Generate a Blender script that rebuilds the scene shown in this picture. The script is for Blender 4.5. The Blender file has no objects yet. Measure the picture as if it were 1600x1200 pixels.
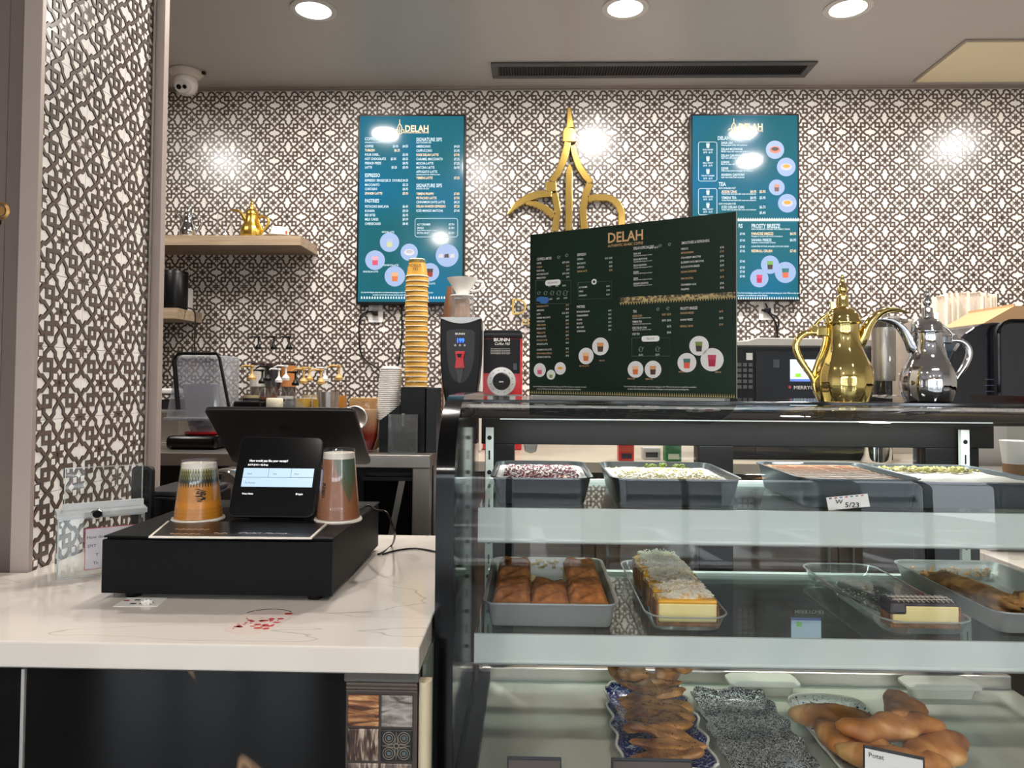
import bpy, bmesh, math, random
from mathutils import Vector, Matrix, noise
random.seed(7)
SC = bpy.context.scene
# ------------------------------------------------------------------ camera
EYE = Vector((0, 0, 1.36)); F = 1150.0; CY = 564.0
YAW, PITCH, ROLL = math.radians(1.5), math.radians(1.65), math.radians(0.4)
RM = Matrix.Rotation(YAW, 3, 'Z') @ Matrix.Rotation(math.pi/2 + PITCH, 3, 'X') @ Matrix.Rotation(ROLL, 3, 'Z')
cd = bpy.data.cameras.new('camera'); cam = bpy.data.objects.new('camera', cd)
SC.collection.objects.link(cam); SC.camera = cam
cam.matrix_world = Matrix.Translation(EYE) @ RM.to_4x4()
cd.sensor_width = 36; cd.lens = F/1600*36; cd.shift_y = (CY-600)/1600; cd.clip_start = 0.05
# ------------------------------------------------------------------ world, exposure
SC.view_settings.view_transform = 'Standard'; SC.view_settings.look = 'None'
SC.view_settings.gamma = 1; SC.view_settings.use_curve_mapping = False
SC.view_settings.exposure = 0.53
wd = bpy.data.worlds.new('daylight'); SC.world = wd; wd.use_nodes = True
bg = wd.node_tree.nodes['Background']; bg.inputs[0].default_value = (0.86, 0.93, 1.0, 1); bg.inputs[1].default_value = 6.2
LAMP_W = 14.0
LAMP_COL = (1.0, 0.95, 0.89)
SC.cycles.use_denoising = True
SC.cycles.max_bounces = 10; SC.cycles.transparent_max_bounces = 24; SC.cycles.glossy_bounces = 5; SC.cycles.diffuse_bounces = 4
SC.cycles.sample_clamp_indirect = 6; SC.cycles.caustics_reflective = False; SC.cycles.caustics_refractive = False

# ------------------------------------------------------------------ photo rays -> world points
def ray(px, py): return RM @ Vector(((px-800)/F, (CY-py)/F, -1))
def W(px, py, Y):
    d = ray(px, py); return EYE + d*(Y/d.y)
def WZ(px, py, Z):
    d = ray(px, py); return EYE + d*((Z-EYE.z)/d.z)
def WX(px, py, X):
    d = ray(px, py); return EYE + d*(X/d.x)
def WP(px, py, p, n):
    d = ray(px, py); return EYE + d*((p-EYE).dot(n)/d.dot(n))
# ------------------------------------------------------------------ materials
def lin(c): return tuple(((v/255)/12.92 if v/255 <= .04045 else ((v/255+.055)/1.055)**2.4) for v in c)
MATS = {}
def mat(name, col=(200,200,200), rough=.5, metal=0, spec=.5, emit=None, es=1, coat=0, fn=None, alpha=None):
    if name in MATS: return MATS[name]
    m = bpy.data.materials.new(name); m.use_nodes = True; nt = m.node_tree; b = nt.nodes['Principled BSDF']
    b.inputs['Base Color'].default_value = (*lin(col), 1); b.inputs['Roughness'].default_value = rough
    b.inputs['Metallic'].default_value = metal; b.inputs['Specular IOR Level'].default_value = spec
    b.inputs['Coat Weight'].default_value = coat; b.inputs['Coat Roughness'].default_value = .05
    if emit:
        b.inputs['Emission Color'].default_value = (*lin(emit), 1); b.inputs['Emission Strength'].default_value = es
    if fn: fn(nt, b)
    MATS[name] = m; return m
def N(nt, t, **k):
    n = nt.nodes.new(t)
    for a, v in k.items():
        if a.startswith('i_'):
            key = a[2:]; key = int(key) if key.isdigit() else key.replace('_', ' ')
            n.inputs[key].default_value = v
        else: setattr(n, a, v)
    return n
def coords(nt, scale=(1,1,1), rot=(0,0,0)):
    t = N(nt, 'ShaderNodeTexCoord'); mp = N(nt, 'ShaderNodeMapping')
    mp.inputs['Scale'].default_value = scale; mp.inputs['Rotation'].default_value = rot
    nt.links.new(t.outputs['Object'], mp.inputs[0]); return mp.outputs[0]
def ramp(nt, src, stops):
    r = N(nt, 'ShaderNodeValToRGB'); cr = r.color_ramp
    while len(cr.elements) < len(stops): cr.elements.new(.5)
    for e, (p, c) in zip(cr.elements, stops): e.position = p; e.color = (*lin(c), 1)
    nt.links.new(src, r.inputs[0]); return r.outputs[0]
def noisy(c1, c2, scale=8, sc=(1,1,1), detail=4, lo=.35, hi=.65, bump=0, dist=0):
    def fn(nt, b):
        n = N(nt, 'ShaderNodeTexNoise', i_Scale=scale, i_Detail=detail, i_Distortion=dist)
        nt.links.new(coords(nt, sc), n.inputs[0])
        nt.links.new(ramp(nt, n.outputs[0], [(lo, c1), (hi, c2)]), b.inputs['Base Color'])
        if bump:
            bp = N(nt, 'ShaderNodeBump', i_Strength=bump, i_Distance=.003); nt.links.new(n.outputs[0], bp.inputs['Height'])
            nt.links.new(bp.outputs[0], b.inputs['Normal'])
    return fn
def bumpy(scale, strength, sc=(1,1,1), dist=.002):
    def fn(nt, b):
        n = N(nt, 'ShaderNodeTexNoise', i_Scale=scale, i_Detail=3); nt.links.new(coords(nt, sc), n.inputs[0])
        bp = N(nt, 'ShaderNodeBump', i_Strength=strength, i_Distance=dist); nt.links.new(n.outputs[0], bp.inputs['Height'])
        nt.links.new(bp.outputs[0], b.inputs['Normal'])
    return fn
def glass(name, tint=(255,255,255), ior=1.45, rough=0.0, boost=0.0, haze=0.0):
    if name in MATS: return MATS[name]
    m = bpy.data.materials.new(name); m.use_nodes = True; nt = m.node_tree
    for n in list(nt.nodes):
        if n.type == 'BSDF_PRINCIPLED': nt.nodes.remove(n)
    out = nt.nodes['Material Output']
    tr = N(nt, 'ShaderNodeBsdfTransparent'); tr.inputs[0].default_value = (*lin(tint), 1)
    gl = N(nt, 'ShaderNodeBsdfGlossy'); gl.inputs['Roughness'].default_value = rough
    fr = N(nt, 'ShaderNodeFresnel'); ge = N(nt, 'ShaderNodeNewGeometry'); mr = N(nt, 'ShaderNodeMapRange')   # same index from both sides of a thin sheet
    mr.inputs['To Min'].default_value = ior; mr.inputs['To Max'].default_value = 1/ior
    nt.links.new(ge.outputs['Backfacing'], mr.inputs[0]); nt.links.new(mr.outputs[0], fr.inputs[0])
    ad = N(nt, 'ShaderNodeMath', operation='ADD', use_clamp=True); ad.inputs[1].default_value = boost
    nt.links.new(fr.outputs[0], ad.inputs[0])
    mx = N(nt, 'ShaderNodeMixShader'); nt.links.new(ad.outputs[0], mx.inputs[0])
    nt.links.new(tr.outputs[0], mx.inputs[1]); nt.links.new(gl.outputs[0], mx.inputs[2])
    last = mx
    if haze:
        df = N(nt, 'ShaderNodeBsdfDiffuse'); df.inputs[0].default_value = (.8,.82,.82,1)
        m2 = N(nt, 'ShaderNodeMixShader'); m2.inputs[0].default_value = haze
        nt.links.new(mx.outputs[0], m2.inputs[1]); nt.links.new(df.outputs[0], m2.inputs[2]); last = m2
    nt.links.new(last.outputs[0], out.inputs[0]); MATS[name] = m; return m

def marble_fn(nt, b):
    v = coords(nt, (.55,2.0,.35), (0,0,.35))
    n = N(nt, 'ShaderNodeTexNoise', i_Scale=2.2, i_Detail=4, i_Distortion=.3); nt.links.new(v, n.inputs[0])
    a = N(nt, 'ShaderNodeMath', operation='SUBTRACT'); a.inputs[1].default_value = .5; nt.links.new(n.outputs[0], a.inputs[0])
    ab = N(nt, 'ShaderNodeMath', operation='ABSOLUTE'); nt.links.new(a.outputs[0], ab.inputs[0])
    n2 = N(nt, 'ShaderNodeTexNoise', i_Scale=3.0, i_Detail=3); nt.links.new(v, n2.inputs[0])
    vein = ramp(nt, ab.outputs[0], [(0, (186,178,170)), (.0025, (228,219,208))])
    base = ramp(nt, n2.outputs[0], [(.3, (222,212,202)), (.6, (232,224,214))])
    mx = N(nt, 'ShaderNodeMix', data_type='RGBA', blend_type='DARKEN'); mx.inputs[0].default_value = .9
    nt.links.new(base, mx.inputs[6]); nt.links.new(vein, mx.inputs[7]); nt.links.new(mx.outputs[2], b.inputs['Base Color'])
def blackmarble_fn(nt, b):
    v = coords(nt, (1,1,.6), (0,.7,0))
    n = N(nt, 'ShaderNodeTexNoise', i_Scale=1.5, i_Detail=5, i_Distortion=.5); nt.links.new(v, n.inputs[0])
    a = N(nt, 'ShaderNodeMath', operation='SUBTRACT'); a.inputs[1].default_value = .57; nt.links.new(n.outputs[0], a.inputs[0])
    ab = N(nt, 'ShaderNodeMath', operation='ABSOLUTE'); nt.links.new(a.outputs[0], ab.inputs[0])
    nt.links.new(ramp(nt, ab.outputs[0], [(0, (150,120,90)), (.004, (14,14,14))]), b.inputs['Base Color'])
def floor_fn(nt, b):
    br = N(nt, 'ShaderNodeTexBrick', offset=0.0, i_Scale=1.0); br.inputs['Brick Width'].default_value = .6; br.inputs['Row Height'].default_value = .6
    br.inputs['Mortar Size'].default_value = .012; br.inputs['Color1'].default_value = (.055,.052,.05,1); br.inputs['Color2'].default_value = (.065,.062,.06,1); br.inputs['Mortar'].default_value = (.008,.008,.008,1)
    nt.links.new(coords(nt), br.inputs[0]); nt.links.new(br.outputs[0], b.inputs['Base Color'])
def woodfn(c1, c2, sc, scale=5):
    return noisy(c1, c2, scale, sc, 6, .35, .65, dist=.8)

white_tile = mat('glazed white tile', (246,241,234), .22, spec=.6)
brown_strap = mat('brown strapwork glaze', (96,82,73), .25, spec=.55)
dark_strap = mat('dark strap edge', (34,27,24), .35)
ceil_m = mat('taupe gloss ceiling', (200,196,193), .3, spec=.4)
taupe = mat('taupe metal trim', (172,158,150), .4, metal=.2, fn=bumpy(300,.05))
taupe_dk = mat('dark taupe panel', (112,98,92), .45)
quartz = mat('white quartz', rough=.10, spec=.5, fn=marble_fn)
blk_marble = mat('black marble', rough=.06, spec=.28, fn=blackmarble_fn)
floor_m = mat('floor tile', rough=.2, fn=floor_fn)
plain_wall = mat('plain painted wall', (196,190,182), .6)
black = mat('black plastic', (11,11,12), .35, spec=.3)
black_gl = mat('gloss black', (8,8,9), .08, spec=.5)
black_soft = mat('soft black metal', (12,12,13), .5, spec=.14, fn=bumpy(400,.04))
grey_dk = mat('dark grey', (44,44,46), .4, spec=.3)
white_pl = mat('white plastic', (232,230,226), .3)
steel = mat('brushed stainless', (204,198,190), .33, metal=1, fn=bumpy(60,.06,(1,1,25)))
chrome = mat('chrome', (225,225,228), .03, metal=1)
goldm = mat('polished gold', (248,222,142), .06, metal=1)
gold_sat = mat('satin gold', (226,184,84), .28, metal=1)
gold_sign = mat('brushed gold sign', (206,170,92), .2, metal=1)
clear = glass('clear glass'); clear2 = glass('clear plastic', (246,247,248), 1.4, .02, .01, .05)
case_glass = glass('case glass', (250,251,250), 1.40, 0, 0)
smoke = glass('smoked plastic', (110,108,118), 1.5, .02, .03)
hazy = glass('hazy polycarbonate', (216,216,226), 1.5, .05, .03, .22)
shelf_wood = mat('oak shelf laminate', rough=.45, fn=woodfn((150,128,104),(176,154,128),(.6,8,14)))
red = mat('red enamel', (190,16,26), .25, coat=.4)
redp = mat('red plastic', (205,50,60), .3)
paper = mat('white paper', (236,234,230), .7)
cream = mat('cream trim', (214,200,168), .4)
ink = mat('dark ink', (30,28,28), .6)
sealant = mat('grey sealant', (92,88,84), .7, fn=bumpy(200,.4))

# ------------------------------------------------------------------ mesh builder
class MB:
    def __init__(s, T=None): s.v = []; s.f = []; s.m = []; s.T = T
    def add(s, vs, fs, mi=0):
        o = len(s.v)
        s.v += [(s.T @ Vector(p) if s.T else Vector(p)) for p in vs]
        s.f += [tuple(i+o for i in f) for f in fs]; s.m += [mi]*len(fs); return s
    def box(s, x0,x1,y0,y1,z0,z1, mi=0):
        vs = [(x,y,z) for z in (z0,z1) for y in (y0,y1) for x in (x0,x1)]
        return s.add(vs, [(0,2,3,1),(4,5,7,6),(0,1,5,4),(2,6,7,3),(0,4,6,2),(1,3,7,5)], mi)
    def hexa(s, q0, q1, mi=0):   # two quads with the same order, bottom and top
        return s.add(list(q0)+list(q1), [(3,2,1,0),(4,5,6,7)]+[(i,(i+1)%4,4+(i+1)%4,4+i) for i in range(4)], mi)
    def lathe(s, prof, c=(0,0,0), n=32, mi=0, a0=0, a1=2*math.pi, sx=1, sy=1, lobe=None):
        full = abs(a1-a0-2*math.pi) < 1e-6; k = n if full else n+1; vs = []; fs = []
        for j,(r,z) in enumerate(prof):
            for i in range(k):
                a = a0+(a1-a0)*i/n; rr = r*(lobe(a,z) if lobe else 1)
                vs.append((c[0]+rr*math.cos(a)*sx, c[1]+rr*math.sin(a)*sy, c[2]+z))
        for j in range(len(prof)-1):
            for i in range(n if full else n):
                i2 = (i+1) % k; fs.append((j*k+i, j*k+i2, (j+1)*k+i2, (j+1)*k+i))
        return s.add(vs, fs, mi)
    def prism(s, poly, ax, a, b, mi=0):   # poly of 2D points, extruded along axis ax from a to b
        def p3(p, t):
            return {'x':(t,p[0],p[1]), 'y':(p[0],t,p[1]), 'z':(p[0],p[1],t)}[ax]
        n = len(poly); vs = [p3(p,a) for p in poly]+[p3(p,b) for p in poly]
        return s.add(vs, [tuple(range(n))[::-1], tuple(range(n,2*n))]+[(i,(i+1)%n,n+(i+1)%n,n+i) for i in range(n)], mi)
    def tube(s, pts, r, n=8, mi=0, cap=True):
        pts = [Vector(p) for p in pts]; rs = r if isinstance(r,(list,tuple)) else [r]*len(pts); vs = []; fs = []; up = None
        for i,p in enumerate(pts):
            t = (pts[min(i+1,len(pts)-1)]-pts[max(i-1,0)]).normalized()
            if up is None:
                up = Vector((0,0,1)) if abs(t.z) < .9 else Vector((1,0,0))
            x = t.cross(up).normalized(); y = x.cross(t).normalized(); up = y
            for k in range(n):
                a = 2*math.pi*k/n; vs.append(p+(x*math.cos(a)+y*math.sin(a))*rs[i])
        for i in range(len(pts)-1):
            for k in range(n): fs.append((i*n+k, i*n+(k+1)%n, (i+1)*n+(k+1)%n, (i+1)*n+k))
        if cap: fs += [tuple(range(n))[::-1], tuple(range((len(pts)-1)*n, len(pts)*n))]
        return s.add(vs, fs, mi)
    def disc(s, c, r, n=24, ax='y', mi=0, sx=1, t=0.0):
        vs = []
        for i in range(n):
            a = 2*math.pi*i/n; u, w = r*math.cos(a)*sx, r*math.sin(a)
            vs.append({'y':(c[0]+u,c[1],c[2]+w),'z':(c[0]+u,c[1]+w,c[2]),'x':(c[0],c[1]+u,c[2]+w)}[ax])
        return s.add(vs, [tuple(range(n))], mi)
    def blob(s, c, r, mi=0, nu=16, nv=10, amp=.15, fr=2.0, seed=0, rot=None):
        vs = []; fs = []; c = Vector(c)
        for j in range(nv+1):
            th = math.pi*j/nv
            for i in range(nu):
                a = 2*math.pi*i/nu; d = Vector((math.sin(th)*math.cos(a), math.sin(th)*math.sin(a), math.cos(th)))
                k = 1+amp*noise.noise(d*fr+Vector((seed*3.1,seed*1.7,seed)))
                p = Vector((d.x*r[0]*k, d.y*r[1]*k, d.z*r[2]*k))
                if rot: p = rot @ p
                vs.append(c+p)
        for j in range(nv):
            for i in range(nu): fs.append((j*nu+i, (j+1)*nu+i, (j+1)*nu+(i+1)%nu, j*nu+(i+1)%nu))
        return s.add(vs, fs, mi)
    def build(s, name, mats, parent=None, smooth=False, bevel=0, sub=0, kind=None, label=None, seg=2, fixn=True):
        me = bpy.data.meshes.new(name); off = Vector((0,0,0)); p = parent
        while p is not None: off += p.location; p = p.parent
        me.from_pydata([v-off for v in s.v], [], s.f)
        if not isinstance(mats,(list,tuple)): mats = [mats]
        for m in mats: me.materials.append(m)
        me.polygons.foreach_set('material_index', s.m)
        if fixn:
            bm = bmesh.new(); bm.from_mesh(me); bmesh.ops.recalc_face_normals(bm, faces=bm.faces); bm.to_mesh(me); bm.free()
        if smooth:
            me.shade_smooth(); me.set_sharp_from_angle(angle=math.radians(38 if smooth is True else smooth))
        o = bpy.data.objects.new(name, me); SC.collection.objects.link(o); o.parent = parent
        if bevel:
            b = o.modifiers.new('bevel','BEVEL'); b.width = bevel; b.segments = seg; b.limit_method = 'ANGLE'; b.angle_limit = math.radians(40)
        if sub:
            b = o.modifiers.new('subdivision','SUBSURF'); b.levels = sub; b.render_levels = sub
        if kind: o['kind'] = kind
        if label: o['label'] = label
        return o
def tag(o, label, cat, group=None):
    o['label'] = label; o['category'] = cat
    if group: o['group'] = group
    return o
def thing(name, label, cat, loc=(0,0,0), group=None):
    o = bpy.data.objects.new(name, None); SC.collection.objects.link(o); o.location = loc; o.empty_display_size = .05
    return tag(o, label, cat, group)
def dup(o, loc=None, rz=None, label=None, group=None, parent=None, scale=None):
    c = o.copy(); SC.collection.objects.link(c)
    if parent is not None: c.parent = parent
    for ch in list(o.children): dup(ch, parent=c)
    if loc is not None: c.location = loc
    if rz is not None: c.rotation_euler = (0,0,rz)
    if scale is not None: c.scale = (scale,)*3
    if label: c['label'] = label
    if group: c['group'] = group
    return c
def rrect(x0,x1,z0,z1,r,n=5):
    out = []
    for cx,cz,a in ((x1-r,z1-r,0),(x0+r,z1-r,90),(x0+r,z0+r,180),(x1-r,z0+r,270)):
        for i in range(n+1):
            t = math.radians(a+90*i/n); out.append((cx+r*math.cos(t), cz+r*math.sin(t)))
    return out
TEXTN = [0]
def text(body, pos, h, m, parent, rz=0.0, align='LEFT', sx=.8, flat=False, name='lettering', shear=0, ls=1.0, bold=0.0, rx=None, extr=0.0):
    cu = bpy.data.curves.new(name, 'FONT'); cu.body = body; cu.size = h/.73; cu.align_x = align; cu.space_line = ls; cu.shear = shear
    cu.offset = bold*h/.73; cu.resolution_u = 2; cu.extrude = extr
    cu.materials.append(m); o = bpy.data.objects.new(name, cu); SC.collection.objects.link(o)
    off = Vector((0,0,0)); p = parent
    while p is not None: off += p.location; p = p.parent
    o.parent = parent; o.location = Vector(pos)-off
    o.rotation_euler = ((0 if flat else math.pi/2) if rx is None else rx, 0, rz); o.scale = (sx,1,1)
    TXT.append(o); return o
TXT = []
def bake_text():     # turn the lettering into plain meshes
    bpy.context.view_layer.update(); dg = bpy.context.evaluated_depsgraph_get()
    for o in TXT:
        me = bpy.data.meshes.new_from_object(o.evaluated_get(dg)); n = bpy.data.objects.new('lettering', me)
        SC.collection.objects.link(n); n.parent = o.parent; n.location = o.location; n.rotation_euler = o.rotation_euler; n.scale = o.scale
        bpy.data.objects.remove(o)
# ================================================================== STRUCTURE
YW = 3.9                      # back wall face
ZC = W(800, 136, YW).z        # ceiling
TS = .1512                    # wall tile pitch
def struct(o): o['kind'] = 'structure'; return o
struct(MB().box(-4.2,4.6,-4.6,4.0,-.05,0).build('floor', floor_m))
struct(MB().box(-4.2,4.6,-4.6,4.0,ZC,ZC+.05).build('ceiling', ceil_m))
wb = struct(MB().box(-4.2,4.6,YW+.006,YW+.1,0,ZC).build('wall_back', plain_wall))
struct(MB().box(4.5,4.6,-4.6,4.0,0,ZC).build('wall_right', plain_wall))
struct(MB().box(-4.3,-4.2,-4.6,4.0,0,ZC).build('wall_far_left', plain_wall))
# storefront behind the camera: sill, header and piers, daylight comes in between them
m = MB().box(-4.2,4.6,-4.6,-4.5,0,.12).box(-4.2,4.6,-4.6,-4.5,2.62,ZC)
for x in (-4.2,-1.9,.5,2.7,4.3): m.box(x,x+.3,-4.6,-4.5,.12,2.62)
struct(m.build('wall_front', plain_wall))
wf = MB()
for x0,x1 in ((-3.9,-1.9),(-1.6,.5),(.8,2.7),(3.0,4.3)):
    k = 3 if x1-x0 > 1.5 else 2
    for i in range(k+1):
        x = x0+(x1-x0)*i/k; wf.box(x-.03,x+.03,-4.58,-4.52,.12,2.62)
    wf.box(x0,x1,-4.575,-4.525,1.98,2.05)
struct(wf.build('window_1', black))
struct(MB().box(-9,9,-16,-4.62,-.12,-.06).build('ground_outside', mat('pavement grey',(128,126,124),.8)))
m = MB()      # white ground lines added to streak the reflections; pale slatted front across the street
for i in range(9): m.box(-8+2.0*i,-7.8+2.0*i,-10.5,-6.2,-.0598,-.055)
for k in range(3): m.box(-9,9,-6.1-2.2*k,-5.8-2.2*k,-.0598,-.055)
struct(m.build('added_ground_lines', mat('added line white',(236,234,230),.6)))
fc = MB().box(-9,9,-15.4,-15,-.06,4.2,0)
for k in range(12): fc.box(-8.8,8.8,-15,-14.9,.25+.32*k,.37+.32*k,1)
for k in range(7): fc.box(-8.6+2.6*k,-8.2+2.6*k,-14.99,-14.86,-.06,4.2,0)
struct(fc.build('facade_outside', [mat('pale facade',(214,216,218),.7), mat('facade slat',(60,70,80),.5)]))

# ---- interlaced strapwork tile, one mesh shared by every tile
def tile_mesh():
    bm = bmesh.new(); H = TS/2; HB, HT = .0006, .0017
    def quad(ps, mi):
        vs = [bm.verts.new((x*H, -z, y*H)) for (x,y,z) in ps]; f = bm.faces.new(vs); f.material_index = mi
    quad([(-1,-1,0),(1,-1,0),(1,1,0),(-1,1,0)], 0)
    def strap(pts, w, wi, top):
        pts = [Vector(p) for p in pts]; n = len(pts); offs = []
        for i in range(n):
            d0 = (pts[i]-pts[i-1]).normalized() if i else (pts[1]-pts[0]).normalized()
            d1 = (pts[i+1]-pts[i]).normalized() if i < n-1 else d0
            n0 = Vector((-d0.y,d0.x)); n1 = Vector((-d1.y,d1.x)); mm = (n0+n1).normalized(); offs.append(mm/max(.35,mm.dot(n0)))
        for i in range(n-1):
            for a,b,za,zb,mi in ((w,wi,.0001,top,2),(wi,-wi,top,top,1),(-wi,-w,top,.0001,2)):
                p,q = pts[i],pts[i+1]; o,r = offs[i],offs[i+1]
                quad([(*(p+o*a),za),(*(p+o*b),zb),(*(q+r*b),zb),(*(q+r*a),za)], mi)
    P1 = [(.25,1.13),(.635,.815),(.635,.365),(.14,.365),(0,.5),(-.205,.73),(-.205,.85),(-.55,1.14)]
    for k,(sx,sy) in enumerate(((1,1),(-1,1),(1,-1),(-1,-1))):
        strap([(x*sx,y*sy) for x,y in P1], .066, .052, HT+.0001*k)
        strap([(y*sx,x*sy) for x,y in P1], .066, .052, HT+.00005+.0001*((k+2)%4))
    for cx in (-1,0,1):
        for cy in (-1,0,1):
            if (cx == 0) != (cy == 0): continue
            quad([(cx-.295,cy-.295,.0003),(cx+.295,cy-.295,.0003),(cx+.295,cy+.295,.0003),(cx-.295,cy+.295,.0003)], 1)
            for a in (-1,1):
                for b in (-1,1):
                    x,y = cx+a*.182, cy+b*.182; q = .080
                    quad([(x-q,y-q,.0006),(x+q,y-q,.0006),(x+q,y+q,.0006),(x-q,y+q,.0006)], 0)
                x,y = cx+a*.305, cy; quad([(x-.1,y,.0007),(x,y-.085,.0007),(x+.1,y,.0007),(x,y+.085,.0007)], 0)
                x,y = cx, cy+a*.305; quad([(x-.085,y,.0007),(x,y-.1,.0007),(x+.085,y,.0007),(x,y+.1,.0007)], 0)
            # dark creases between the petals of the star
            for i in range(8):
                t = math.pi/4*i+.0; c,s_ = math.cos(t), math.sin(t); L = .2 if i%2 == 0 else .11
                quad([(cx-s_*.010,cy+c*.010,.0005),(cx+s_*.010,cy-c*.010,.0005),(cx+c*L+s_*.004,cy+s_*L-c*.004,.0005),(cx+c*L-s_*.004,cy+s_*L+c*.004,.0005)], 2)
    e = H-.0005
    for co,no in (((e,0,0),(1,0,0)),((-e,0,0),(-1,0,0)),((0,0,e),(0,0,1)),((0,0,-e),(0,0,-1))):
        bmesh.ops.bisect_plane(bm, geom=bm.verts[:]+bm.edges[:]+bm.faces[:], plane_co=co, plane_no=no, clear_outer=True)
    for f in bm.faces:
        f.normal_update()
        if f.normal.y > 0: f.normal_flip()
    # side skirts of the tile body
    for a,b in (((-e,-e),(e,-e)),((e,-e),(e,e)),((e,e),(-e,e)),((-e,e),(-e,-e))):
        vs = [bm.verts.new(p) for p in ((a[0],0,a[1]),(a[0],.006,a[1]),(b[0],.006,b[1]),(b[0],0,b[1]))]; f = bm.faces.new(vs); f.material_index = 0
    me = bpy.data.meshes.new('tile')
    for mm in (white_tile, brown_strap, dark_strap): me.materials.append(mm)
    bm.to_mesh(me); bm.free(); return me
TM = tile_mesh()
x0 = W(297.3, 300, YW).x; z0 = W(800, 185.5, YW).z
cells = []
for i in range(-8, 30):
    for j in range(-1, 15):
        cx = x0+(i+.5)*TS; cz = z0-(j+.5)*TS
        if cx < -2.2 or cx > 3.1: continue
        if cz < .95: continue
        hid = (W(566,300,YW).x < cx-TS/2 and cx+TS/2 < W(720,300,YW).x and W(800,185,YW).z > cz+TS/2 and cz-TS/2 > W(800,470,YW).z) or \
              (W(1085,300,YW).x < cx-TS/2 and cx+TS/2 < W(1245,300,YW).x and W(800,185,YW).z > cz+TS/2 and cz-TS/2 > W(800,470,YW).z) or \
              (W(830,400,YW).x < cx-TS/2 and cx+TS/2 < W(1148,400,YW).x and cz+TS/2 < W(900,375,YW).z)
        top = j == -1
        vis = not hid and -1.95 < cx < 2.72 and cz > 1.36-.05
        cells.append((0 if (vis and not top) else 1, -cx, cx, cz, top))
cells.sort()
struct_t = []
rest = MB()
tv = [v.co.copy() for v in TM.vertices]; tf = [(tuple(p.vertices), p.material_index) for p in TM.polygons]
for k,(a,_,cx,cz,top) in enumerate(cells):
    if k < 300 and not a and not top:
        o = bpy.data.objects.new('tile', TM); SC.collection.objects.link(o); o.parent = wb; o.location = (cx, YW, cz)
    else:
        off = len(rest.v); zc = ZC-.002
        for v in tv:
            rest.v.append(Vector((v.x+cx, v.y+YW, min(v.z+cz, zc))))
        for f,mi in tf: rest.f.append(tuple(i+off for i in f)); rest.m.append(mi)
rest.build('tile_field', [white_tile, brown_strap, dark_strap], wb, kind='stuff', fixn=False)
# crown line where wall meets ceiling
struct(MB().box(-4.2,4.5,YW-.012,YW+.005,ZC-.012,ZC-.0005).build('trim_1', taupe))

# ---- left partition with tiles, corner post and end face
XL = -1.0; Y0, Y1 = 1.46, 1.90
wl = struct(MB().box(XL-.1,XL-.007,Y0+.04,Y1+.01,0,ZC).box(XL-.034,XL-.007,Y0+.002,Y0+.04,0,ZC).build('wall_left', taupe_dk))
zb = .977
for i in range(3):
    for j in range(12):
        o = bpy.data.objects.new('tile', TM); SC.collection.objects.link(o); o.parent = wl
        o.location = (XL, Y0+(i+.5)*.15, WX(177,549,XL).z+TS*(j-3.5)); o.rotation_euler = (0,0,math.pi/2); o.scale = (.15/TS,1,1)
struct(MB().box(XL-.034,XL+.004,Y0-.012,Y0,0,ZC).build('trim_2', taupe, bevel=.001))
struct(MB().box(XL-.006,XL+.030,Y1-.012,Y1+.012,0,ZC).box(XL+.0025,XL+.008,Y1-.02,Y1-.012,.978,ZC).build('trim_3', taupe, bevel=.001))
struct(MB().box(-4.2,XL-.101,1.50,1.54,0,ZC).build('wall_jamb', taupe_dk))
struct(MB().box(XL-.060,XL-.050,Y0+.028,Y0+.038,0,ZC).build('trim_4', taupe_dk))
# gilt ornament at the left frame edge
q = W(-4, 328, 1.49)
orn = thing('gilt_ornament', 'carved gilt ornament on the dark panel at the left frame edge', 'ornament', (q.x,1.51,q.z))
m = MB(); m.T = Matrix.Translation((q.x,1.51,q.z)) @ Matrix.Rotation(math.pi/2,4,'X')
m.lathe([(0,.012),(.010,.012),(.012,.006),(.014,.013),(.019,.010),(.021,0)], n=24)
m.build('rosette', mat('aged gilt',(196,150,86),.3,metal=.8), orn, smooth=True)
m = MB(); m.T = Matrix.Translation((q.x-.006,1.51,q.z-.024)) @ Matrix.Rotation(math.pi/2,4,'X')
m.lathe([(0,.010),(.008,.010),(.012,.006),(.013,0)], n=20); m.build('scroll', MATS['aged gilt'], orn, smooth=True)

# ---- ceiling lamps
lamp_lens = mat('lamp lens', (255,255,255), .5, emit=(255,246,232), es=7)
trimw = mat('white lamp trim', (225,222,218), .4)
LD = []
def downlight(x, y, label):
    t = thing('recessed_downlight', label, 'ceiling light', (x,y,ZC), 'recessed ceiling downlights')
    MB().lathe([(.070,-.0005),(.096,-.0005),(.098,-.004),(.088,-.007),(.074,-.006)], (x,y,ZC), 32).build('trim_ring', trimw, t, smooth=True)
    MB().lathe([(0,-.0045),(.074,-.0045),(.0745,-.001)], (x,y,ZC), 32).build('lens', lamp_lens, t)
    ld = bpy.data.lights.new('downlight','AREA'); ld.shape = 'DISK'; ld.size = .14; ld.energy = LAMP_W; ld.color = LAMP_COL; ld.spread = math.radians(180)
    lo = bpy.data.objects.new('downlight_glow', ld); SC.collection.objects.link(lo); lo.parent = t; lo.location = (0,0,-.009)
    return t
for px,py,lab in ((490,15,'round recessed downlight nearest the dome camera'),(977,12,'round recessed downlight in the middle above the air vent'),(1325,12,'round recessed downlight nearest the beige ceiling panel')):
    p = WZ(px,py,ZC); downlight(p.x,p.y,lab)
for k,(x,y) in enumerate(((-.42,2.35),(1.53,2.5),(2.75,2.95),(-2.2,2.63),(-1.0,-.3),(1.2,-.3),(-.6,-2.6),(1.6,-2.6))):
    downlight(x,y,'recessed downlight in the ceiling outside the picture frame')
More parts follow.
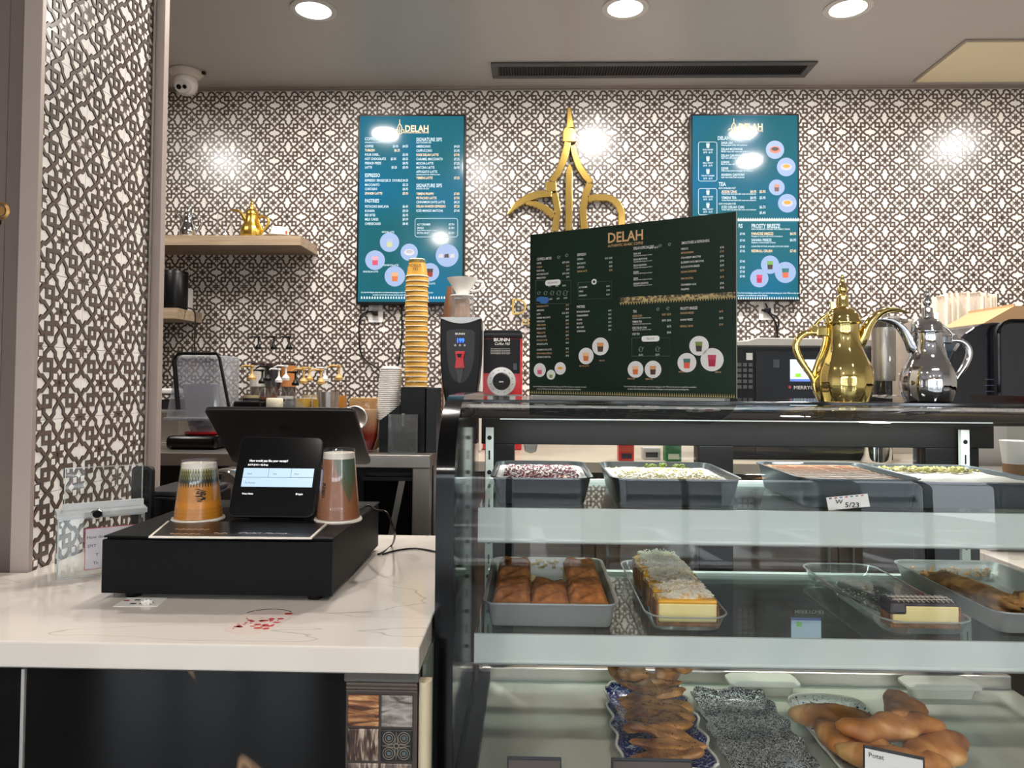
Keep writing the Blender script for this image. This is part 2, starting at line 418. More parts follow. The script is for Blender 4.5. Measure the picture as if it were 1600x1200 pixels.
# ---- linear air vent
p0, p1 = WZ(767,97,ZC), WZ(1285,91,ZC); p2 = WZ(1262,116,ZC)
vx0,vx1,vy0,vy1 = p0.x,p1.x-.01,p0.y,p2.y+.02
vent = thing('air_vent', 'long dark grey linear air vent in the ceiling', 'vent', (vx0,vy0,ZC))
vm = mat('charcoal vent metal', (84,82,84), .4)
m = MB(); g = .035
m.box(vx0,vx1,vy0,vy0+g,ZC-.010,ZC-.0005).box(vx0,vx1,vy1-g,vy1,ZC-.010,ZC-.0005).box(vx0,vx0+g,vy0+g,vy1-g,ZC-.010,ZC-.0005).box(vx1-g,vx1,vy0+g,vy1-g,ZC-.010,ZC-.0005)
m.build('frame', vm, vent, bevel=.002)
MB().box(vx0+g,vx1-g,vy0+g,vy1-g,ZC-.003,ZC-.001).build('backing', mat('vent dark',(18,18,18),.7), vent)
m = MB(); n = 110
for i in range(n):
    x = vx0+g+(vx1-vx0-2*g)*(i+.5)/n; m.add([(x-.002,vy0+g,ZC-.010),(x+.002,vy0+g,ZC-.003),(x+.002,vy1-g,ZC-.003),(x-.002,vy1-g,ZC-.010),(x-.0035,vy0+g,ZC-.010),(x-.0035,vy1-g,ZC-.010)],[(0,1,2,3),(0,3,5,4)])
m.build('louvres', vm, vent, kind='stuff', fixn=False)
# ---- beige ceiling hatch
a,b = WZ(1510,63,ZC), WZ(1452,125,ZC)
pan = thing('ceiling_hatch', 'beige unpainted access hatch in the grey ceiling', 'hatch', (a.x,a.y,ZC))
bm_ = mat('beige hatch', (252,240,206), .6)
MB().box(a.x,a.x+.62,a.y,b.y,ZC-.012,ZC-.0005).build('door', bm_, pan, bevel=.002)
MB().box(a.x-.012,a.x+.632,a.y-.012,a.y,ZC-.006,ZC-.0005).box(a.x-.012,a.x+.632,b.y,b.y+.012,ZC-.006,ZC-.0005).box(a.x-.012,a.x,a.y,b.y,ZC-.006,ZC-.0005).box(a.x+.62,a.x+.632,a.y,b.y,ZC-.006,ZC-.0005).build('frame', taupe, pan)
# ---- dome camera
p = WZ(291, 112, ZC)
dc = thing('dome_camera', 'white dome security camera on the ceiling at left', 'security camera', (p.x,p.y,ZC))
camw = mat('camera white', (226,218,208), .35)
MB().lathe([(.0,-.0005),(.082,-.0005),(.084,-.008),(.072,-.022),(.058,-.034),(0,-.034)], (p.x,p.y,ZC), 36).build('mount', camw, dc, smooth=True)
prof = [(.058*math.cos(t), -.066+.058*math.sin(t)) for t in [math.radians(a) for a in range(-90,45,9)]]
MB().lathe([(max(r,0),z) for r,z in prof]+[(.048,-.030)], (p.x,p.y,ZC), 36).build('eyeball', camw, dc, smooth=True)
T = Matrix.Translation((p.x+.004,p.y-.040,ZC-.092)) @ Matrix.Rotation(math.radians(118),4,'X')
MB(T).lathe([(0,.018),(.030,.018),(.034,.012),(.034,-.01)], n=28, sx=1.15).build('faceplate', mat('pale face',(206,200,194),.2), dc, smooth=True)
e = MB(T); e.lathe([(0,.022),(.011,.022),(.013,.017)], (-.014,.0,0), 20).lathe([(0,.022),(.009,.022),(.011,.017)], (.016,.0,0), 20)
e.build('lens', black_gl, dc, smooth=True)
MB().box(p.x+.083,p.x+.100,p.y-.008,p.y+.008,ZC-.014,ZC-.001).build('cable_plug', grey_dk, dc)

# ---- warm pendant lamps over the seats behind the camera
for x,y in ((-.9,-1.6),(.2,-1.9),(1.3,-1.7)):
    t = thing('pendant_lamp','warm filament pendant lamp in the room behind the viewer','pendant lamp',(x,y,ZC),'pendant lamps over the seating')
    MB().tube([(x,y,2.20),(x,y,ZC-.001)],.004,6).build('cord',black,t); MB().lathe([(0,2.21),(.02,2.21),(.022,2.16),(0,2.16)],(x,y,0),16).build('socket',black,t)
    MB().lathe([(0,2.16),(.012,2.15),(.03,2.11),(.028,2.07),(0,2.045)],(x,y,0),20).build('bulb',mat('warm filament',(255,190,90),.4,emit=(255,176,70),es=22),t,smooth=True)
# ================================================================== SERVICE COUNTER
ZT = .977; YF = 1.066
XR = W(655,1015,YF).x
ctr = thing('service_counter', 'white veined quartz service counter with black marble front', 'counter', (XR,YF,0))
m = MB(); m.prism([(-1.7,YF),(XR,YF),(XR,1.84),(XL+.006,1.84),(XL+.006,Y0-.02),(-1.7,Y0-.02)], 'z', ZT-.038, ZT)
m.build('countertop', quartz, ctr, bevel=.0025)
zs = W(400,1046,YF).z - ZT
yp = YF+.012
pl = W(541,1080,yp).x; pr = W(652,1080,yp).x; tr = W(35,1100,yp).x
zt = ZT-.038
MB().box(XL+.012,XR-.003,yp+.012,1.80,.02,zt-.0005).build('core', mat('counter core',(40,38,37),.7), ctr)
MB().box(tr+.004,pl-.0005,yp+.002,yp+.0115,.02,zt-.006).build('front_panel', blk_marble, ctr)
MB().box(-1.7,tr-.002,yp+.002,yp+.0115,.02,zt-.006).build('front_panel', blk_marble, ctr)
MB().box(tr-.0015,tr+.0035,yp-.002,yp+.0115,.02,zt-.006).build('edge_strip', mat('pale metal strip',(200,196,190),.3,metal=.4), ctr)
m = MB(); m.box(-1.7,pl,yp-.001,yp+.0115,zt-.0055,zt-.0005); m.box(pl-.003,pr+.002,yp-.003,yp+.0115,zt-.016,zt-.0005)
m.build('sealant', sealant, ctr, bevel=.002)
# pilaster with mosaic tiles
pw = mat('bronze profile', (104,92,84), .3, metal=.5)
m = MB(); zz = zt-.016
for k,(h,d) in enumerate(((.003,.004),(.0025,.0015),(.003,.005),(.002,.001),(.002,.004))):
    m.box(pl+.001,pr,yp-d,yp+.0115,zz-h,zz); zz -= h
m.build('profile_moulding', pw, ctr)
pil = MB().box(pl,pr,yp+.001,yp+.0115,.02,zz).build('pilaster', mat('brown grout',(74,64,60),.7), ctr)
def wt(c1,c2,c3,sc,rot=0):
    def fn(nt,b):
        n = N(nt,'ShaderNodeTexNoise',i_Scale=22,i_Detail=6,i_Distortion=1.2); nt.links.new(coords(nt,sc,(0,rot,0)),n.inputs[0])
        nt.links.new(ramp(nt,n.outputs[0],[(.35,c1),(.5,c2),(.64,c3)]),b.inputs['Base Color'])
    return fn
wood_a = mat('rust wood print', rough=.2, fn=wt((70,40,26),(150,96,58),(214,164,110),(1,1,5)))
wood_b = mat('grey wood print', rough=.2, fn=wt((70,60,56),(140,130,124),(176,168,160),(1.4,1,4),.2))
wood_c = mat('dark plank print', rough=.2, fn=wt((36,24,22),(84,62,52),(190,170,150),(6,1,1)))
wood_d = mat('faded plank print', rough=.2, fn=wt((70,58,54),(116,100,92),(186,166,144),(6,1,1)))
orn_m = mat('ornament ground', (30,30,32), .2)
u = (pr-pl-.006)/2; s = u-.0035; zr = zz-.0025
for r in range(5):
    for c in range(2):
        ax = pl+.003+c*u; az = zr-(r+1)*u
        mt = [[wood_a,wood_b],[wood_c,orn_m],[wood_d,wood_d],[wood_b,wood_a],[wood_c,wood_d]][r][c]
        pc = MB().box(ax,ax+s,yp-.002,yp+.0008,az,az+s).build('mosaic_tile', mt, pil, bevel=.0015)
        if mt is orn_m:
            e = MB(); cx,cz = ax+s/2, az+s/2
            for a in range(4):
                t = math.radians(45+90*a); ox,oz = cx+.34*s*math.cos(t)*1.0, cz+.34*s*math.sin(t)
                for rr in (.19,.12):
                    e.tube([(ox+rr*s*math.cos(q),yp-.0027,oz+rr*s*math.sin(q)) for q in [math.radians(d) for d in range(0,361,24)]], .0006, 5, 0, False)
                t2 = math.radians(90*a)
                e.tube([(cx+.10*s*math.cos(t2+.5),yp-.0027,cz+.10*s*math.sin(t2+.5)),(cx+.44*s*math.cos(t2),yp-.0027,cz+.44*s*math.sin(t2)),(cx+.10*s*math.cos(t2-.5),yp-.0027,cz+.10*s*math.sin(t2-.5))], .0007, 5)
                e.disc((ox,yp-.0025,oz), .07*s, 12, mi=1)
            e.tube([(cx+.08*s*math.cos(q),yp-.0027,cz+.08*s*math.sin(q)) for q in [math.radians(d) for d in range(0,361,30)]], .001, 5, 0, False)
            e.build('relief', [mat('pewter relief',(140,130,116),.3), mat('teal petals',(84,102,104),.3)], pil)
m = MB(); cs = []
for i in range(9):
    a = math.pi*i/8; cs.append((pr+.010-.009*math.cos(a), yp+.008-.010*math.sin(a)))
m.prism(cs+[(pr+.019,yp+.02),(pr+.001,yp+.02)], 'z', .02, zt-.016); m.build('corner_post', cream, ctr, smooth=True)
MB().box(XR-.001,XR+.004,yp+.03,1.78,.02,zt-.0005).build('side_panel', mat('grey green laminate',(118,126,116),.35), ctr)
# ---- flat things on the counter top
def flat(name, pts, m_, z=ZT, h=.0006, label='', cat=''):
    ps = [WZ(x,y,z) for x,y in pts]; cx = sum(p.x for p in ps)/len(ps); cy = sum(p.y for p in ps)/len(ps)
    t = thing(name, label, cat, (cx,cy,z)); MB().prism([(p.x,p.y) for p in ps], 'z', z+.0001, z+h).build('sheet', m_, t); return t
# pill shaped sticker with red splashes
a, b = WZ(398,985,ZT), WZ(410,963,ZT)
st = thing('counter_sticker', 'translucent pill-shaped sticker with red splashes on the counter', 'sticker', (a.x,a.y,ZT))
d = (Vector((b.x,b.y))-Vector((a.x,a.y))); L = d.length; ang = math.atan2(d.y,d.x); R = .047
q0, q1 = WZ(392,980,ZT), WZ(418,962,ZT)
d = Vector((q1.x-q0.x,q1.y-q0.y)); ang = math.atan2(d.y,d.x); poly = []
for c0,aa in ((q1,ang-math.pi/2),(q0,ang+math.pi/2)):
    for i in range(15):
        t = aa+math.pi*i/14; poly.append((c0.x+.040*math.cos(t), c0.y+.040*math.sin(t)*.8))
MB().prism(poly,'z',ZT+.0001,ZT+.0005).build('sheet', mat('sticker film',(224,208,198),.25), st)
m = MB(); rr = random.Random(4)
for i in range(34):
    t = rr.random(); an = rr.random()*6.28; ra = .036*rr.random()**.4
    x = q0.x+(q1.x-q0.x)*t+ra*math.cos(an); y = q0.y+(q1.y-q0.y)*t+ra*math.sin(an)*.75; s = .0012+.0034*rr.random()**2
    m.disc((x,y,ZT+.0007), s, 9, 'z', 0, .6+rr.random()*1.6)
m.build('splashes', mat('red print',(188,40,44),.4), st, kind='stuff')
m = MB(); m.tube([(poly[i][0],poly[i][1],ZT+.0007) for i in range(3,14)], .0006, 4); m.build('curved_line', ink, st)
# card under the drawer, crumpled paper bit
cd_ = flat('loyalty_card', [(176,948),(246,948),(262,934),(200,934)], paper, ZT, .0007, 'small white printed card half under the drawer front', 'card')
m = MB()
for i,(x,y,c) in enumerate(((198,939,0),(215,938,1),(232,938,2),(208,944,1),(222,944,0))):
    p = WZ(x,y,ZT); m.box(p.x-.005,p.x+.005,p.y-.003,p.y+.003,ZT+.0008,ZT+.001,c)
m.build('print', [mat('print red',(170,60,60),.5), ink, mat('print blue',(60,80,120),.5)], cd_)
p = WZ(229,945,ZT); o = MB().blob((p.x,p.y,ZT+.0042),(.009,.006,.0045),amp=.6,fr=3,seed=2).build('paper_scrap', paper, smooth=True)
tag(o, 'crumpled white paper scrap in front of the cash drawer', 'paper scrap')

# ---- cash drawer
A, B = WZ(157,936,ZT), WZ(518,941,ZT)
dx0, dx1 = A.x, B.x; dy0 = (A.y+B.y)/2; dy1 = dy0+.40; zb_ = ZT+.009; ztp = zb_+.100
dr = thing('cash_drawer', 'wide black metal cash drawer on the white counter', 'cash drawer', (dx0,dy0,ZT))
MB().box(dx0+.002,dx1-.002,dy0+.010,dy1,zb_,ztp-.004).build('case', black_soft, dr, bevel=.002)
MB().box(dx0,dx1,dy0+.004,dy1,ztp-.0035,ztp).build('lid', black_soft, dr, bevel=.0012)
MB().box(dx0,dx1,dy0,dy0+.0095,zb_+.001,ztp-.006).build('drawer_front', black_soft, dr, bevel=.0015)
for x,y in ((dx0+.045,dy0+.025),(dx1-.035,dy0+.025),(dx0+.045,dy1-.03),(dx1-.035,dy1-.03)):
    MB().lathe([(0,0),(.013,0),(.015,.0088),(0,.0088)], (x,y,ZT), 20).build('foot', black, dr)
ZD = ztp
# printed sheet on the drawer
pts = [WZ(x,y,ZD) for x,y in ((232,841),(487,843),(512,820),(262,816))]
sh = thing('printed_placard', 'black placard with a white border and gold script lying on the drawer', 'placard', (pts[0].x,pts[0].y,ZD))
MB().prism([(p.x,p.y) for p in pts],'z',ZD+.0002,ZD+.003).build('board', mat('placard white',(228,220,206),.5), sh)
c = sum(pts,Vector())/4
def ins(p,k): return (p.x+(c.x-p.x)*k, p.y+(c.y-p.y)*k)
qq = [ins(p,.03) for p in pts]; qq[0] = (qq[0][0],qq[0][1]+.003); qq[1] = (qq[1][0],qq[1][1]+.003)
MB().prism(qq,'z',ZD+.003,ZD+.0034).build('printed_face', mat('placard black',(16,14,14),.3), sh)
gi = mat('copper print', (206,160,120), .4); wi = mat('pale print', (226,222,214), .5)
p = WZ(368,835,ZD+.003)
text('Delah Family', (p.x,p.y+.006,ZD+.0037), .010, wi, sh, rz=0, flat=True, sx=1.25, shear=.5)
p = WZ(362,841,ZD+.003)
text('welcome', (p.x,p.y+.004,ZD+.0037), .007, wi, sh, flat=True, sx=1.3, shear=.5)
m = MB(); rr = random.Random(9)
for (x,y,n,w) in ((300,828,26,52),(288,835,20,44),(345,834,8,20)):
    p = WZ(x,y,ZD+.003); ww = w/1150*1.35
    m.tube([(p.x-ww/2+ww*i/n, p.y+.0035*math.sin(i*1.3)+.002*rr.random(), ZD+.0038) for i in range(n+1)], .0006, 4)
m.build('script_print', gi, sh)
# ---- inverted cups (each a clear plastic cup over a printed paper cup)
def disp_cup(px0,px1,pyb,pyt,wt0,label,body,kind):
    a = WZ((px0+px1)/2, pyb-3, ZD); r0 = (px1-px0)/2/F*a.y; y = a.y+ r0*.4; zt_ = W((px0+px1)/2, pyt, y).z; H = zt_-ZD; r1 = wt0/2/F*y
    t = thing('iced_drink_cup', label, 'cup', (a.x,y,ZD))
    def rad(k): return r0*.90+(r1*.93-r0*.90)*k
    x = a.x
    MB().lathe([(0,.0002),(r0*.97,.0002),(r0,.003),(r0*.97,.006),(r0*.88,.0065)], (x,y,ZD), 40).build('lid', mat('ivory lid',(232,222,206),.3), t, smooth=True)
    bands = [(.0065/H,.80,0),(.80,.86,1),(.86,.935,2)] if kind == 0 else [(.0065/H,.86,0),(.86,.935,2)]
    def pat(nt,b):
        tc = N(nt,'ShaderNodeTexCoord'); sp = N(nt,'ShaderNodeSeparateXYZ'); nt.links.new(tc.outputs['Object'],sp.inputs[0])
        at = N(nt,'ShaderNodeMath',operation='ARCTAN2'); nt.links.new(sp.outputs[1],at.inputs[0]); nt.links.new(sp.outputs[0],at.inputs[1])
        if kind == 0:
            sn = N(nt,'ShaderNodeMath',operation='SINE'); ml = N(nt,'ShaderNodeMath',operation='MULTIPLY'); ml.inputs[1].default_value = 44
            nt.links.new(at.outputs[0],ml.inputs[0]); nt.links.new(ml.outputs[0],sn.inputs[0])
            m1 = N(nt,'ShaderNodeMath',operation='MULTIPLY_ADD'); m1.inputs[1].default_value = .0045; nt.links.new(sn.outputs[0],m1.inputs[0]); nt.links.new(sp.outputs[2],m1.inputs[2])
            dv = N(nt,'ShaderNodeMath',operation='DIVIDE'); dv.inputs[1].default_value = H; nt.links.new(m1.outputs[0],dv.inputs[0])
            r = N(nt,'ShaderNodeValToRGB'); r.color_ramp.interpolation = 'CONSTANT'; cr = r.color_ramp
            st_ = [(0,body),(.60,(40,50,40)),(.72,(150,140,70)),(.755,(44,56,44)),(.80,(150,140,70)),(.86,(238,230,214))]
        else:
            ab = N(nt,'ShaderNodeMath',operation='ADD'); ab.inputs[1].default_value = .75; nt.links.new(at.outputs[0],ab.inputs[0])
            a2 = N(nt,'ShaderNodeMath',operation='ABSOLUTE'); nt.links.new(ab.outputs[0],a2.inputs[0])
            m1 = N(nt,'ShaderNodeMath',operation='MULTIPLY_ADD'); m1.inputs[1].default_value = -H*.62; nt.links.new(a2.outputs[0],m1.inputs[0]); nt.links.new(sp.outputs[2],m1.inputs[2])
            dv = N(nt,'ShaderNodeMath',operation='DIVIDE'); dv.inputs[1].default_value = H; nt.links.new(m1.outputs[0],dv.inputs[0])
            r = N(nt,'ShaderNodeValToRGB'); r.color_ramp.interpolation = 'CONSTANT'; cr = r.color_ramp
            st_ = [(0,body),(.27,(104,104,78)),(.5,(96,112,96))]
        while len(cr.elements) < len(st_): cr.elements.new(.5)
        for e,(q,cc) in zip(cr.elements,st_): e.position = q; e.color = (*lin(cc),1)
        nt.links.new(dv.outputs[0],r.inputs[0]); nt.links.new(r.outputs[0],b.inputs['Base Color'])
    pm = mat('cup print %d'%kind, rough=.35, coat=.3, fn=pat)
    MB().lathe([(rad(0),.007),(rad(.86),.86*H)], (x,y,ZD), 40).build('printed_body', pm, t, smooth=True)
    MB().lathe([(rad(.86)*.99,.862*H),(rad(.94)*.99,.94*H),(0,.942*H)], (x,y,ZD), 40).build('foam_band', mat('cream foam',(238,230,214),.5), t, smooth=True)
    m = MB(); pr_ = [(r0*.93,.0068)]
    for i in range(1,5): pr_ += [(rad(.06*i-.01)*1.035,(.06*i-.01)*H),(rad(.06*i)*1.012,.06*i*H)]
    pr_ += [(rad(.9)*1.02,.9*H),(r1*1.0,.93*H),(r1*.98,.995*H),(r1*.92,H),(r1*.88,.985*H),(0,.985*H)]
    m.lathe(pr_, (x,y,ZD), 40).build('clear_cup', glass('cup plastic',(250,250,250),1.45,.03,.02), t, smooth=True)
    # printed emblem squiggle
    m = MB(); rr = random.Random(kind+3); a0 = -1.05 if kind == 0 else -2.2
    for k in range(9):
        zz_ = H*(.34+.022*k); w = .20 if kind == 0 else .12
        rr_ = rad(zz_/H)*1.003
        m.tube([(x+rr_*math.cos(a0+w*(q-2)/2*(.5+rr.random())), y+rr_*math.sin(a0+w*(q-2)/2), ZD+zz_+.003*rr.random()) for q in range(5)], .0011, 4)
    m.build('print_mark', ink, t)
    return t
disp_cup(262,343,818,717,54,'orange drink cup with a green banded pattern on the cash drawer',(206,132,34),0)
disp_cup(487,562,819,700,50,'brown drink cup with a green leaf pattern right of the tablet',(158,104,72),1)
# ---- point of sale terminal
yt, yb2 = 1.50, 1.66
tl_, tr_ = W(316,640,yt), W(557,637,yt); bl_, br_ = W(366,724,yb2), W(577,722,yb2)
pos = thing('point_of_sale_terminal', 'black point of sale terminal with a large tilted display and customer tablet', 'register', ((bl_.x+br_.x)/2,1.6,ZD))
xl_, xr_ = (tl_.x+bl_.x)/2, (tr_.x+br_.x)/2
ctr_ = Vector(((xl_+xr_)/2,(yt+yb2)/2,(tl_.z+bl_.z)/2)); hgt = math.hypot(yb2-yt, tl_.z-bl_.z); ang_ = math.atan2(tl_.z-bl_.z, -(yb2-yt))
# local frame: x right, y up along plate, z thickness towards merchant/up
upv = Vector((0,-(yb2-yt),tl_.z-bl_.z)).normalized(); nv = Vector((1,0,0)).cross(upv)
T = Matrix.Translation(ctr_) @ Matrix(((1,upv.x,nv.x,0),(0,upv.y,nv.y,0),(0,upv.z,nv.z,0),(0,0,0,1)))
hw = (xr_-xl_)/2
sgn = 1 if nv.y > 0 else -1
disp_back = mat('tablet back', (34,30,29), .36)
MB(T).prism(rrect(-hw,hw,-hgt/2,hgt/2,.012), 'z', -.0001*sgn, .009*sgn).build('main_display', disp_back, pos, bevel=.002, label='large tilted merchant display seen from the back')
MB(T).prism(rrect(-hw+.006,hw-.006,-hgt/2+.006,hgt/2-.006,.008), 'z', .0092*sgn, .0098*sgn).build('display_glass', black_gl, pos)
m = MB(T); m.prism(rrect(-.017,.017,hgt*.14-.017,hgt*.14+.017,.006),'z',-.0008*sgn,-.0003*sgn); m.build('square_emblem', mat('emblem dark',(24,22,22),.3), pos)
m = MB(T); m.prism(rrect(-.010,.010,hgt*.14-.010,hgt*.14+.010,.003),'z',-.0014*sgn,-.0009*sgn,0); m.prism(rrect(-.005,.005,hgt*.14-.005,hgt*.14+.005,.001),'z',-.0018*sgn,-.0015*sgn,1); m.build('emblem_inner', [disp_back, mat('emblem dark')], pos)
# customer tablet
yb3, yt3 = 1.44, 1.505
c0, c1 = W(427,808,yb3), W(437,683,yt3)
hw3 = 133/2/F*1.47; up3 = (Vector((0,yt3-yb3,c1.z-c0.z))); hh3 = up3.length/2; up3.normalize(); n3 = Vector((1,0,0)).cross(up3)   # towards -Y
cc3 = Vector(((c0.x+c1.x)/2,(yb3+yt3)/2,(c0.z+c1.z)/2))
T3 = Matrix.Translation(cc3) @ Matrix(((1,up3.x,n3.x,0),(0,up3.y,n3.y,0),(0,up3.z,n3.z,0),(0,0,0,1)))
MB(T3).prism(rrect(-hw3,hw3,-hh3,hh3,.013),'z',-.012,0).build('customer_tablet', grey_dk, pos, bevel=.0015)
scr = mat('screen black', (4,4,5), .08, spec=.5)
MB(T3).prism(rrect(-hw3+.0018,hw3-.0018,-hh3+.0018,hh3-.0018,.012),'z',.0002,.0009).build('tablet_glass', scr, pos)
panel_m = mat('screen panel', (30,40,50), .3, emit=(170,195,222), es=1.0)
def t3p(u,v,w=.0013): return T3 @ Vector((u,v,w))
def sx_(px): return (px-(438))/(133)*2*hw3
def sy_(py): return -(py-745)/(125)*2*hh3
m = MB(T3)
m.box(-hw3*.80,hw3*.88,sy_(762),sy_(733),.0011,.0014); m.build('receipt_buttons', panel_m, pos)
m = MB(T3); m.box(-hw3*.80,hw3*.88,sy_(747.6),sy_(747.0),.0015,.0016)
for k in (.36,.68):
    u = -hw3*.80+hw3*1.68*k; m.box(u-.0003,u+.0003,sy_(747),sy_(733),.0015,.0016)
m.build('button_lines', ink, pos)
txw = mat('screen text white', (250,250,250), .5, emit=(255,255,255), es=1.0); txd = mat('screen text dark', (40,48,60), .5)
rx3 = math.atan2(up3.z, up3.y)
def t3t(s,u,py,h,mm,sx=.85): text(s, t3p(u,sy_(py),.0017), h, mm, pos, sx=sx, rx=rx3)
t3t('How would you like your receipt?', -hw3*.70, 723, .0052, txw, .80)
t3t('$16.79 ($14.51 + $2.28 tip)', -hw3*.72, 729, .0036, txw, .75)
for s,k in (('Email',.06),('Text',.42),('Print',.73)): t3t(s,-hw3*.80+hw3*1.68*k,743,.0036,txd,.9)
t3t('No Receipt',-hw3*.72,757,.0036,txd,.9)
t3t('Privacy Notice',-hw3*.74,774,.0036,txw,.75); t3t('\u25cf English',hw3*.52,774,.0036,txw,.75)
# stand
MB().prism([(1.452,ZD+.0002),(1.70,ZD+.0002),(1.70,ZD+.01),(1.60,ZD+.03),(1.575,bl_.z+.035),(1.545,bl_.z+.035),(1.50,ZD+.018),(1.452,ZD+.010)],'x',cc3.x-.05,cc3.x+.06).build('stand', black, pos, bevel=.003)
# ---- receipt printer and small terminal behind the donation box
yy = 1.62
p0, p1 = W(233,812,yy), W(276,772,yy)
rp = thing('receipt_printer', 'black receipt printer left of the cash drawer behind the acrylic box', 'printer', (p0.x,yy,ZT))
MB().box(p0.x-.03,p0.x+.11,yy,1.80,ZT+.0003,p1.z-.008).build('body', black, rp, bevel=.005)
MB().box(p0.x-.026,p0.x+.106,yy+.01,1.79,p1.z-.0078,p1.z+.004).build('cover', grey_dk, rp, bevel=.004)
MB().box(p0.x-.01,p0.x+.09,yy-.001,yy+.004,ZT+.03,ZT+.05).build('paper_slot', black_gl, rp)
yy = 1.56
p0, p1 = W(203,826,yy), W(238,729,yy)
ct = thing('card_terminal', 'upright black card terminal seen through the acrylic sign holder', 'terminal', ((p0.x+p1.x)/2,yy,ZT))
MB().prism(rrect(p0.x,p1.x,ZT+.012,p1.z,.010),'y',yy,yy+.014).build('body', black, ct, bevel=.002)
MB().prism(rrect(p0.x+.006,p1.x-.006,ZT+.03,p1.z-.008,.006),'y',yy-.0008,yy-.0002).build('screen', scr, ct)
MB().box(p0.x+.01,p1.x-.01,yy-.002,yy+.05,ZT+.0003,ZT+.012).build('base', black, ct, bevel=.003)
# ---- acrylic donation box with sign holder
acr = glass('acrylic', (250,252,252), 1.4, 0, 0, .008); acr_e = glass('acrylic edge', (236,240,240), 1.49, .05, .08, .30)
fy = 1.385; bx0 = W(88,905,fy).x; bx1 = bx0+.150; bz0 = ZT; bz1 = W(100,812,fy).z; by1 = fy+.068
TR = Matrix.Translation((bx0,fy,0)) @ Matrix.Rotation(math.radians(36),4,'Z') @ Matrix.Translation((-bx0,-fy,0))
bx0p = bx0
db = thing('donation_box', 'clear acrylic donation box with a lock and upright sign panel', 'donation box', ((bx0+bx1)/2,fy+.04,ZT))
def sheet(x0,x1,y0,y1,z0,z1,name):
    MB(TR).box(x0,x1,y0,y1,z0,z1).build(name, acr, db)
sheet(bx0,bx1,fy,fy+.003,bz0+.0005,bz1,'front_wall'); sheet(bx0,bx1,by1-.003,by1,bz0+.0005,bz1,'rear_wall')
sheet(bx0,bx0+.003,fy+.003,by1-.003,bz0+.0005,bz1,'side_wall'); sheet(bx1-.003,bx1,fy+.003,by1-.003,bz0+.0005,bz1,'side_wall')
e = MB(TR)
for x in (bx0,bx1-.0025):
    for y in (fy,by1-.003): e.box(x,x+.0025,y,y+.003,bz0+.0005,bz1)
for z in (bz0+.0005,bz1-.003): e.box(bx0,bx1,fy-.0005,fy+.003,z,z+.003)
e.build('edges', acr_e, db)
MB(TR).box(bx0-.002,bx1+.004,fy-.003,by1+.003,bz1,bz1+.010).build('lid', acr_e, db, bevel=.001)
hz = W(150,731,by1-.02).z
MB(TR).box(bx0+.012,bx1,by1-.03,by1-.026,bz1+.011,hz).build('sign_panel', acr, db)
e = MB(TR); e.box(bx0+.012,bx0+.0135,by1-.0305,by1-.0255,bz1+.011,hz).box(bx1-.0015,bx1,by1-.0305,by1-.0255,bz1+.011,hz).box(bx0+.012,bx1,by1-.0305,by1-.0255,hz-.0015,hz); e.build('panel_edges', acr_e, db)
MB(TR).box(bx0+.01,bx1+.002,by1-.034,by1-.022,bz1+.010,bz1+.022).build('panel_foot', glass('frosted acrylic',(232,228,232),1.45,.3,.05,.55), db)
e = MB(TR @ Matrix.Translation(((bx0+bx1)/2-.01,fy-.002,bz1+.005)) @ Matrix.Rotation(math.pi/2,4,'X')); e.lathe([(0,.006),(.007,.006),(.0095,.003),(.010,0)],n=20,sx=1.2).build('lock', chrome, db, smooth=True)
# note card inside
nx0, nx1 = bx0+.046, bx0+.142
nz0,nz1 = W(134,896,fy+.01).z, W(134,830,fy+.01).z
nt_ = thing('tip_note', 'white note with a pink border and handwriting inside the acrylic box', 'note', (nx0,fy+.01,nz0))
MB(TR).box(nx0,nx1,fy+.006,fy+.0068,nz0,nz1).build('border', mat('pink border',(206,70,100),.6), nt_)
MB(TR).box(nx0+.0012,nx1-.0012,fy+.0052,fy+.0056,nz0+.0012,nz1-.0012).build('paper', mat('note paper',(224,212,218),.7), nt_)
for s,x,y in (('How do you',137,847),('SPIT',138,861),('T',152,876),('Th',148,889)):
    pp = W(x,y,fy+.008); v = TR @ Vector((nx0+(x-134)/144*.15,fy+.0048,pp.z)); text(s, v, .0062, ink, nt_, rz=math.radians(36), sx=1.0)
# ---- cables
p = lambda x,y,z: WZ(x,y,z)
def cable(pts,r,name,label,m_=black):
    # smooth by catmull-rom
    P = [Vector(q) for q in pts]; P = [P[0]]+P+[P[-1]]; out = []
    for i in range(1,len(P)-2):
        for k in range(6):
            t = k/6; a,b,c,d = P[i-1:i+3]
            out.append(.5*((2*b)+(c-a)*t+(2*a-5*b+4*c-d)*t*t+(3*b-a-3*c+d)*t**3))
    out.append(P[-2]); o = MB().tube(out,r,8).build(name,m_,smooth=True); tag(o,label,'cable'); return o
ze = ZD+.0035
zc_ = ZT+.003
cable([p(558,797,ze),p(576,790,ze),p(588,797,ze),W(603,800,1.50),W(612,818,1.50),W(617,835,1.52),(WZ(612,852,zc_)),(WZ(596,864,zc_)),(WZ(590,866,zc_))], .0022,'power_cable','black power cable looping off the right edge of the drawer')
cable([WZ(598,866,zc_),WZ(620,860,zc_),WZ(650,857,zc_),WZ(681,862,zc_)], .0022,'counter_cable','black cable lying on the quartz beside the display case')
cable([W(330,792,1.62),W(345,800,1.60),W(362,806,1.58)], .002,'tablet_cable','thin black cable running to the tablet from the left cup')
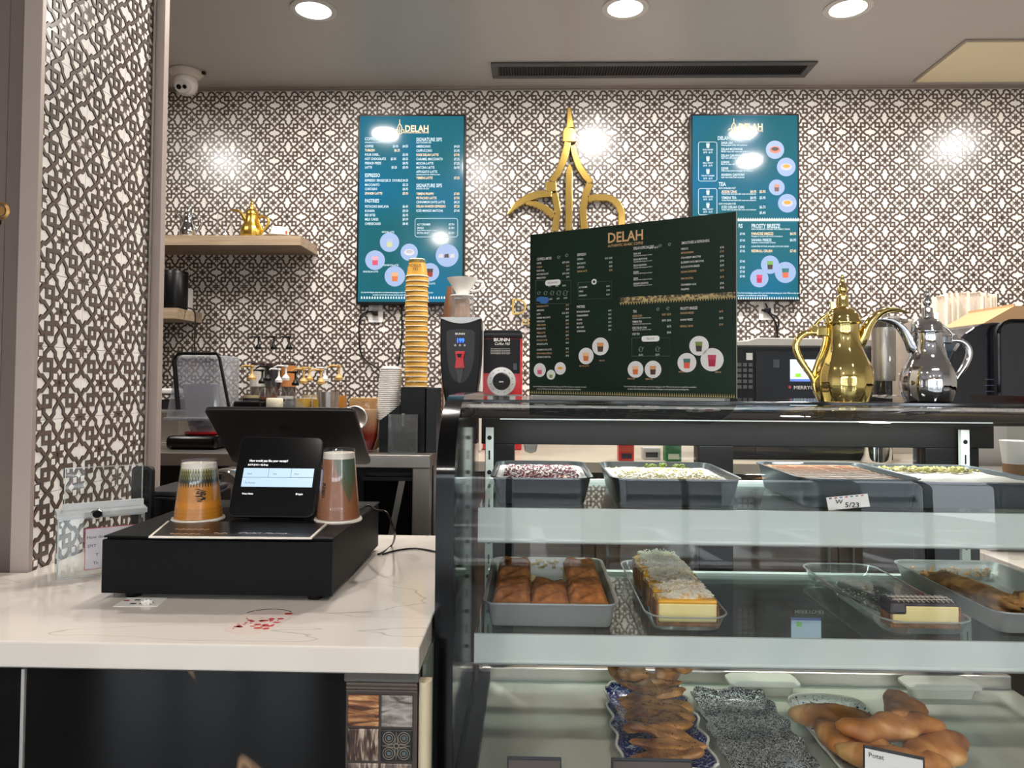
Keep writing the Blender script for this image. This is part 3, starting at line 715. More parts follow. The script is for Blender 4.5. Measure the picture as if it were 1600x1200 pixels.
# ================================================================== DISPLAY CASE
CX0, CX1, YC, YB = -.153, 1.155, 1.197, 1.90
ZTOP = 1.324
case = thing('display_case', 'refrigerated pastry display case with curved front glass and black ends', 'display case', ((CX0+CX1)/2,1.5,0))
def curve(off=0, z0=.60, yend=1.50, zt=ZTOP):
    pts = [(YC+off, z0)]
    for i in range(13):
        t = math.pi/2*i/12; pts.append((1.40-(.203-off)*math.cos(t), 1.19+(zt-off-1.19)*math.sin(t)))
    pts.append((yend, zt-off)); return pts
# end panels: a black curved frame, glossy
endm = mat('case gloss black', (7,7,8), .12, spec=.3)
def end_panel(x0, x1):
    m = MB(); outer = curve(-.004, .05, 1.92, ZTOP+.008); inner = curve(.034, .05, 1.92, ZTOP-.0)
    n = len(outer)
    vs = []
    for a,d in zip(outer,inner): vs += [(x0,*a),(x1,*a),(x1,*d),(x0,*d)]
    m.add(vs,[(4*i+k,4*i+(k+1)%4,4*i+4+(k+1)%4,4*i+4+k) for i in range(n-1) for k in range(4)]+[(3,2,1,0),(4*n-4,4*n-3,4*n-2,4*n-1)])
    return m
end_panel(CX0,CX0+.030).build('end_frame', endm, case, smooth=40)
# left side is a dark mirror-finished liner
sidem = mat('liner mirror', (66,69,67), .08, metal=.7)
m = MB(); pr_ = curve(.034,.05,1.80,ZTOP-.002); m.prism(pr_+[(1.80,.05)], 'x', CX0+.004, CX0+.026); m.build('side_liner', sidem, case)
end_panel(CX1-.030,CX1).build('end_frame', endm, case, smooth=40)
m = MB(); m.prism(pr_+[(1.80,.05)], 'x', CX1-.014, CX1-.010); m.build('side_glass', case_glass, case)
# curved front glass
m = MB(); pts = curve(.004,.60,1.50,ZTOP); 
vs = [(x,*p) for p in pts for x in (CX0+.030,CX1-.030)]
m.add(vs, [(2*i,2*i+1,2*i+3,2*i+2) for i in range(len(pts)-1)])
m.build('front_glass', case_glass, case, smooth=60, fixn=False)
MB().box(CX0+.030,CX1-.030,1.50,YB,ZTOP-.010,ZTOP).build('top_panel', mat('top black glass',(30,32,33),.07,spec=.8), case, bevel=.001)
MB().box(CX0+.030,CX1-.030,1.495,1.505,ZTOP-.016,ZTOP-.0105).build('top_trim', mat('aluminium trim',(170,166,160),.35,metal=.7), case)
canm = mat('canopy brown black', (20,16,14), .35, spec=.25)
MB().box(CX0+.031,CX1-.031,1.64,1.80,ZTOP-.045,ZTOP-.0105).build('canopy', canm, case, bevel=.004)
# rear frame
rf = mat('rear frame black', (10,9,9), .45, spec=.25)
YR = 1.82
def rx(px,y=YR): return WZ(px,800,1.0).x*0+W(px,800,y).x
zh = W(900,695,YR).z
m = MB()
m.box(CX0+.031,CX1-.031,YR,YR+.06,zh,ZTOP-.0105)
for a,b in ((757,803),(1092,1146),(1447,1531)):
    m.box(rx(a),rx(b),YR,YR+.06,.62,zh)
m.build('rear_frame', rf, case, bevel=.002)
for a,b in ((803,1092),(1146,1447)):
    MB().box(rx(a)+.001,rx(b)-.001,YR+.02,YR+.024,.70,zh-.001).build('sliding_door', case_glass, case)
# shelf rails
railm = mat('white slotted rail', (216,220,214), .4)
def rail(px0,px1,yy,z1):
    a,b = W(px0,800,yy).x, W(px1,800,yy).x
    r = MB().box(a,b,yy,yy+.012,.68,z1).build('shelf_rail', railm, case)
    m = MB(); z = .72; k = 0; c = (a+b)/2
    while z < z1-.02:
        if k%2: m.box(c-.0017,c+.0017,yy-.0006,yy-.0001,z-.011,z+.011)
        else:
            m.disc((c,yy-.0004,z),.0055,14); 
        z += .042; k += 1
    m.build('slots', black, r)
rail(758,770,1.80,W(764,668,1.80).z)
rail(1503,1516,1.80,W(1510,672,1.80).z)
# shelves
strip_m = mat('price strip', (206,214,210), .35, spec=.5, fn=noisy((198,208,204),(210,216,212),6,(1,1,.2),3))
shelf_glass = glass('shelf glass',(228,238,234),1.4,0,.02,.03)
SH = []
for k,(pxl,pyt,pyb,yf,yb_) in enumerate(((747,793,847,1.38,1.78),(741,990,1036,1.33,1.78))):
    a = W(pxl,pyt,yf); zt_ = a.z; zl = W(pxl,pyb,yf).z
    SH.append(zt_)
    MB().box(a.x,CX1-.045,yf+.006,yb_,zt_-.008,zt_-.002).build('glass_shelf', shelf_glass, case)
    m = MB(); m.prism([(yf,zt_-.0005),(yf+.006,zt_-.0005),(yf+.006,zl),(yf-.003,zl),(yf-.004,zl+.004),(yf-.001,zl+.007)],'x',a.x,CX1-.045)
    m.build('price_strip', strip_m, case)
    MB().box(a.x,CX1-.045,yf-.0048,yf-.0035,zl-.0005,zl+.0015).build('strip_lip', mat('strip lip dark',(120,122,120),.4), case)
    MB().box(a.x,CX1-.045,yb_-.02,yb_,zt_-.011,zt_+.004).build('rear_edge', strip_m, case)
    for x in (a.x+.004, CX1-.058): MB().box(x,x+.003,yf+.02,yb_,zt_-.032,zt_-.009).build('bracket', railm, case)
S1, S2 = SH
# deck
ZK = .653
deck_m = mat('deck white', (188,191,176), .22, spec=.5)
a = W(742,1180,1.36)
MB().box(CX0+.031,CX1-.031,YC+.01,1.765,.60,ZK).build('deck', deck_m, case)
MB().box(CX0+.031,CX1-.031,1.7655,1.80,.60,ZK+.03).build('rear_ledge', steel, case, bevel=.003)
MB().box(CX0+.031,CX0+.060,YC+.01,1.765,ZK,ZK+.02).build('side_trim', rf, case)
MB().box(CX0,CX1,YC,YB,.05,.599).build('base', endm, case)
# cool tube and lamp added under the canopy to light the case interior
MB().box(CX0+.08,CX1-.08,1.745,1.765,ZTOP-.0525,ZTOP-.0455).build('added_light_tube', mat('added case tube',(240,250,250),.4,emit=(235,248,248),es=.5), case)
ld = bpy.data.lights.new('case_fill_light','AREA'); ld.shape = 'RECTANGLE'; ld.size = 1.1; ld.size_y = .03; ld.energy = 3.2; ld.color = (.92,1,.97)
lo = bpy.data.objects.new('case_fill_light', ld); SC.collection.objects.link(lo); lo.parent = case; lo.location = Vector((.5,1.72,ZTOP-.056))-case.location

# ================================================================== TRAYS AND FOOD
alu = mat('dull aluminium', (170,170,168), .35, metal=.35)
pan_m = mat('slate pan', (96,102,106), .35, metal=.4)
dpan_m = mat('dark plastic pan', (56,60,62), .3)
def rr4(x0,x1,y0,y1,r,n=4): return rrect(x0,x1,y0,y1,r,n)
def pan(name,label,cat,x0,x1,y0,y1,z,h,m_,flare=.012,r=.02,rim=.004,th=.0018,bot=None,body='body',group=None):
    t = thing(name,label,cat,((x0+x1)/2,(y0+y1)/2,z),group)
    def ring(o,zz,rr_=r): return [(p[0],p[1],zz) for p in rr4(x0-o,x1+o,y0-o,y1+o,max(.003,rr_+o))]
    rings = [ring(-.002,z+.0006), ring(0,z+.003), ring(flare,z+h), ring(flare+rim,z+h+.0008), ring(flare+rim,z+h-.002), ring(flare+rim-.001,z+h-.002),ring(flare-.0,z+h-.0012), ring(flare-th,z+h-.001), ring(-th,z+.004), ring(-.006,z+.0025)]
    n = len(rings[0]); m = MB(); vs = [v for R_ in rings for v in R_]; fs = []
    for j in range(len(rings)-1):
        for i in range(n): fs.append((j*n+i,j*n+(i+1)%n,(j+1)*n+(i+1)%n,(j+1)*n+i))
    fs += [tuple(range(n))[::-1], tuple(range((len(rings)-1)*n, len(rings)*n))]
    m.add(vs,fs); m.build(body,m_,t,smooth=50); return t
def crumbs(parent, x0,x1,y0,y1,z, n, s, mats, name='crumbs', seed=1, hz=0, dens=None, flatn=.6):
    rr = random.Random(seed); m = MB()
    for i in range(n):
        x,y = rr.uniform(x0,x1), rr.uniform(y0,y1)
        if dens and rr.random() > dens(x,y): continue
        k = s*rr.uniform(.5,1.4); a = rr.uniform(0,6.3); c,s_ = math.cos(a),math.sin(a); zz = z+rr.uniform(0,hz); mi = rr.randrange(len(mats))
        e = k*rr.uniform(.5,.9)
        m.add([(x+k*c,y+k*s_,zz),(x-e*s_,y+e*c,zz+.0002),(x-k*c,y-k*s_,zz),(x+e*s_,y-e*c,zz),(x,y,zz+k*flatn)],[(0,1,4),(1,2,4),(2,3,4),(3,0,4)],mi)
    return m.build(name, mats, parent, kind='stuff', fixn=False)
def slab(parent,x0,x1,y0,y1,z,h,m_,name,amp=.001,nx=24,ny=24,seed=0,fr=40,r=.021):
    m = MB(); vs = []; fs = []; g = .008; x0 -= g; x1 += g; y0 -= g; y1 += g; mx_,my_ = (x0+x1)/2,(y0+y1)/2
    def rnd(x,y,r_=r+.008,sc_=1.0):
        dx = abs(x-mx_)-((x1-x0)/2-r_); dy = abs(y-my_)-((y1-y0)/2-r_)
        if dx > 0 and dy > 0:
            L = math.hypot(dx,dy)
            if L > r_: k_ = r_/L; x -= math.copysign(dx*(1-k_),x-mx_); y -= math.copysign(dy*(1-k_),y-my_)
        return (mx_+(x-mx_)*sc_, my_+(y-my_)*sc_)
    for j in range(ny+1):
        for i in range(nx+1):
            x = x0+(x1-x0)*i/nx; y = y0+(y1-y0)*j/ny; vs.append((*rnd(x,y),z+h+amp*noise.noise(Vector((x*fr,y*fr,seed)))))
    for j in range(ny):
        for i in range(nx): a = j*(nx+1)+i; fs.append((a,a+1,a+nx+2,a+nx+1))
    m.add(vs,fs); b = [0,nx,(ny+1)*(nx+1)-1,ny*(nx+1)]
    k = len(m.v); g2 = g+.009; m.add([(x0+g2,y0+g2,z+.004),(x1-g2,y0+g2,z+.004),(x1-g2,y1-g2,z+.004),(x0+g2,y1-g2,z+.004)],[(3,2,1,0)])
    edge = [list(range(nx+1)),[j*(nx+1)+nx for j in range(ny+1)],[ny*(nx+1)+nx-i for i in range(nx+1)],[(ny-j)*(nx+1) for j in range(ny+1)]]
    for q,e in enumerate(edge): m.f.append(tuple([k+q]+e+[k+(q+1)%4])); m.m.append(0)
    return m.build(name,m_,parent,smooth=50,fixn=False)
YSA, YSB = 1.425, 1.70
cream_top = mat('whipped cream', (232,222,214), .6); rosep = [mat('rose petal %d'%i,c,.6) for i,c in enumerate(((120,36,58),(150,58,76),(84,30,44)))]
pist = [mat('pistachio %d'%i,c,.6) for i,c in enumerate(((196,186,96),(168,160,80),(222,206,140)))]
X = lambda px,y: W(px,780,y).x
t = pan('dessert_tray','black deep tray of cream dessert sprinkled with dried rose petals','tray',X(778,1.42),X(915,1.42),YSA,YSB,S1,.052,dpan_m)
x0,x1 = X(778,1.42),X(915,1.42)
slab(t,x0+.001,x1-.001,YSA+.001,YSB-.001,S1+.004,.040,cream_top,'cream_filling',.003)
crumbs(t,x0+.008,x1-.008,YSA+.008,YSB-.008,S1+.0455,900,.0032,rosep,'rose_petals',1)
x0,x1 = X(968,1.42),X(1150,1.42)
t = pan('dessert_tray','deep tray of cream dessert sprinkled with crushed pistachio, second from left','tray',x0,x1,YSA,YSB,S1,.052,dpan_m)
slab(t,x0+.001,x1-.001,YSA+.001,YSB-.001,S1+.004,.036,cream_top,'cream_filling',.003,seed=2)
crumbs(t,x0+.008,x1-.008,YSA+.008,YSB-.008,S1+.0415,900,.003,pist,'pistachio_crumbs',2)
rr = random.Random(3); m = MB()
for cx_,cy_ in ((x0+.10,YSB-.03),(x0+.16,YSB-.035),(x0+.13,YSB-.02)):
    for i in range(14):
        a = rr.uniform(0,6.28); q = rr.uniform(0,.013); m.blob((cx_+q*math.cos(a),cy_+q*math.sin(a),S1+.047+.004*rr.random()),(.004,.003,.003),nu=6,nv=4,amp=.4,seed=i)
m.build('pistachio_clusters', mat('green pistachio',(112,128,44),.6), t, kind='stuff')
x0,x1 = X(1262,1.42),X(1432,1.42)
t = pan('dessert_tray','large tray of brown pudding cake scored with pale lines and a date sticker','tray',x0,x1,YSA,YSB,S1,.056,pan_m,rim=.005)
brown_top = mat('cocoa pudding',rough=.35,fn=noisy((112,66,44),(142,90,62),30,(1,1,1),4,.35,.65))
slab(t,x0+.001,x1-.001,YSA+.001,YSB-.001,S1+.004,.045,brown_top,'pudding',.002,seed=5)
m = MB(); rr = random.Random(5); nx,ny = 4,9
for i in range(nx+1):
    x = x0+.012+(x1-x0-.024)*i/nx
    m.tube([(x+.003*rr.uniform(-1,1),YSA+.01+(YSB-YSA-.02)*j/14,S1+.0508) for j in range(15)],.0007,4)
for j in range(ny):
    y = YSA+.014+(YSB-YSA-.028)*j/(ny-1)
    m.tube([(x0+.008+(x1-x0-.016)*i/10,y+.003*rr.uniform(-1,1),S1+.0512) for i in range(11)],.0007,4)
m.build('caramel_lines', mat('caramel lines',(216,180,148),.5), t, kind='stuff')
# date sticker
s0 = W(1293,780,YSA-.010); s1_ = W(1355,772,YSA-.010)
lt = MB(); zc0 = W(1322,784,YSA-.01).z; Ts = Matrix.Translation(((s0.x+s1_.x)/2,YSA-.0125,zc0)) @ Matrix.Rotation(math.radians(-6),4,'Y') @ Matrix.Rotation(math.radians(-12),4,'X')
MB(Ts).box(-.039,.039,-.0004,0,-.012,.012).build('date_sticker', paper, t)
m = MB(Ts)
for i,c in enumerate((0,1,2,1,2,0,1)): m.box(-.034+.010*i,-.029+.010*i,-.0008,-.0005,.0085,.0105,c)
m.build('sticker_marks',[ink,mat('mark red',(190,40,40),.5),mat('mark blue',(60,110,160),.5)],t)
v = Ts @ Vector((-.024,-.001,-.001)); text('W',v,.008,ink,t,sx=1.2,bold=.01)
v = Ts @ Vector((-.008,-.001,-.009)); text('5/23',v,.0095,ink,t,sx=1.2,bold=.01)
x0,x1 = X(1440,1.42),X(1640,1.42)
t = pan('dessert_tray','tray of pale pudding with green and yellow topping at the right','tray',x0,x1,YSA,YSB,S1,.052,pan_m)
slab(t,x0+.001,x1-.001,YSA+.001,YSB-.001,S1+.004,.040,cream_top,'cream_filling',.003,seed=8)
crumbs(t,x0+.01,x1-.01,YSB-.09,YSB-.012,S1+.0455,700,.0045,pist+[mat('olive crumb',(120,112,54),.6)],'topping',9,.006)

# ---- shelf 2: tiramisu pan
px0,px1,py0,py1 = -.072,.150,1.372,1.70
t = pan('baking_pan','square aluminium pan of cocoa-dusted tiramisu squares with one piece missing','pan',px0,px1,py0,py1,S2,.046,alu,.010,.012,.005)
cocoa = mat('cocoa dust', rough=.9, fn=noisy((138,80,36),(196,124,64),90,(1,1,1),5,.3,.7,bump=.35))
creamy = mat('mascarpone', (226,206,152), .6)
gw = (px1-px0-.006)/3; gd = (py1-py0-.008)/2
k = 0
labs = {(0,0):'front left cocoa tiramisu square in the aluminium pan',(1,0):'front middle cocoa tiramisu square in the aluminium pan',(2,0):'front right cocoa tiramisu square in the aluminium pan',
        (0,1):'back left cocoa tiramisu square in the aluminium pan',(2,1):'back right cocoa tiramisu square in the aluminium pan'}
for (i,j),lb in labs.items():
    ax = px0+.003+i*gw; ay = py0+.004+j*gd; m = MB(); nx,ny = 18,26; vs=[]; fs=[]
    H_ = .038 if not (i==1) else .034
    for b in range(ny+1):
        for a_ in range(nx+1):
            u,v = a_/nx,b/ny; x = ax+(gw-.0015)*u; y = ay+(gd-.002)*v
            ph = (v*(3.0 if i != 1 else 2.0)-u*1.1)*math.pi
            e = min(1,min(u,1-u)*8)*min(1,min(v,1-v)*8)
            z = S2+.005+H_+e*.016*abs(math.sin(ph))**.6+.0012*noise.noise(Vector((x*300,y*300,0)))
            vs.append((x,y,z))
    for b in range(ny):
        for a_ in range(nx): q = b*(nx+1)+a_; fs.append((q,q+1,q+nx+2,q+nx+1))
    m.add(vs,fs)
    o = m.build('cocoa_top',cocoa,None,smooth=60,fixn=False)
    th_ = thing('tiramisu_square',lb,'cake',(ax+gw/2,ay+gd/2,S2),'tiramisu squares in the aluminium pan'); 
    for v_ in o.data.vertices: v_.co -= th_.location
    o.parent = th_
    MB().box(ax,ax+gw-.0015,ay,ay+gd-.002,S2+.0055,S2+.005+H_*.98,0).build('cake_body',[creamy],th_)
rr = random.Random(12); m = MB()
for q in range(40):
    x = px0+gw+.004+rr.random()**1.6*gw*.5; y = py0+gd+.01+rr.random()*gd*.45; m.blob((x,y,S2+.006+.022*rr.random()),(.007,.007,.006),nu=8,nv=6,amp=.6,fr=3,seed=q)
for q in range(26): m.blob((px0+gw+rr.random()*gw*1.1,py1+.004+.003*rr.random(),S2+.012+.03*rr.random()),(.006,.002,.004),nu=7,nv=5,amp=.6,seed=q)
m.build('cream_smears', creamy, t, smooth=True, kind='stuff')
# ---- clear platters
def platter(label,x0,x1,y0,y1,z,h=.030,name='clear_platter'):
    t = thing(name,label,'platter',((x0+x1)/2,(y0+y1)/2,z)); m = MB()
    def ring(o,zz): return [(p[0],p[1],zz) for p in rr4(x0-o,x1+o,y0-o,y1+o,.03+o,6)]
    R_ = [ring(-.004,z+.0008),ring(0,z+.003),ring(.006,z+h*.6),ring(.012,z+h)]
    n = len(R_[0]); fs = [(j*n+i,j*n+(i+1)%n,(j+1)*n+(i+1)%n,(j+1)*n+i) for j in range(3) for i in range(n)]+[tuple(range(n))[::-1]]
    m.add([v for r_ in R_ for v in r_],fs); m.build('dish',glass('platter plastic',(238,242,240),1.5,.02,.05,.04),t,smooth=60)
    e = MB(); rp = ring(.012,z+h); e.tube(rp+[rp[0]],.0017,6); e.build('rim',glass('platter rim',(225,228,225),1.5,.05,.25,.25),t,smooth=True); return t
platter('clear oblong platter holding the row of cheesecake slices with coconut',.225,.352,1.36,1.765,S2,.028)
cc = mat('cheesecake cream', rough=.6, fn=noisy((232,212,140),(240,224,164),25,(1,1,1),3,.3,.7)); crust = mat('biscuit crust', rough=.8, fn=noisy((112,70,34),(152,100,56),80,(1,1,1),4)); glaze = mat('mango glaze',(232,168,30),.2,coat=.4)
coco = mat('coconut shreds',(236,230,214),.7)
def cake_slice(name,label,x0,x1,y0,y1,z,h,group,topm,crust_r=.0,shreds=True,seed=0):
    t = thing(name,label,'cake',((x0+x1)/2,(y0+y1)/2,z),group)
    def lay(z0_,z1_,nm,m_,o=0,b=.0015): MB().box(x0-o,x1+o,y0,y1+o*0,z+z0_,z+z1_).build(nm,m_,t,bevel=b)
    lay(0.0005,.009,'crust_base',crust,.001,.003); lay(.009,h-.006,'cream_layer',cc,0,.004); lay(h-.009,h,'glaze_layer',topm,.0006,.004)
    MB().box(x0-.004,x0-.0002,y0+.001,y1,z+.001,z+h*.85).box(x1+.0002,x1+.004,y0+.001,y1,z+.001,z+h*.8).build('crust_side',crust,t,bevel=.0015)
    if shreds:
        rr = random.Random(seed); m = MB()
        for i in range(190):
            x = rr.uniform(x0+.010,x1-.008); y = rr.uniform(y0+.001,y1); a = rr.uniform(0,6.28); L = rr.uniform(.003,.0075); zz = z+h+.001+rr.uniform(.004,.018)*(1-abs((x-(x0+x1)/2)/(x1-x0)*1.3)); c,s_ = math.cos(a)*L,math.sin(a)*L
            m.tube([(x-c,y-s_,zz-.001),(x,y,zz+.0015),(x+c,y+s_,zz-.001*rr.random())],.0008,4)
        m.build('coconut_shreds',coco,t,kind='stuff')
    return t
ords = ['front slice of the mango cheesecake row, topped with coconut','second mango cheesecake slice behind the front one','third mango cheesecake slice from the front','fourth mango cheesecake slice from the front','fifth mango cheesecake slice from the front','rearmost mango cheesecake slice in the row']
y = 1.368
mound = mat('coconut mound',rough=.8,fn=noisy((226,176,84),(238,230,206),55,(1,1,1),4,.4,.55,bump=.3))
for i in range(6):
    sl = cake_slice('cheesecake_slice',ords[i],.236+.003*(i%2),.343-.002*(i%3),y,y+.047,S2+.004,.050,'mango cheesecake slices on the platter',glaze,seed=i)
    sl.rotation_euler = (0,0,math.radians([0,-5,4,-6,5,-4][i]))
    MB().blob((.290,y+.027,S2+.053),(.050,.021,.011),nu=22,nv=12,amp=.35,fr=3,seed=i).build('coconut_mound',mound,sl,smooth=80); y += .060
platter('nearly empty clear oblong platter with crumbs',.648,.792,1.36,1.765,S2,.026)
o = crumbs(None,.67,.76,1.50,1.66,S2+.004,60,.003,[mat('dark crumb',(90,70,48),.8),mat('pale crumb',(190,176,140),.8)],'platter_crumbs',4)
o['label'] = 'small brown crumbs scattered on the nearly empty platter'; o['category'] = 'crumbs'
choc = mat('chocolate glaze',(42,24,20),.15,coat=.5)
t = cake_slice('cheesecake_slice','single chocolate-topped cheesecake slice at the front of the empty platter',.665,.785,1.378,1.42,S2+.004,.049,None,choc,shreds=False)
MB().box(.659,.690,1.3765,1.421,S2+.030,S2+.0545).build('chocolate_cap',choc,t,bevel=.004)
m = MB()
for i in range(12): x = .675+i*.009; m.tube([(x,1.376,S2+.054),(x+.004,1.40,S2+.0545),(x-.002,1.422,S2+.054)],.0008,4)
m.tube([(.67,1.39,S2+.0545),(.78,1.392,S2+.0545)],.0008,4); m.tube([(.67,1.41,S2+.0545),(.78,1.408,S2+.0545)],.0008,4); m.build('white_drizzle',mat('white chocolate',(226,216,200),.4),t)
# ---- pastry tray right
x0,x1 = .855,1.065
t = pan('baking_tray','shallow aluminium tray with crumbly golden pastry pieces at the right','tray',x0,x1,1.375,1.74,S2,.042,alu,.014,.02)
pg = mat('golden flaky pastry', rough=.7, fn=noisy((134,84,34),(206,158,92),40,(1,1,1),5,.3,.7,bump=.4))
pgl = mat('baked dough', rough=.36, fn=noisy((104,52,18),(208,148,80),18,(1,1,2.5),4,.36,.64,bump=.10))
for k,(x,y,rx_,ry,rz_,a,lb) in enumerate(((.915,1.56,.030,.14,.020,.12,'long flaky pastry roll lying along the left of the tray'),(.965,1.46,.05,.040,.022,.5,'flaky pastry lump at the front of the tray'),(1.015,1.47,.03,.05,.014,.2,'flaky pastry piece toward the tray\'s right front'))):
    m = MB(); m.blob((x,y,S2+.006+rz_),(rx_,ry,rz_),nu=26,nv=16,amp=.45,fr=3.2,seed=k+3,rot=Matrix.Rotation(a,3,'Z')); tag(m.build('pastry_piece',pg,smooth=70),lb,'pastry','pastry pieces in the right tray')
crumbs(t,x0+.005,x1-.01,1.38,1.60,S2+.005,700,.004,[pg,mat('pale crumb')],'pastry_crumbs',7,.006)
crumbs(t,x0+.005,x1-.005,1.72,1.742,S2+.012,160,.004,[pg],'baked_residue',8,.02)
for k,(x,lb) in enumerate(((.975,'left white cream cube on the pastry tray'),(1.003,'right white cream cube on the pastry tray'))):
    tag(MB().box(x,x+.024,1.41,1.434,S2+.030,S2+.048).build('cream_cube',cream_top,bevel=.002),lb,'sweet')
# ---- deck: wavy plates
def plate(label,x0,x1,y0,y1,m_in,rimm,wave=.006,name='serving_plate',h=.022,rad=.02,flare=.016,nseg=5):
    t = thing(name,label,'plate',((x0+x1)/2,(y0+y1)/2,ZK)); m = MB()
    base = rr4(x0,x1,y0,y1,rad,nseg)
    # resample along the outline for the waves
    P = []; 
    for i in range(len(base)):
        a,b = Vector(base[i]),Vector(base[(i+1)%len(base)]); k = max(1,int((b-a).length/.012))
        for q in range(k): P.append(a+(b-a)*q/k)
    cx_,cy_ = (x0+x1)/2,(y0+y1)/2; n = len(P); R_ = []
    for o,zz,w in ((-.03,.0005,0),(-.022,.004,0),(-.002,h*.7,.4),(.004,h,1),(.0055,h-.001,1),(.003,h-.004,1),(-.02,.0,0)):
        r_ = []
        for i,p in enumerate(P):
            d = Vector((p.x-cx_,p.y-cy_)); L = d.length; dn = d/L; ww = wave*w*math.sin(i*2*math.pi/n*14)
            r_.append((p.x+dn.x*(o+ww),p.y+dn.y*(o+ww),ZK+max(.0004,zz)+ww*.25))
        R_.append(r_)
    R_[0] = [(x,y,ZK+.004) for x,y,z in R_[0]]
    fs = [(j*n+i,j*n+(i+1)%n,(j+1)*n+(i+1)%n,(j+1)*n+i) for j in range(len(R_)-1) for i in range(n)]+[tuple(range(n))]
    m.add([v for r_ in R_ for v in r_],fs,0)
    for i in range(2*n,5*n): m.m[i] = 1 if i >= 3*n else 0
    m.build('dish',[m_in,rimm],t,smooth=60,fixn=True)
    if rimm is not m_in:
        e = MB(); e.tube(R_[3]+[R_[3][0]],.0028,6); e.build('rim',rimm,t,smooth=True)
    return t
rimw = mat('china rim',(228,226,216),.2)
def blue_fn(nt,b):
    v = N(nt,'ShaderNodeTexVoronoi',i_Scale=70); nt.links.new(coords(nt),v.inputs[0]); n = N(nt,'ShaderNodeTexNoise',i_Scale=90,i_Detail=2,i_Distortion=2); nt.links.new(coords(nt),n.inputs[0])
    mlt = N(nt,'ShaderNodeMath',operation='ADD'); nt.links.new(v.outputs[0],mlt.inputs[0]); nt.links.new(n.outputs[0],mlt.inputs[1])
    nt.links.new(ramp(nt,n.outputs[0],[(.44,(24,44,120)),(.56,(28,50,130)),(.60,(196,206,222))]),b.inputs['Base Color'])
def speck_fn(nt,b):
    n = N(nt,'ShaderNodeTexNoise',i_Scale=210,i_Detail=1.5,i_Distortion=2.5); nt.links.new(coords(nt),n.inputs[0])
    nt.links.new(ramp(nt,n.outputs[0],[(.52,(16,20,26)),(.56,(216,216,212))]),b.inputs['Base Color'])
def flower_fn(nt,b):
    v = N(nt,'ShaderNodeTexVoronoi',i_Scale=62,i_Randomness=.9); nt.links.new(coords(nt),v.inputs[0])
    n = N(nt,'ShaderNodeTexNoise',i_Scale=45,i_Detail=1,i_Distortion=1.6); nt.links.new(coords(nt),n.inputs[0])
    a = N(nt,'ShaderNodeMath',operation='SUBTRACT'); a.inputs[1].default_value=.5; nt.links.new(n.outputs[0],a.inputs[0]); ab=N(nt,'ShaderNodeMath',operation='ABSOLUTE'); nt.links.new(a.outputs[0],ab.inputs[0])
    r1 = ramp(nt,v.outputs['Distance'],[(.16,(42,56,104)),(.24,(226,228,224))]); r2 = ramp(nt,ab.outputs[0],[(.008,(90,100,124)),(.02,(226,228,224))])
    mx = N(nt,'ShaderNodeMix',data_type='RGBA',blend_type='DARKEN'); mx.inputs[0].default_value=1; nt.links.new(r1,mx.inputs[6]); nt.links.new(r2,mx.inputs[7]); nt.links.new(mx.outputs[2],b.inputs['Base Color'])
bluep = mat('blue china', rough=.12, fn=blue_fn); speckp = mat('speckled glaze', rough=.12, fn=speck_fn); flp = mat('blue flower china', rough=.12, fn=flower_fn)
plate('rectangular wavy plate in cobalt blue with a white rim under sesame pastries',.172,.338,1.34,1.70,bluep,rimw)
plate('black and white speckled wavy rectangular plate, empty',.362,.520,1.34,1.685,speckp,speckp)
plate('white plate with small blue flowers under the golden pastries',.560,.715,1.27,1.66,flp,rimw,wave=.001,rad=.05)
seeds = [mat('nigella seed',(18,16,14),.5)]
def fold_pastry(c,L,Wd,H_,rz,seed,label,group,seeded,m_=pgl,tilt=0):
    t = thing('folded_pastry',label,'pastry',c,group); m = MB(); n=28; k=14; vs=[]; fs=[]; Rz = Matrix.Rotation(rz,3,'Z') @ Matrix.Rotation(tilt,3,'Y')
    for i in range(n+1):
        u = i/n; pf = math.sin(math.pi*u)**.45*(.75+.25*math.cos(u*9+seed)); 
        for j in range(k):
            a = 2*math.pi*j/k; d = Vector((0,math.cos(a),math.sin(a))); nn = 1+.42*noise.noise(Vector((u*6,d.y*1.8,d.z*1.8+seed*2.3)))
            crease = 1-.28*math.exp(-((d.y+.2)/.25)**2)*(d.z>0)
            p = Vector(((u-.5)*L, d.y*Wd*pf*nn, d.z*H_*pf*nn*crease+.006*math.sin(u*5+seed)))
            vs.append(Vector(c)+Rz@p)
    for i in range(n):
        for j in range(k): fs.append((i*k+j,i*k+(j+1)%k,(i+1)*k+(j+1)%k,(i+1)*k+j))
    fs += [tuple(range(k))[::-1],tuple(range(n*k,(n+1)*k))]
    m.add(vs,fs); m.build('dough',m_,t,smooth=80,sub=1)
    if seeded:
        rr = random.Random(seed); s_ = MB()
        for q in range(80):
            i = rr.randrange(3,n-3); j = rr.randrange(1,k//2); v = vs[i*k+j]; nrm = (v-Vector(c)).normalized(); s_.blob(v+Vector((rr.uniform(-.003,.003),rr.uniform(-.003,.003),.0012)),(.0011,.0008,.0007),nu=5,nv=3,amp=0,seed=q)
        s_.build('seeds',seeds,t,kind='stuff')
    return t
lab6 = ['topmost','second from the top','third from the top','fourth from the top','fifth from the top','lowest']
names9 = ['rearmost seeded pastry on the blue plate','second seeded pastry from the back of the blue plate','third seeded pastry from the back of the blue plate','fourth seeded pastry from the back of the blue plate','middle seeded pastry leaning in the blue plate row','fourth seeded pastry from the front of the blue plate','third seeded pastry from the front of the blue plate','second seeded pastry from the front of the blue plate','frontmost seeded pastry on the blue plate']
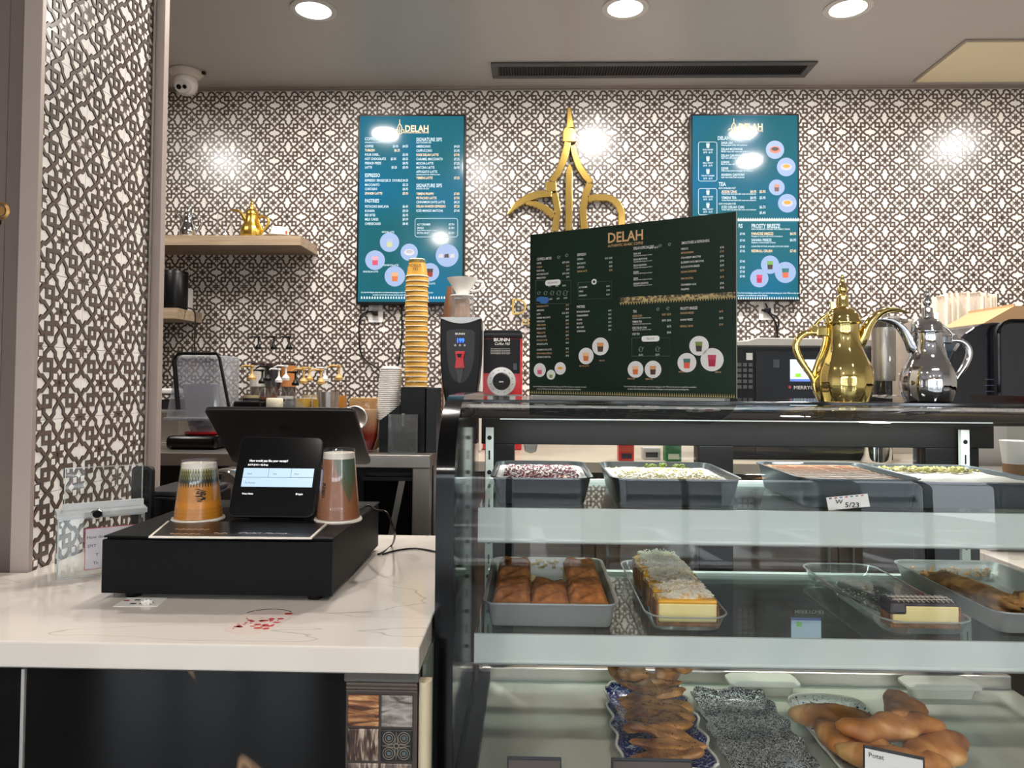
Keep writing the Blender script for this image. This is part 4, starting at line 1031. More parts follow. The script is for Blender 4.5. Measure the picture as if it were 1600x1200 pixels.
for i in range(9):
    fold_pastry((.258+.006*math.sin(i*2.2),1.625-.032*i,ZK+.062-.0045*i),(.150-.005*(i%3)),.030,.020,.12*math.sin(i*1.7)-.05,i+1,names9[i],'seeded pastries on the blue plate',True,tilt=.12*math.sin(i*2.3))
fold_pastry((.222,1.64,ZK+.075),.09,.05,.03,.9,21,'curled seeded pastry at the back left of the blue plate','seeded pastries on the blue plate',True)
fold_pastry((.315,1.63,ZK+.085),.10,.045,.03,-.9,23,'upright seeded pastry corner at the back right of the blue plate','seeded pastries on the blue plate',True,tilt=-.4)
# golden filled pastries on the flowered plate, pinched into lobes
def knob_pastry(c,L,rz,seed,label):
    t = thing('filled_pastry',label,'pastry',c,'golden filled pastries on the flowered plate'); rr = random.Random(seed); Rz = Matrix.Rotation(rz,3,'Z')
    lobes = [(Vector((0,0,0)),.034,1)]+[(Vector((s_*L*.30,rr.uniform(-.012,.012),rr.uniform(-.004,.008))),.027,1) for s_ in (-1,1)]+[(Vector((s_*L*.46,rr.uniform(-.02,.02),rr.uniform(-.008,.012))),.017,1) for s_ in (-1,1)]+[(Vector((rr.uniform(-.03,.03),-.026,.004)),.018,1)]
    m = MB(); nu,nv = 40,24; vs = []; fs = []
    for j in range(nv+1):
        th = math.pi*j/nv
        for i in range(nu):
            a = 2*math.pi*i/nu; d = Vector((math.cos(th),math.sin(th)*math.cos(a),math.sin(th)*math.sin(a)))
            # march out until leaving the smooth union of the lobes
            lo,hi = 0,.13
            for _ in range(14):
                mid = (lo+hi)/2; p = d*mid; f = sum(math.exp(-((p-q).length_squared)/(r*r)*1.1) for q,r,_w in lobes)
                if f > .42: lo = mid
                else: hi = mid
            k_ = lo*(1+.05*noise.noise(d*5+Vector((seed,0,0)))); p = d*k_; p.z *= .8
            vs.append(Vector(c)+Rz@p)
    for j in range(nv):
        for i in range(nu): fs.append((j*nu+i,(j+1)*nu+i,(j+1)*nu+(i+1)%nu,j*nu+(i+1)%nu))
    m.add(vs,fs); m.build('dough',dough_g,t,smooth=80)
    return t
def dough_fn(nt,b):
    n = N(nt,'ShaderNodeTexNoise',i_Scale=11,i_Detail=4,i_Distortion=.5); nt.links.new(coords(nt),n.inputs[0])
    nt.links.new(ramp(nt,n.outputs[0],[(.34,(138,76,30)),(.5,(190,124,62)),(.62,(222,170,108))]),b.inputs['Base Color'])
dough_g = mat('golden dough',rough=.45,fn=dough_fn)
for k,(x,y,z,L,a,s_,lb) in enumerate(((.61,1.50,.045,.15,-.5,31,'golden pastry at the left of the flowered plate'),(.665,1.40,.075,.19,.15,32,'large golden pastry lying across the heap'),
    (.72,1.46,.078,.15,1.1,33,'golden pastry pointing up at the right of the heap'),(.64,1.33,.045,.17,-.3,34,'golden pastry low at the front of the heap'),(.73,1.36,.05,.13,.4,35,'golden pastry with a knobbly end at lower right of the heap'),(.60,1.40,.04,.14,-.9,36,'golden pastry low at the left front of the heap'))):
    knob_pastry((x,y,ZK+z),L,a,s_,lb)
# takeaway boxes on the rear ledge
foam = mat('foam white',(226,224,212),.5)
for k,(pa,pb,lb) in enumerate(((1136,1246,'white foam box at the back of the deck behind the speckled plate'),(1410,1526,'white foam box at the back right corner of the deck'))):
    yy=1.722; a,b = W(pa,1060,yy).x, W(pb,1060,yy).x; z_ = ZK+.0002
    t = thing('foam_box',lb,'box',((a+b)/2,yy,z_),'white foam boxes at the back of the deck'); 
    m = MB(); R_=[]
    for o,zz in ((-.018,0.0003),(-.012,.020),(0,.024),(0,.029),(-.008,.035)): R_.append([(p[0],p[1],z_+zz) for p in rr4(a-o,b+o,yy-.03-o*.6,yy+.03+o*.6,.012,4)])
    n=len(R_[0]); m.add([v for r in R_ for v in r],[(j*n+i,j*n+(i+1)%n,(j+1)*n+(i+1)%n,(j+1)*n+i) for j in range(4) for i in range(n)]+[tuple(range(n))[::-1],tuple(range(4*n,5*n))]); m.build('shell',foam,t,smooth=40)
# card holders
def holder(pa,pb,py,yy,lb,txt=None,rz=0):
    a,b = W(pa,py,yy),W(pb,py,yy); t = thing('price_card',lb,'sign',((a.x+b.x)/2,yy,ZK)); Tt = Matrix.Translation(((a.x+b.x)/2,yy,0)) @ Matrix.Rotation(rz,4,'Z'); hw_ = (b.x-a.x)/2
    MB(Tt).prism([(0,ZK+.0003),(.045,ZK+.0003),(.02,a.z)],'x',-hw_,hw_).build('stand',black,t,bevel=.001)
    Tc = Tt @ Matrix.Translation((0,.009,(ZK+a.z)/2)) @ Matrix.Rotation(-math.atan2(.02,a.z-ZK),4,'X'); hh = (a.z-ZK)/2
    MB(Tc).box(-hw_+.003,hw_-.003,-.0022,-.0014,-hh+.004,hh-.004).build('card',paper if txt else mat('brown card',(70,52,44),.5),t)
    if txt:
        v = Tc @ Vector((-hw_+.008,-.0026,hh-.016)); text(txt,v,.008,ink,t,rz=rz,sx=1.0)
holder(792,878,1190,1.27,'dark brown price card at the lower left of the deck')
holder(957,1085,1192,1.275,'dark price card in front of the blue plate')
holder(1352,1440,1180,1.235,'black price stand with a white card reading Potat','Potat',rz=-.45)
# ================================================================== MENU BOARD
gold_ink = mat('gold print', (214,170,120), .5); white_ink = mat('white print', (236,234,228), .5)
MA, MBp = W(827,606,1.74), W(1150,614,1.50)
dirv = Vector((MBp.x-MA.x, MBp.y-MA.y, 0)); ML = dirv.length; du = dirv.normalized(); nrm = Vector((du.y,-du.x,0)); mrz = math.atan2(du.y,du.x)
bz = ZTOP+.006; hA = W(827,368,1.74).z; hB = W(1150,329,1.50).z; hz_ = (hA+hB)/2
mb = thing('menu_board','folded dark green printed menu board standing on the display case','menu',((MA.x+MBp.x)/2,(MA.y+MBp.y)/2,ZTOP))
TB = Matrix.Translation((MA.x,MA.y,0)) @ Matrix.Rotation(mrz,4,'Z')
green = mat('menu green', rough=.35, spec=.22, fn=noisy((16,30,22),(28,50,36),3,(1,1,1),2,.3,.75))
board = MB(TB); board.prism([(0,bz),(ML,bz),(ML,hz_),(0,hz_)],'y',0,.004,0); board.build('board',green,mb,bevel=.0006)
MB(TB).box(-.0005,ML+.0008,.0042,.006,bz,hz_+.0005).build('back_panel',mat('board edge',(196,190,172),.6),mb)
acs = MB(TB); acs.box(.01,ML-.02,-.012,-.0005,ZTOP+.0003,ZTOP+.0055).box(.01,ML-.02,.0065,.03,ZTOP+.0003,ZTOP+.0055); acs.build('acrylic_foot',glass('foot acrylic',(225,228,222),1.49,.05,.1,.3),mb)
def mc(X_,Y_): return (810+X_/3.872, 320+Y_/3.872)
def mpt(px,py,e=-.0012):
    p = WP(px,py,MA,nrm); q = p-MA; u = q.x*du.x+q.y*du.y; return TB @ Vector((u,e,p.z))
def mscale(px,py): return (mpt(px,py)-EYE).length/F*1.0
def mtext(s,X_,Y_,h,mm=None,al='LEFT',sx=.62,bold=0.006,name='lettering'):
    px,py = mc(X_,Y_); p = mpt(px,py+h*.5/3.872); k = mscale(px,py)/3.872
    return text(s,p,h*k,mm or white_ink,mb,rz=mrz,align=al,sx=sx,bold=bold,name=name)
def mdisc(X_,Y_,R_,mm,e=-.0010,sq=1.0,name='photo_disc'):
    px,py = mc(X_,Y_); p = mpt(px,py,e); q = TB.inverted() @ p; k = mscale(px,py)/3.872
    return MB(TB).disc((q.x,e,q.z),R_*k,28,'y',0,sq).build(name,mm,mb)
G,Wh = gold_ink, white_ink
mtext('DELAH',648,190,62,G,'CENTER',.86,.02); mtext('AUTHENTIC ARABIC COFFEE',648,240,16,G,'CENTER',.78)
# left menu columns
def rows(xa,xb,lst,h,fn,sx=.62):
    for it in lst:
        y,nm,pr_ = it[:3]; mm = G if len(it)>3 and it[3]=='g' else Wh
        fn(nm,xa,y,h,mm,'LEFT',sx)
        if pr_: fn(pr_,xb,y-(0 if fn is not mtext else (xb-xa)*.045),h,mm,'RIGHT',sx)
mtext('COFFEE & MORE',113,330,16); mtext('ESPRESSO',357,303,16); mtext('PASTRIES',354,617,16)
rows(112,310,[(355,'COFFEE','$3.95  $4.55'),(378,'TURKISH','$5.45','g'),(400,'POUR OVER...','$5.95'),(422,'HOT CHOCOLATE','$3.95  $4.55'),(444,'FRENCH PRESS','$4.95')],11,mtext)
rows(357,570,[(330,'ESPRESSO','$3.25  $4.25'),(356,'MACCHIATO','$5.25'),(380,'CORTADO','$4.95'),(404,'SPANISH LATTE','$5.95','g')],11,mtext)
rows(368,556,[(500,'ALT CREAMER','$0.75+'),(524,'SINGLE','$1.00+'),(550,'EXTRA SHOT','$2.25+')],10,mtext)
rows(112,306,[(615,'ROSE DELAH LATTE','$7.95','g'),(639,'AMERICANO','$4.50'),(662,'LATTE','$5.25  $5.95'),(684,'CARAMEL MACCHIATO','$6.75'),(706,'CAPPUCCINO','$5.45'),(728,'YEMENI FRAPPE','$7.85','g'),(750,'MOCHA LATTE','$6.75'),(775,'YEMENI LATTE','$7.25','g'),(797,'MATCHA LATTE','$6.95'),(820,'PISTACHIO LATTE','$7.95','g'),(843,'AFFOGATO LATTE','$6.95'),(877,'CINNAMON DATE LATTE','$8.25'),(899,'DELAH SHAKEN ESPRESSO','$6.95','g'),(921,'ICED MANGO MATCHA','$7.45')],10.5,mtext)
rows(354,564,[(648,'PISTACHIO BAKLAVA','$6.45'),(671,'TURKISH DESSERTS','$6.25'),(695,'KUNAFA','$9.50'),(718,'BEE BITES','$6.95'),(741,'MILK CAKES','$9.99'),(765,'CHEESECAKES','$8.45')],10.5,mtext)
# right half
mtext('DELAH SPECIALTIES',697,264,17); mtext('SMOOTHIES & REFRESHERS',988,232,16); mtext('TEA',694,645,16); mtext('FROSTY BREEZE',980,628,17)
rows(697,935,[(270,'                                   $5.95   $6.75',''),(297,'SANA ANI',''),(332,'DELAH MOFAWAR',''),(368,'DELAH QAHWAH',''),(408,'JUBANI',''),(446,'QISHR',''),(478,'ARABIAN QAHWAH','')],12,mtext)
for y in (310,346,382,417,455,490): mtext('freshly boiled coffee with ginger and cardamom',698,y,8,Wh,'LEFT',.55,0)
rows(985,1245,[(268,'HIBISCUS','$7.45'),(292,'MANGORABIAN','$7.45','g'),(322,'STRAWBERRY SMOOTHIE','$7.95'),(350,'BLUEBERRY DATE SMOOTHIE','$7.95'),(377,'BLUE SOCOTRA BREEZE','$6.95'),(407,'SAHARA REFRESHER','$6.95','g'),(447,'PINK SOCOTRA','$6.95','g'),(485,'STRAWBERRY ACAI','$7.45'),(512,'PINEAPPLE','$7.45')],12,mtext)
rows(690,925,[(672,'ADENI CHAI','$4.95  $5.95','g'),(708,'YEMENI TEA','$4.95  $5.95'),(745,'ICED DELAH CHAI','$6.75'),(782,'ICED TEA','$5.45')],13,mtext)
for y in (686,722,757): mtext('boiled black tea with cardamom and cream',692,y,8,Wh,'LEFT',.6,0)
rows(980,1240,[(656,'PARADISE BREEZE','$6.95','g'),(696,'SAHARA FREEZE','$6.95'),(735,'REDBULL CRUSH','$7.45','g')],12,mtext)
for x_ in (90,640):
    mtext('If you have food allergies, please inform your barista before placing your order. While we take great care in preparation, our products',x_,1098,9.5,Wh,'LEFT',.50 if x_==90 else .62,0)
    mtext('are made in a shared kitchen and may come into contact with allergens; we cannot guarantee any item to be allergen-free.',x_+22,1113,9.5,Wh,'LEFT',.46 if x_==90 else .58,0)
# pills, frames, patterned bands
def mline(pts,r=.0006,mm=G):
    m = MB(); m.tube([mpt(*mc(*q),-.0008) for q in pts],r,4); return m
for q in ([(106,458),(318,458),(318,598),(106,598),(106,458)],[(362,470),(565,462),(565,566),(362,572),(362,470)],[(688,805),(915,805),(915,915),(688,915),(688,805)]):
    mline(q,.0004).build('frame_line',mat('menu frame line',(96,110,96),.5),mb)
for (x_,y_,w_,tx) in ((210,471,58,'DELAH POT'),(800,810,62,'TEA POT')):
    p = mpt(*mc(x_,y_)); q = TB.inverted() @ p; k = mscale(*mc(x_,y_))/3.872
    MB(TB).prism(rrect(q.x-w_*k*.9,q.x+w_*k*.9,q.z-17*k,q.z+17*k,15*k),'y',-.0014,-.0009).build('label_pill',white_ink,mb)
    px,py = mc(x_,y_+6); v = mpt(px,py,-.0018); text(tx,v,12*k,ink,mb,rz=mrz,align='CENTER',sx=.8)
mdisc(459,466,17,white_ink,name='cup_icon'); mdisc(459,466,8,ink,-.0013,name='cup_icon')
m = MB()
def pot(x_,y_,s,m):
    P = lambda a,b: mpt(*mc(x_+a*s,y_+b*s),-.0009)
    m.tube([P(-8,10),P(8,10),P(6,0),P(8,-8),P(0,-14),P(-8,-8),P(-6,0),P(-8,10)],.0004,4); m.tube([P(7,-2),P(14,-10)],.0004,4); m.tube([P(-7,-4),P(-12,0),P(-8,7)],.0004,4)
for i in range(5): pot(125+40*i,535,.8+.12*i,m)
for x_ in (742,843): pot(x_,875,1.2,m)
for x_,y_ in ((245,318),(293,306),(858,248),(915,240),(845,632),(905,628)): pot(x_,y_,.7,m)
m.build('pot_icons',mat('icon line',(150,164,150),.5),mb,kind='stuff')
for i,pr_ in enumerate(('$7.50','$9.00','$16.50')): mtext(pr_,190+44*i,492-2*i,10,Wh,'CENTER'); mtext(('$8.25','$9.75','$19.50')[i],198+44*i,570-3*i,10,Wh,'CENTER')
mtext('$16.95',742,908,11,Wh,'CENTER'); mtext('$22.95',843,906,11,Wh,'CENTER')
m = MB()
for i in range(44):
    a = i/43; X_ = 620+690*a; yb_ = 556-32*a; m.add([mpt(*mc(X_-7,yb_+36-2*a*4),-.0009),mpt(*mc(X_+7,yb_+36-2*a*4),-.0009),mpt(*mc(X_,yb_+54-4*a),-.0009)],[(0,1,2)])
for i in range(90):
    X_ = 70+1235*i/89; m.add([mpt(*mc(X_-5,1140+28*i/89),-.0009),mpt(*mc(X_+5,1140+28*i/89),-.0009),mpt(*mc(X_,1120+24*i/89),-.0009)],[(0,1,2)])
m.build('spear_border',mat('dull gold print',(170,150,96),.5),mb,kind='stuff',fixn=False)
m = MB(); m.add([mpt(*mc(616,560),-.0007),mpt(*mc(1312,528),-.0007),mpt(*mc(1312,560),-.0007),mpt(*mc(616,594),-.0007)],[(0,1,2,3)]); m.build('pattern_band',mat('band print',rough=.5,fn=noisy((60,54,36),(190,166,112),150,(1,1,1),2,.42,.58)),mb,fixn=False)
m = MB()
for i in range(11):
    a = i*2*math.pi/10; 
bl = [(110,570),(118,560),(140,556),(182,560),(188,574),(180,592),(160,600),(140,596),(128,586),(112,584)]
m.add([mpt(*mc(*q),-.0016) for q in bl],[tuple(range(len(bl)))]); m.build('blue_sticker',mat('blue sticker',(52,104,170),.5),mb,fixn=False,label='torn blue sticker covering a price')
def drink_pic(cx_,cy_,R_,fn_disc,fn_pt,kind,parent,e0):
    # simple picture of a drink inside a round photo
    def quad(a,b,c,d,m,mi): m.add([fn_pt(cx_+x*R_,cy_+y*R_,e0) for x,y in (a,b,c,d)],[(0,1,2,3)],mi)
    m = MB(); cols = {'pink':((222,96,120),(240,200,206)),'orange':((210,110,50),(236,190,140)),'green':((120,150,60),(226,224,196)),'coffee':((72,44,32),(214,150,96)),'berry':((170,26,66),(190,60,90)),'sun':((224,90,60),(60,110,100)),'white':((200,196,190),(236,232,226)),'cup':((40,28,24),(232,120,90)),'gold':((236,170,60),(236,220,200)),'mint':((60,44,38),(120,140,60))}
    c1,c2 = cols[kind]; mm = [mat('pic %s a'%kind,c1,.5),mat('pic %s b'%kind,c2,.5)]
    if kind in ('cup','white','gold'):
        pts = [fn_pt(cx_+.55*R_*math.cos(t),cy_+.32*R_*math.sin(t),e0) for t in [2*math.pi*i/18 for i in range(18)]]; m.add(pts,[tuple(range(18))],1)
        e = e0*1.4; pts = [fn_pt(cx_+.42*R_*math.cos(t),cy_-.06*R_+.2*R_*math.sin(t),e) for t in [2*math.pi*i/18 for i in range(18)]]; m.add(pts,[tuple(range(18))],0)
    else:
        quad((-.38,-.42),(.38,-.42),(.34,0),(-.34,0),m,1); quad((-.34,0),(.34,0),(.28,.6),(-.28,.6),m,0)
    m.build('drink_picture',mm,parent,fixn=False)
disc_w = mat('photo disc white',(226,222,218),.4)
for x_,y_,R_,kd in ((130,1000,42,'pink'),(198,1028,30,'green'),(254,990,38,'gold'),(410,915,50,'orange'),(497,857,54,'coffee'),(709,996,50,'orange'),(815,996,52,'coffee'),(1020,955,57,'sun'),(1093,853,58,'mint'),(1172,937,68,'berry')):
    mdisc(x_,y_,R_,disc_w,-.0007-.0002*(kd in('coffee','green','gold')))
    drink_pic(x_,y_,R_,None,lambda a,b,e: mpt(*mc(a,b),e),kd,mb,-.0013)
for s,x_,y_ in (('ADENI CHAI',660,1052),('YEMENI TEA',768,1054),('MATCHA LATTE',370,975),('PARADISE',970,1010),('HIBISCUS',1190,1012),('BAKLAVA',490,942)): mtext(s,x_,y_,9,G,'LEFT',.7)

# ================================================================== ARABIC COFFEE POTS
def dallah(name,label,c,s,m_,flip=1,group=None,knobdark=False):
    """c base centre, s metres per profile unit; spout towards +x*flip"""
    t = thing(name,label,'coffee pot',c,group)
    body = [(0,2),(190,2),(203,8),(212,30),(230,80),(241,140),(243,190),(236,250),(220,310),(200,350),(172,410),(150,470),(138,530),(132,590),(131,650),(135,660)]
    lob = lambda a,z: 1+.012*math.cos(a*16)*(60*s < z < 420*s)
    MB().lathe([(r*s,z*s) for r,z in body],c,64,lobe=lob).build('body',m_,t,smooth=True)
    lid = [(136,661),(146,668),(146,680),(139,690),(137,715),(125,745),(100,775),(70,795),(50,806),(48,815),(48,895),(40,903),(22,906),(20,915),(34,930),(42,950),(38,975),(22,1000),(16,1012),(22,1022),(22,1036),(12,1046),(9,1062),(12,1074),(8,1082),(0,1083)]
    MB().lathe([(r*s,z*s) for r,z in lid],c,48).build('lid',m_,t,smooth=True)
    m = MB(); T_ = Matrix.Translation(c) @ Matrix.Scale(flip,4,(1,0,0)); m.T = T_
    # spout: scooped beak
    cen = [(120,470),(140,530),(165,600),(205,680),(270,750),(350,790),(430,798),(510,780),(570,752)]; wd = [46,56,60,58,52,44,34,20,4]; th = [60,62,60,55,46,36,26,14,3]
    vs=[]; k=12
    for i,(x,z) in enumerate(cen):
        a = Vector(cen[max(i-1,0)]); b = Vector(cen[min(i+1,len(cen)-1)]); d = (b-a).normalized(); nn = Vector((-d.y,d.x))
        for j in range(k):
            q = 2*math.pi*j/k; o = nn*math.sin(q)*th[i]*1.3*(.9 if math.sin(q) < 0 else .35)
            vs.append(((x+o.x)*s, math.cos(q)*wd[i]*s, (z+o.y)*s))
    m.add(vs,[(i*k+j,i*k+(j+1)%k,(i+1)*k+(j+1)%k,(i+1)*k+j) for i in range(len(cen)-1) for j in range(k)]+[tuple(range(k))[::-1],tuple(range((len(cen)-1)*k,len(cen)*k))])
    m.build('spout',m_,t,smooth=50,sub=1)
    h = MB(T_); hp = [(-190,575),(-250,590),(-330,575),(-382,520),(-390,450),(-360,370),(-310,290),(-260,215),(-240,160)]
    P = [Vector((x*s,0,z*s)) for x,z in hp]; Q=[]
    for i in range(len(P)-1):
        a,b,c_,d = P[max(i-1,0)],P[i],P[i+1],P[min(i+2,len(P)-1)]
        for q in range(4):
            u=q/4; Q.append(.5*((2*b)+(c_-a)*u+(2*a-5*b+4*c_-d)*u*u+(3*b-a-3*c_+d)*u**3))
    Q.append(P[-1]); n = len(Q); h.tube(Q,[(22+8*math.sin(math.pi*i/(n-1)))*s for i in range(n)],12); h.build('handle',m_,t,smooth=True)
    b = MB(T_); b.box(-225*s,-128*s,-26*s,26*s,555*s,640*s); b.build('handle_bracket',m_,t,bevel=.003)
    b = MB(T_ @ Matrix.Translation((-245*s,0,620*s)) @ Matrix.Rotation(math.pi/2,4,'X')); b.lathe([(0,-34*s),(26*s,-34*s),(30*s,-28*s),(30*s,28*s),(26*s,34*s),(0,34*s)],n=24); b.build('hinge',m_,t,smooth=True)
    b = MB(T_); b.tube([(-240*s,0,640*s),(-200*s,0,690*s),(-140*s,0,735*s),(-90*s,0,775*s)],[12*s,12*s,11*s,10*s],10); b.box(-100*s,-60*s,-8*s,8*s,790*s,850*s); b.build('lid_arm',m_,t,smooth=True)
    b = MB(T_); b.tube([(-150*s,0,600*s),(-150*s,0,520*s),(-175*s,0,430*s),(-215*s,0,340*s),(-246*s,0,240*s),(-244*s,0,140*s),(-225*s,0,70*s)],[16*s,16*s,14*s,16*s,18*s,16*s,10*s],10); b.build('strap',m_,t,smooth=True)
    return t
gc = WZ(1317,629,ZTOP); gy = 1.50; g = W(1317,628,gy)
dallah('arabic_coffee_pot','polished gold Arabic coffee pot on the display case',Vector((g.x,gy+.0,ZTOP)),.198*gy/1.150/1083*1.0,goldm,1)
gy2 = 1.60; g = W(1450,626,gy2)
dallah('arabic_coffee_pot','polished silver Arabic coffee pot on the display case',Vector((g.x,gy2,ZTOP)),.171*gy2/1.150/1083*1.02,chrome,-1)
# make room for the mirror side of the silver pot: its handle is on the right
# glass teapot with steel infuser
gy3 = 1.72; gp = W(1388,625,gy3); s = 1/F*gy3
t = thing('glass_teapot','clear glass teapot with a steel infuser between the two coffee pots','teapot',(gp.x,gy3,ZTOP))
MB().lathe([(0,.001),(46*s,.001),(50*s,.006),(48*s,20*s),(36*s,100*s),(33*s,118*s),(36*s,124*s),(35*s,124*s),(32*s,118*s),(35*s,100*s),(47*s,20*s),(48.5*s,8*s),(0,.004)],(gp.x,gy3,ZTOP),48).build('glass_body',clear,t,smooth=True)
MB().lathe([(0,30*s),(16*s,30*s),(17*s,34*s),(17*s,112*s),(34*s,120*s),(34*s,124*s),(30*s,128*s),(0,130*s)],(gp.x-.01,gy3,ZTOP),32).build('infuser',steel,t,smooth=True)
MB().lathe([(0,130*s),(5*s,130*s),(9*s,136*s),(7*s,143*s),(0,146*s)],(gp.x-.01,gy3,ZTOP),20).build('lid_knob',chrome,t,smooth=True)
m = MB(); m.add([(gp.x+34*s,gy3-8*s,ZTOP+118*s),(gp.x+52*s,gy3,ZTOP+114*s),(gp.x+34*s,gy3+8*s,ZTOP+118*s),(gp.x+36*s,gy3,ZTOP+98*s)],[(0,1,3),(1,2,3),(0,3,2)]); m.build('spout_lip',clear,t)

# ================================================================== WALL SCREENS
def screen_fn(nt,b):
    tc = N(nt,'ShaderNodeTexCoord'); n = N(nt,'ShaderNodeTexNoise',i_Scale=2.2,i_Detail=1); nt.links.new(tc.outputs['Object'],n.inputs[0])
    c = ramp(nt,n.outputs[0],[(.3,(0,96,138)),(.55,(4,88,104)),(.75,(10,78,84))])
    nt.links.new(c,b.inputs['Emission Color']); b.inputs['Emission Strength'].default_value = 1.0; b.inputs['Base Color'].default_value = (.01,.02,.02,1)
tvm = mat('screen teal', rough=.09, spec=.5, fn=screen_fn)
tw = mat('screen glow white',(40,44,46),.5,emit=(214,236,244),es=.8); tg = mat('screen glow gold',(46,40,32),.5,emit=(244,214,170),es=.95)
YT = YW-.055
def tv(px0,py0,px1,py1,label,cxo,cyo,csc):
    a = W(px0,py0,YT); b = W(px1,py1,YT)
    t = thing('menu_screen',label,'screen',((a.x+b.x)/2,YW-.03,(a.z+b.z)/2),'wall-mounted menu screens')
    MB().box(a.x,b.x,YT,YW-.004,b.z,a.z).build('housing',black,t,bevel=.003)
    g_ = .010
    MB().box(a.x+g_,b.x-g_,YT-.0015,YT-.0003,b.z+g_*1.3,a.z-g_).build('display',tvm,t)
    P = lambda X_,Y_,e=.0030: (lambda p: Vector((p.x,YT-e,p.z)))(W(cxo+X_/csc,cyo+Y_/csc,YT))
    k = YT/F/csc
    def tt(s,X_,Y_,h,mm=None,al='LEFT',sx=.70,bold=.02,e=.0030):
        return text(s,P(X_,Y_+h*.5,e),h*k*1.12,mm or tw,t,align=al,sx=sx,bold=bold)
    return t,P,k,tt
t,P,k,tt = tv(560,179,725,476,'left wall-mounted menu screen with a teal background',540,160,3.636)
def trows(tt,xa,xb,lst,h,sx=.72):
    for it in lst:
        y,nm,pr_ = it[:3]; mm = tg if len(it)>3 else tw
        tt(nm,xa,y,h,mm,'LEFT',sx)
        if pr_: tt(pr_,xb,y,h,mm,'RIGHT',sx)
tt('DELAH',405,150,34,tg,'CENTER',.85,.03); tt('AUTHENTIC ARABIC COFFEE',403,173,8,tg,'CENTER',.9)
tt('COFFEE & MORE',110,208,17); tt('AVAILABLE HOT OR ICED UPON REQUEST',110,228,7.5); tt('SIGNATURE SIPS',402,212,19); tt('ALSO AVAILABLE ICED',402,229,8)
trows(tt,110,356,[(250,'COFFEE','$3.95      $4.55'),(273,'TURKISH','$6.35            ',1),(298,'POUR OVER...','$5.95'),(322,'HOT CHOCOLATE','$3.95         $4.55'),(346,'FRENCH PRESS','$4.95'),(370,'LATTE','$5.25        $5.95'),(444,'ESPRESSO','SINGLE $3.25  DOUBLE $4.25'),(469,'MACCHIATO','$5.25'),(493,'CORTADO','$4.95'),(518,'SPANISH LATTE','$5.95',1),(592,'PISTACHIO BAKLAVA','$6.45'),(617,'KUNAFA','$9.50'),(641,'BEE BITES','$6.95'),(665,'MILK CAKES','$9.99'),(690,'CHEESECAKES','$8.45')],13)
tt('ESPRESSO',110,415,19); tt('PASTRIES',110,560,19)
trows(tt,402,648,[(251,'AMERICANO','$4.50'),(275,'CAPPUCCINO','$5.45'),(299,'ROSE DELAH LATTE','$7.95',1),(323,'CARAMEL MACCHIATO','$7.25'),(347,'MOCHA LATTE','$7.25'),(371,'MATCHA LATTE','$6.95'),(395,'AFFOGATO LATTE',''),(430,'YEMENI LATTE','$7.25',1),(520,'YEMENI FRAPPE','$7.85',1),(544,'PISTACHIO LATTE','$7.95',1),(567,'CINNAMON DATE LATTE','$8.25'),(591,'DELAH SHAKEN ESPRESSO','$7.25',1),(616,'ICED MANGO MATCHA','$7.45')],13)
tt('espresso poured over vanilla ice cream',402,410,8); tt('SIGNATURE SIPS',402,473,19); tt('BLENDED OR ICED',402,491,8)
trows(tt,406,620,[(694,'ALT CREAMER','$0.75+'),(714,'SINGLE','$1.00+'),(742,'EXTRA SHOT','$2.25+')],11)
tt('Vanilla, Hazelnut, Lavender, Caramel',406,727,7)
def tframe(P,t,x0,x1,y0,y1,mm=tw):
    q = rrect(x0,x1,y0,y1,12,4); m = MB(); m.tube([P(*p,.0028) for p in q]+[P(*q[0],.0028)],.0014,5,0,False); m.build('frame_line',mm,t)
tframe(P,t,395,637,660,765)
discm = mat('screen disc',(30,36,46),.5,emit=(172,196,238),es=.66)
def tpic(P,t,x_,y_,R_,kind,e=.0026):
    m = MB(); m.add([P(x_+R_*math.cos(2*math.pi*i/32),y_-R_*math.sin(2*math.pi*i/32),e) for i in range(32)],[tuple(range(32))]); m.build('photo_disc',discm,t,fixn=False)
    cols = {'pink':((236,80,120),(250,190,200)),'green':((220,226,170),(190,206,240)),'white':((214,206,214),(240,236,240)),'orange':((240,130,60),(250,190,140)),'red':((170,40,30),(80,50,40)),'pots':((90,70,70),(236,226,226)),'cup':((36,26,24),(250,130,90)),'gold':((250,180,40),(226,226,240)),'berry':((226,30,90),(236,80,120)),'tea':((120,80,70),(230,150,130)),'mint':((70,50,50),(130,190,80)),'sun':((250,120,80),(50,130,130))}
    def em(c,tag_): return mat('px %s'%str(c),tuple(v//4 for v in c),.5,emit=c,es=.62)
    a,b = cols[kind]; m = MB()
    q = lambda pts,mi,e2: m.add([P(x_+u*R_,y_+v*R_,e2) for u,v in pts],[tuple(range(len(pts)))],mi)
    if kind in ('white','cup','gold'):
        q([(.6*math.cos(2*math.pi*i/20),.38*math.sin(2*math.pi*i/20)) for i in range(20)],1,e+.0006); q([(.4*math.cos(2*math.pi*i/20),-.08+.2*math.sin(2*math.pi*i/20)) for i in range(20)],0,e+.0010)
    elif kind == 'pots':
        for u in (-.6,-.1,.4): q([(u-.12,-.1),(u+.22,-.15),(u+.25,.2),(u-.15,.2)],0 if u==-.1 else 1,e+.0006)
    else:
        q([(-.34,-.38),(.34,-.38),(.30,0),(-.30,0)],1,e+.0006); q([(-.30,0),(.30,0),(.26,.5),(-.26,.5)],0,e+.0006)
    m.build('drink_picture',[em(a,0),em(b,1)],t,fixn=False)
for a in ((250,795,55,'green'),(362,852,49,'white'),(168,897,56,'pink'),(280,988,58,'orange'),(480,965,52,'red'),(577,870,65,'pots')): tpic(P,t,*a)
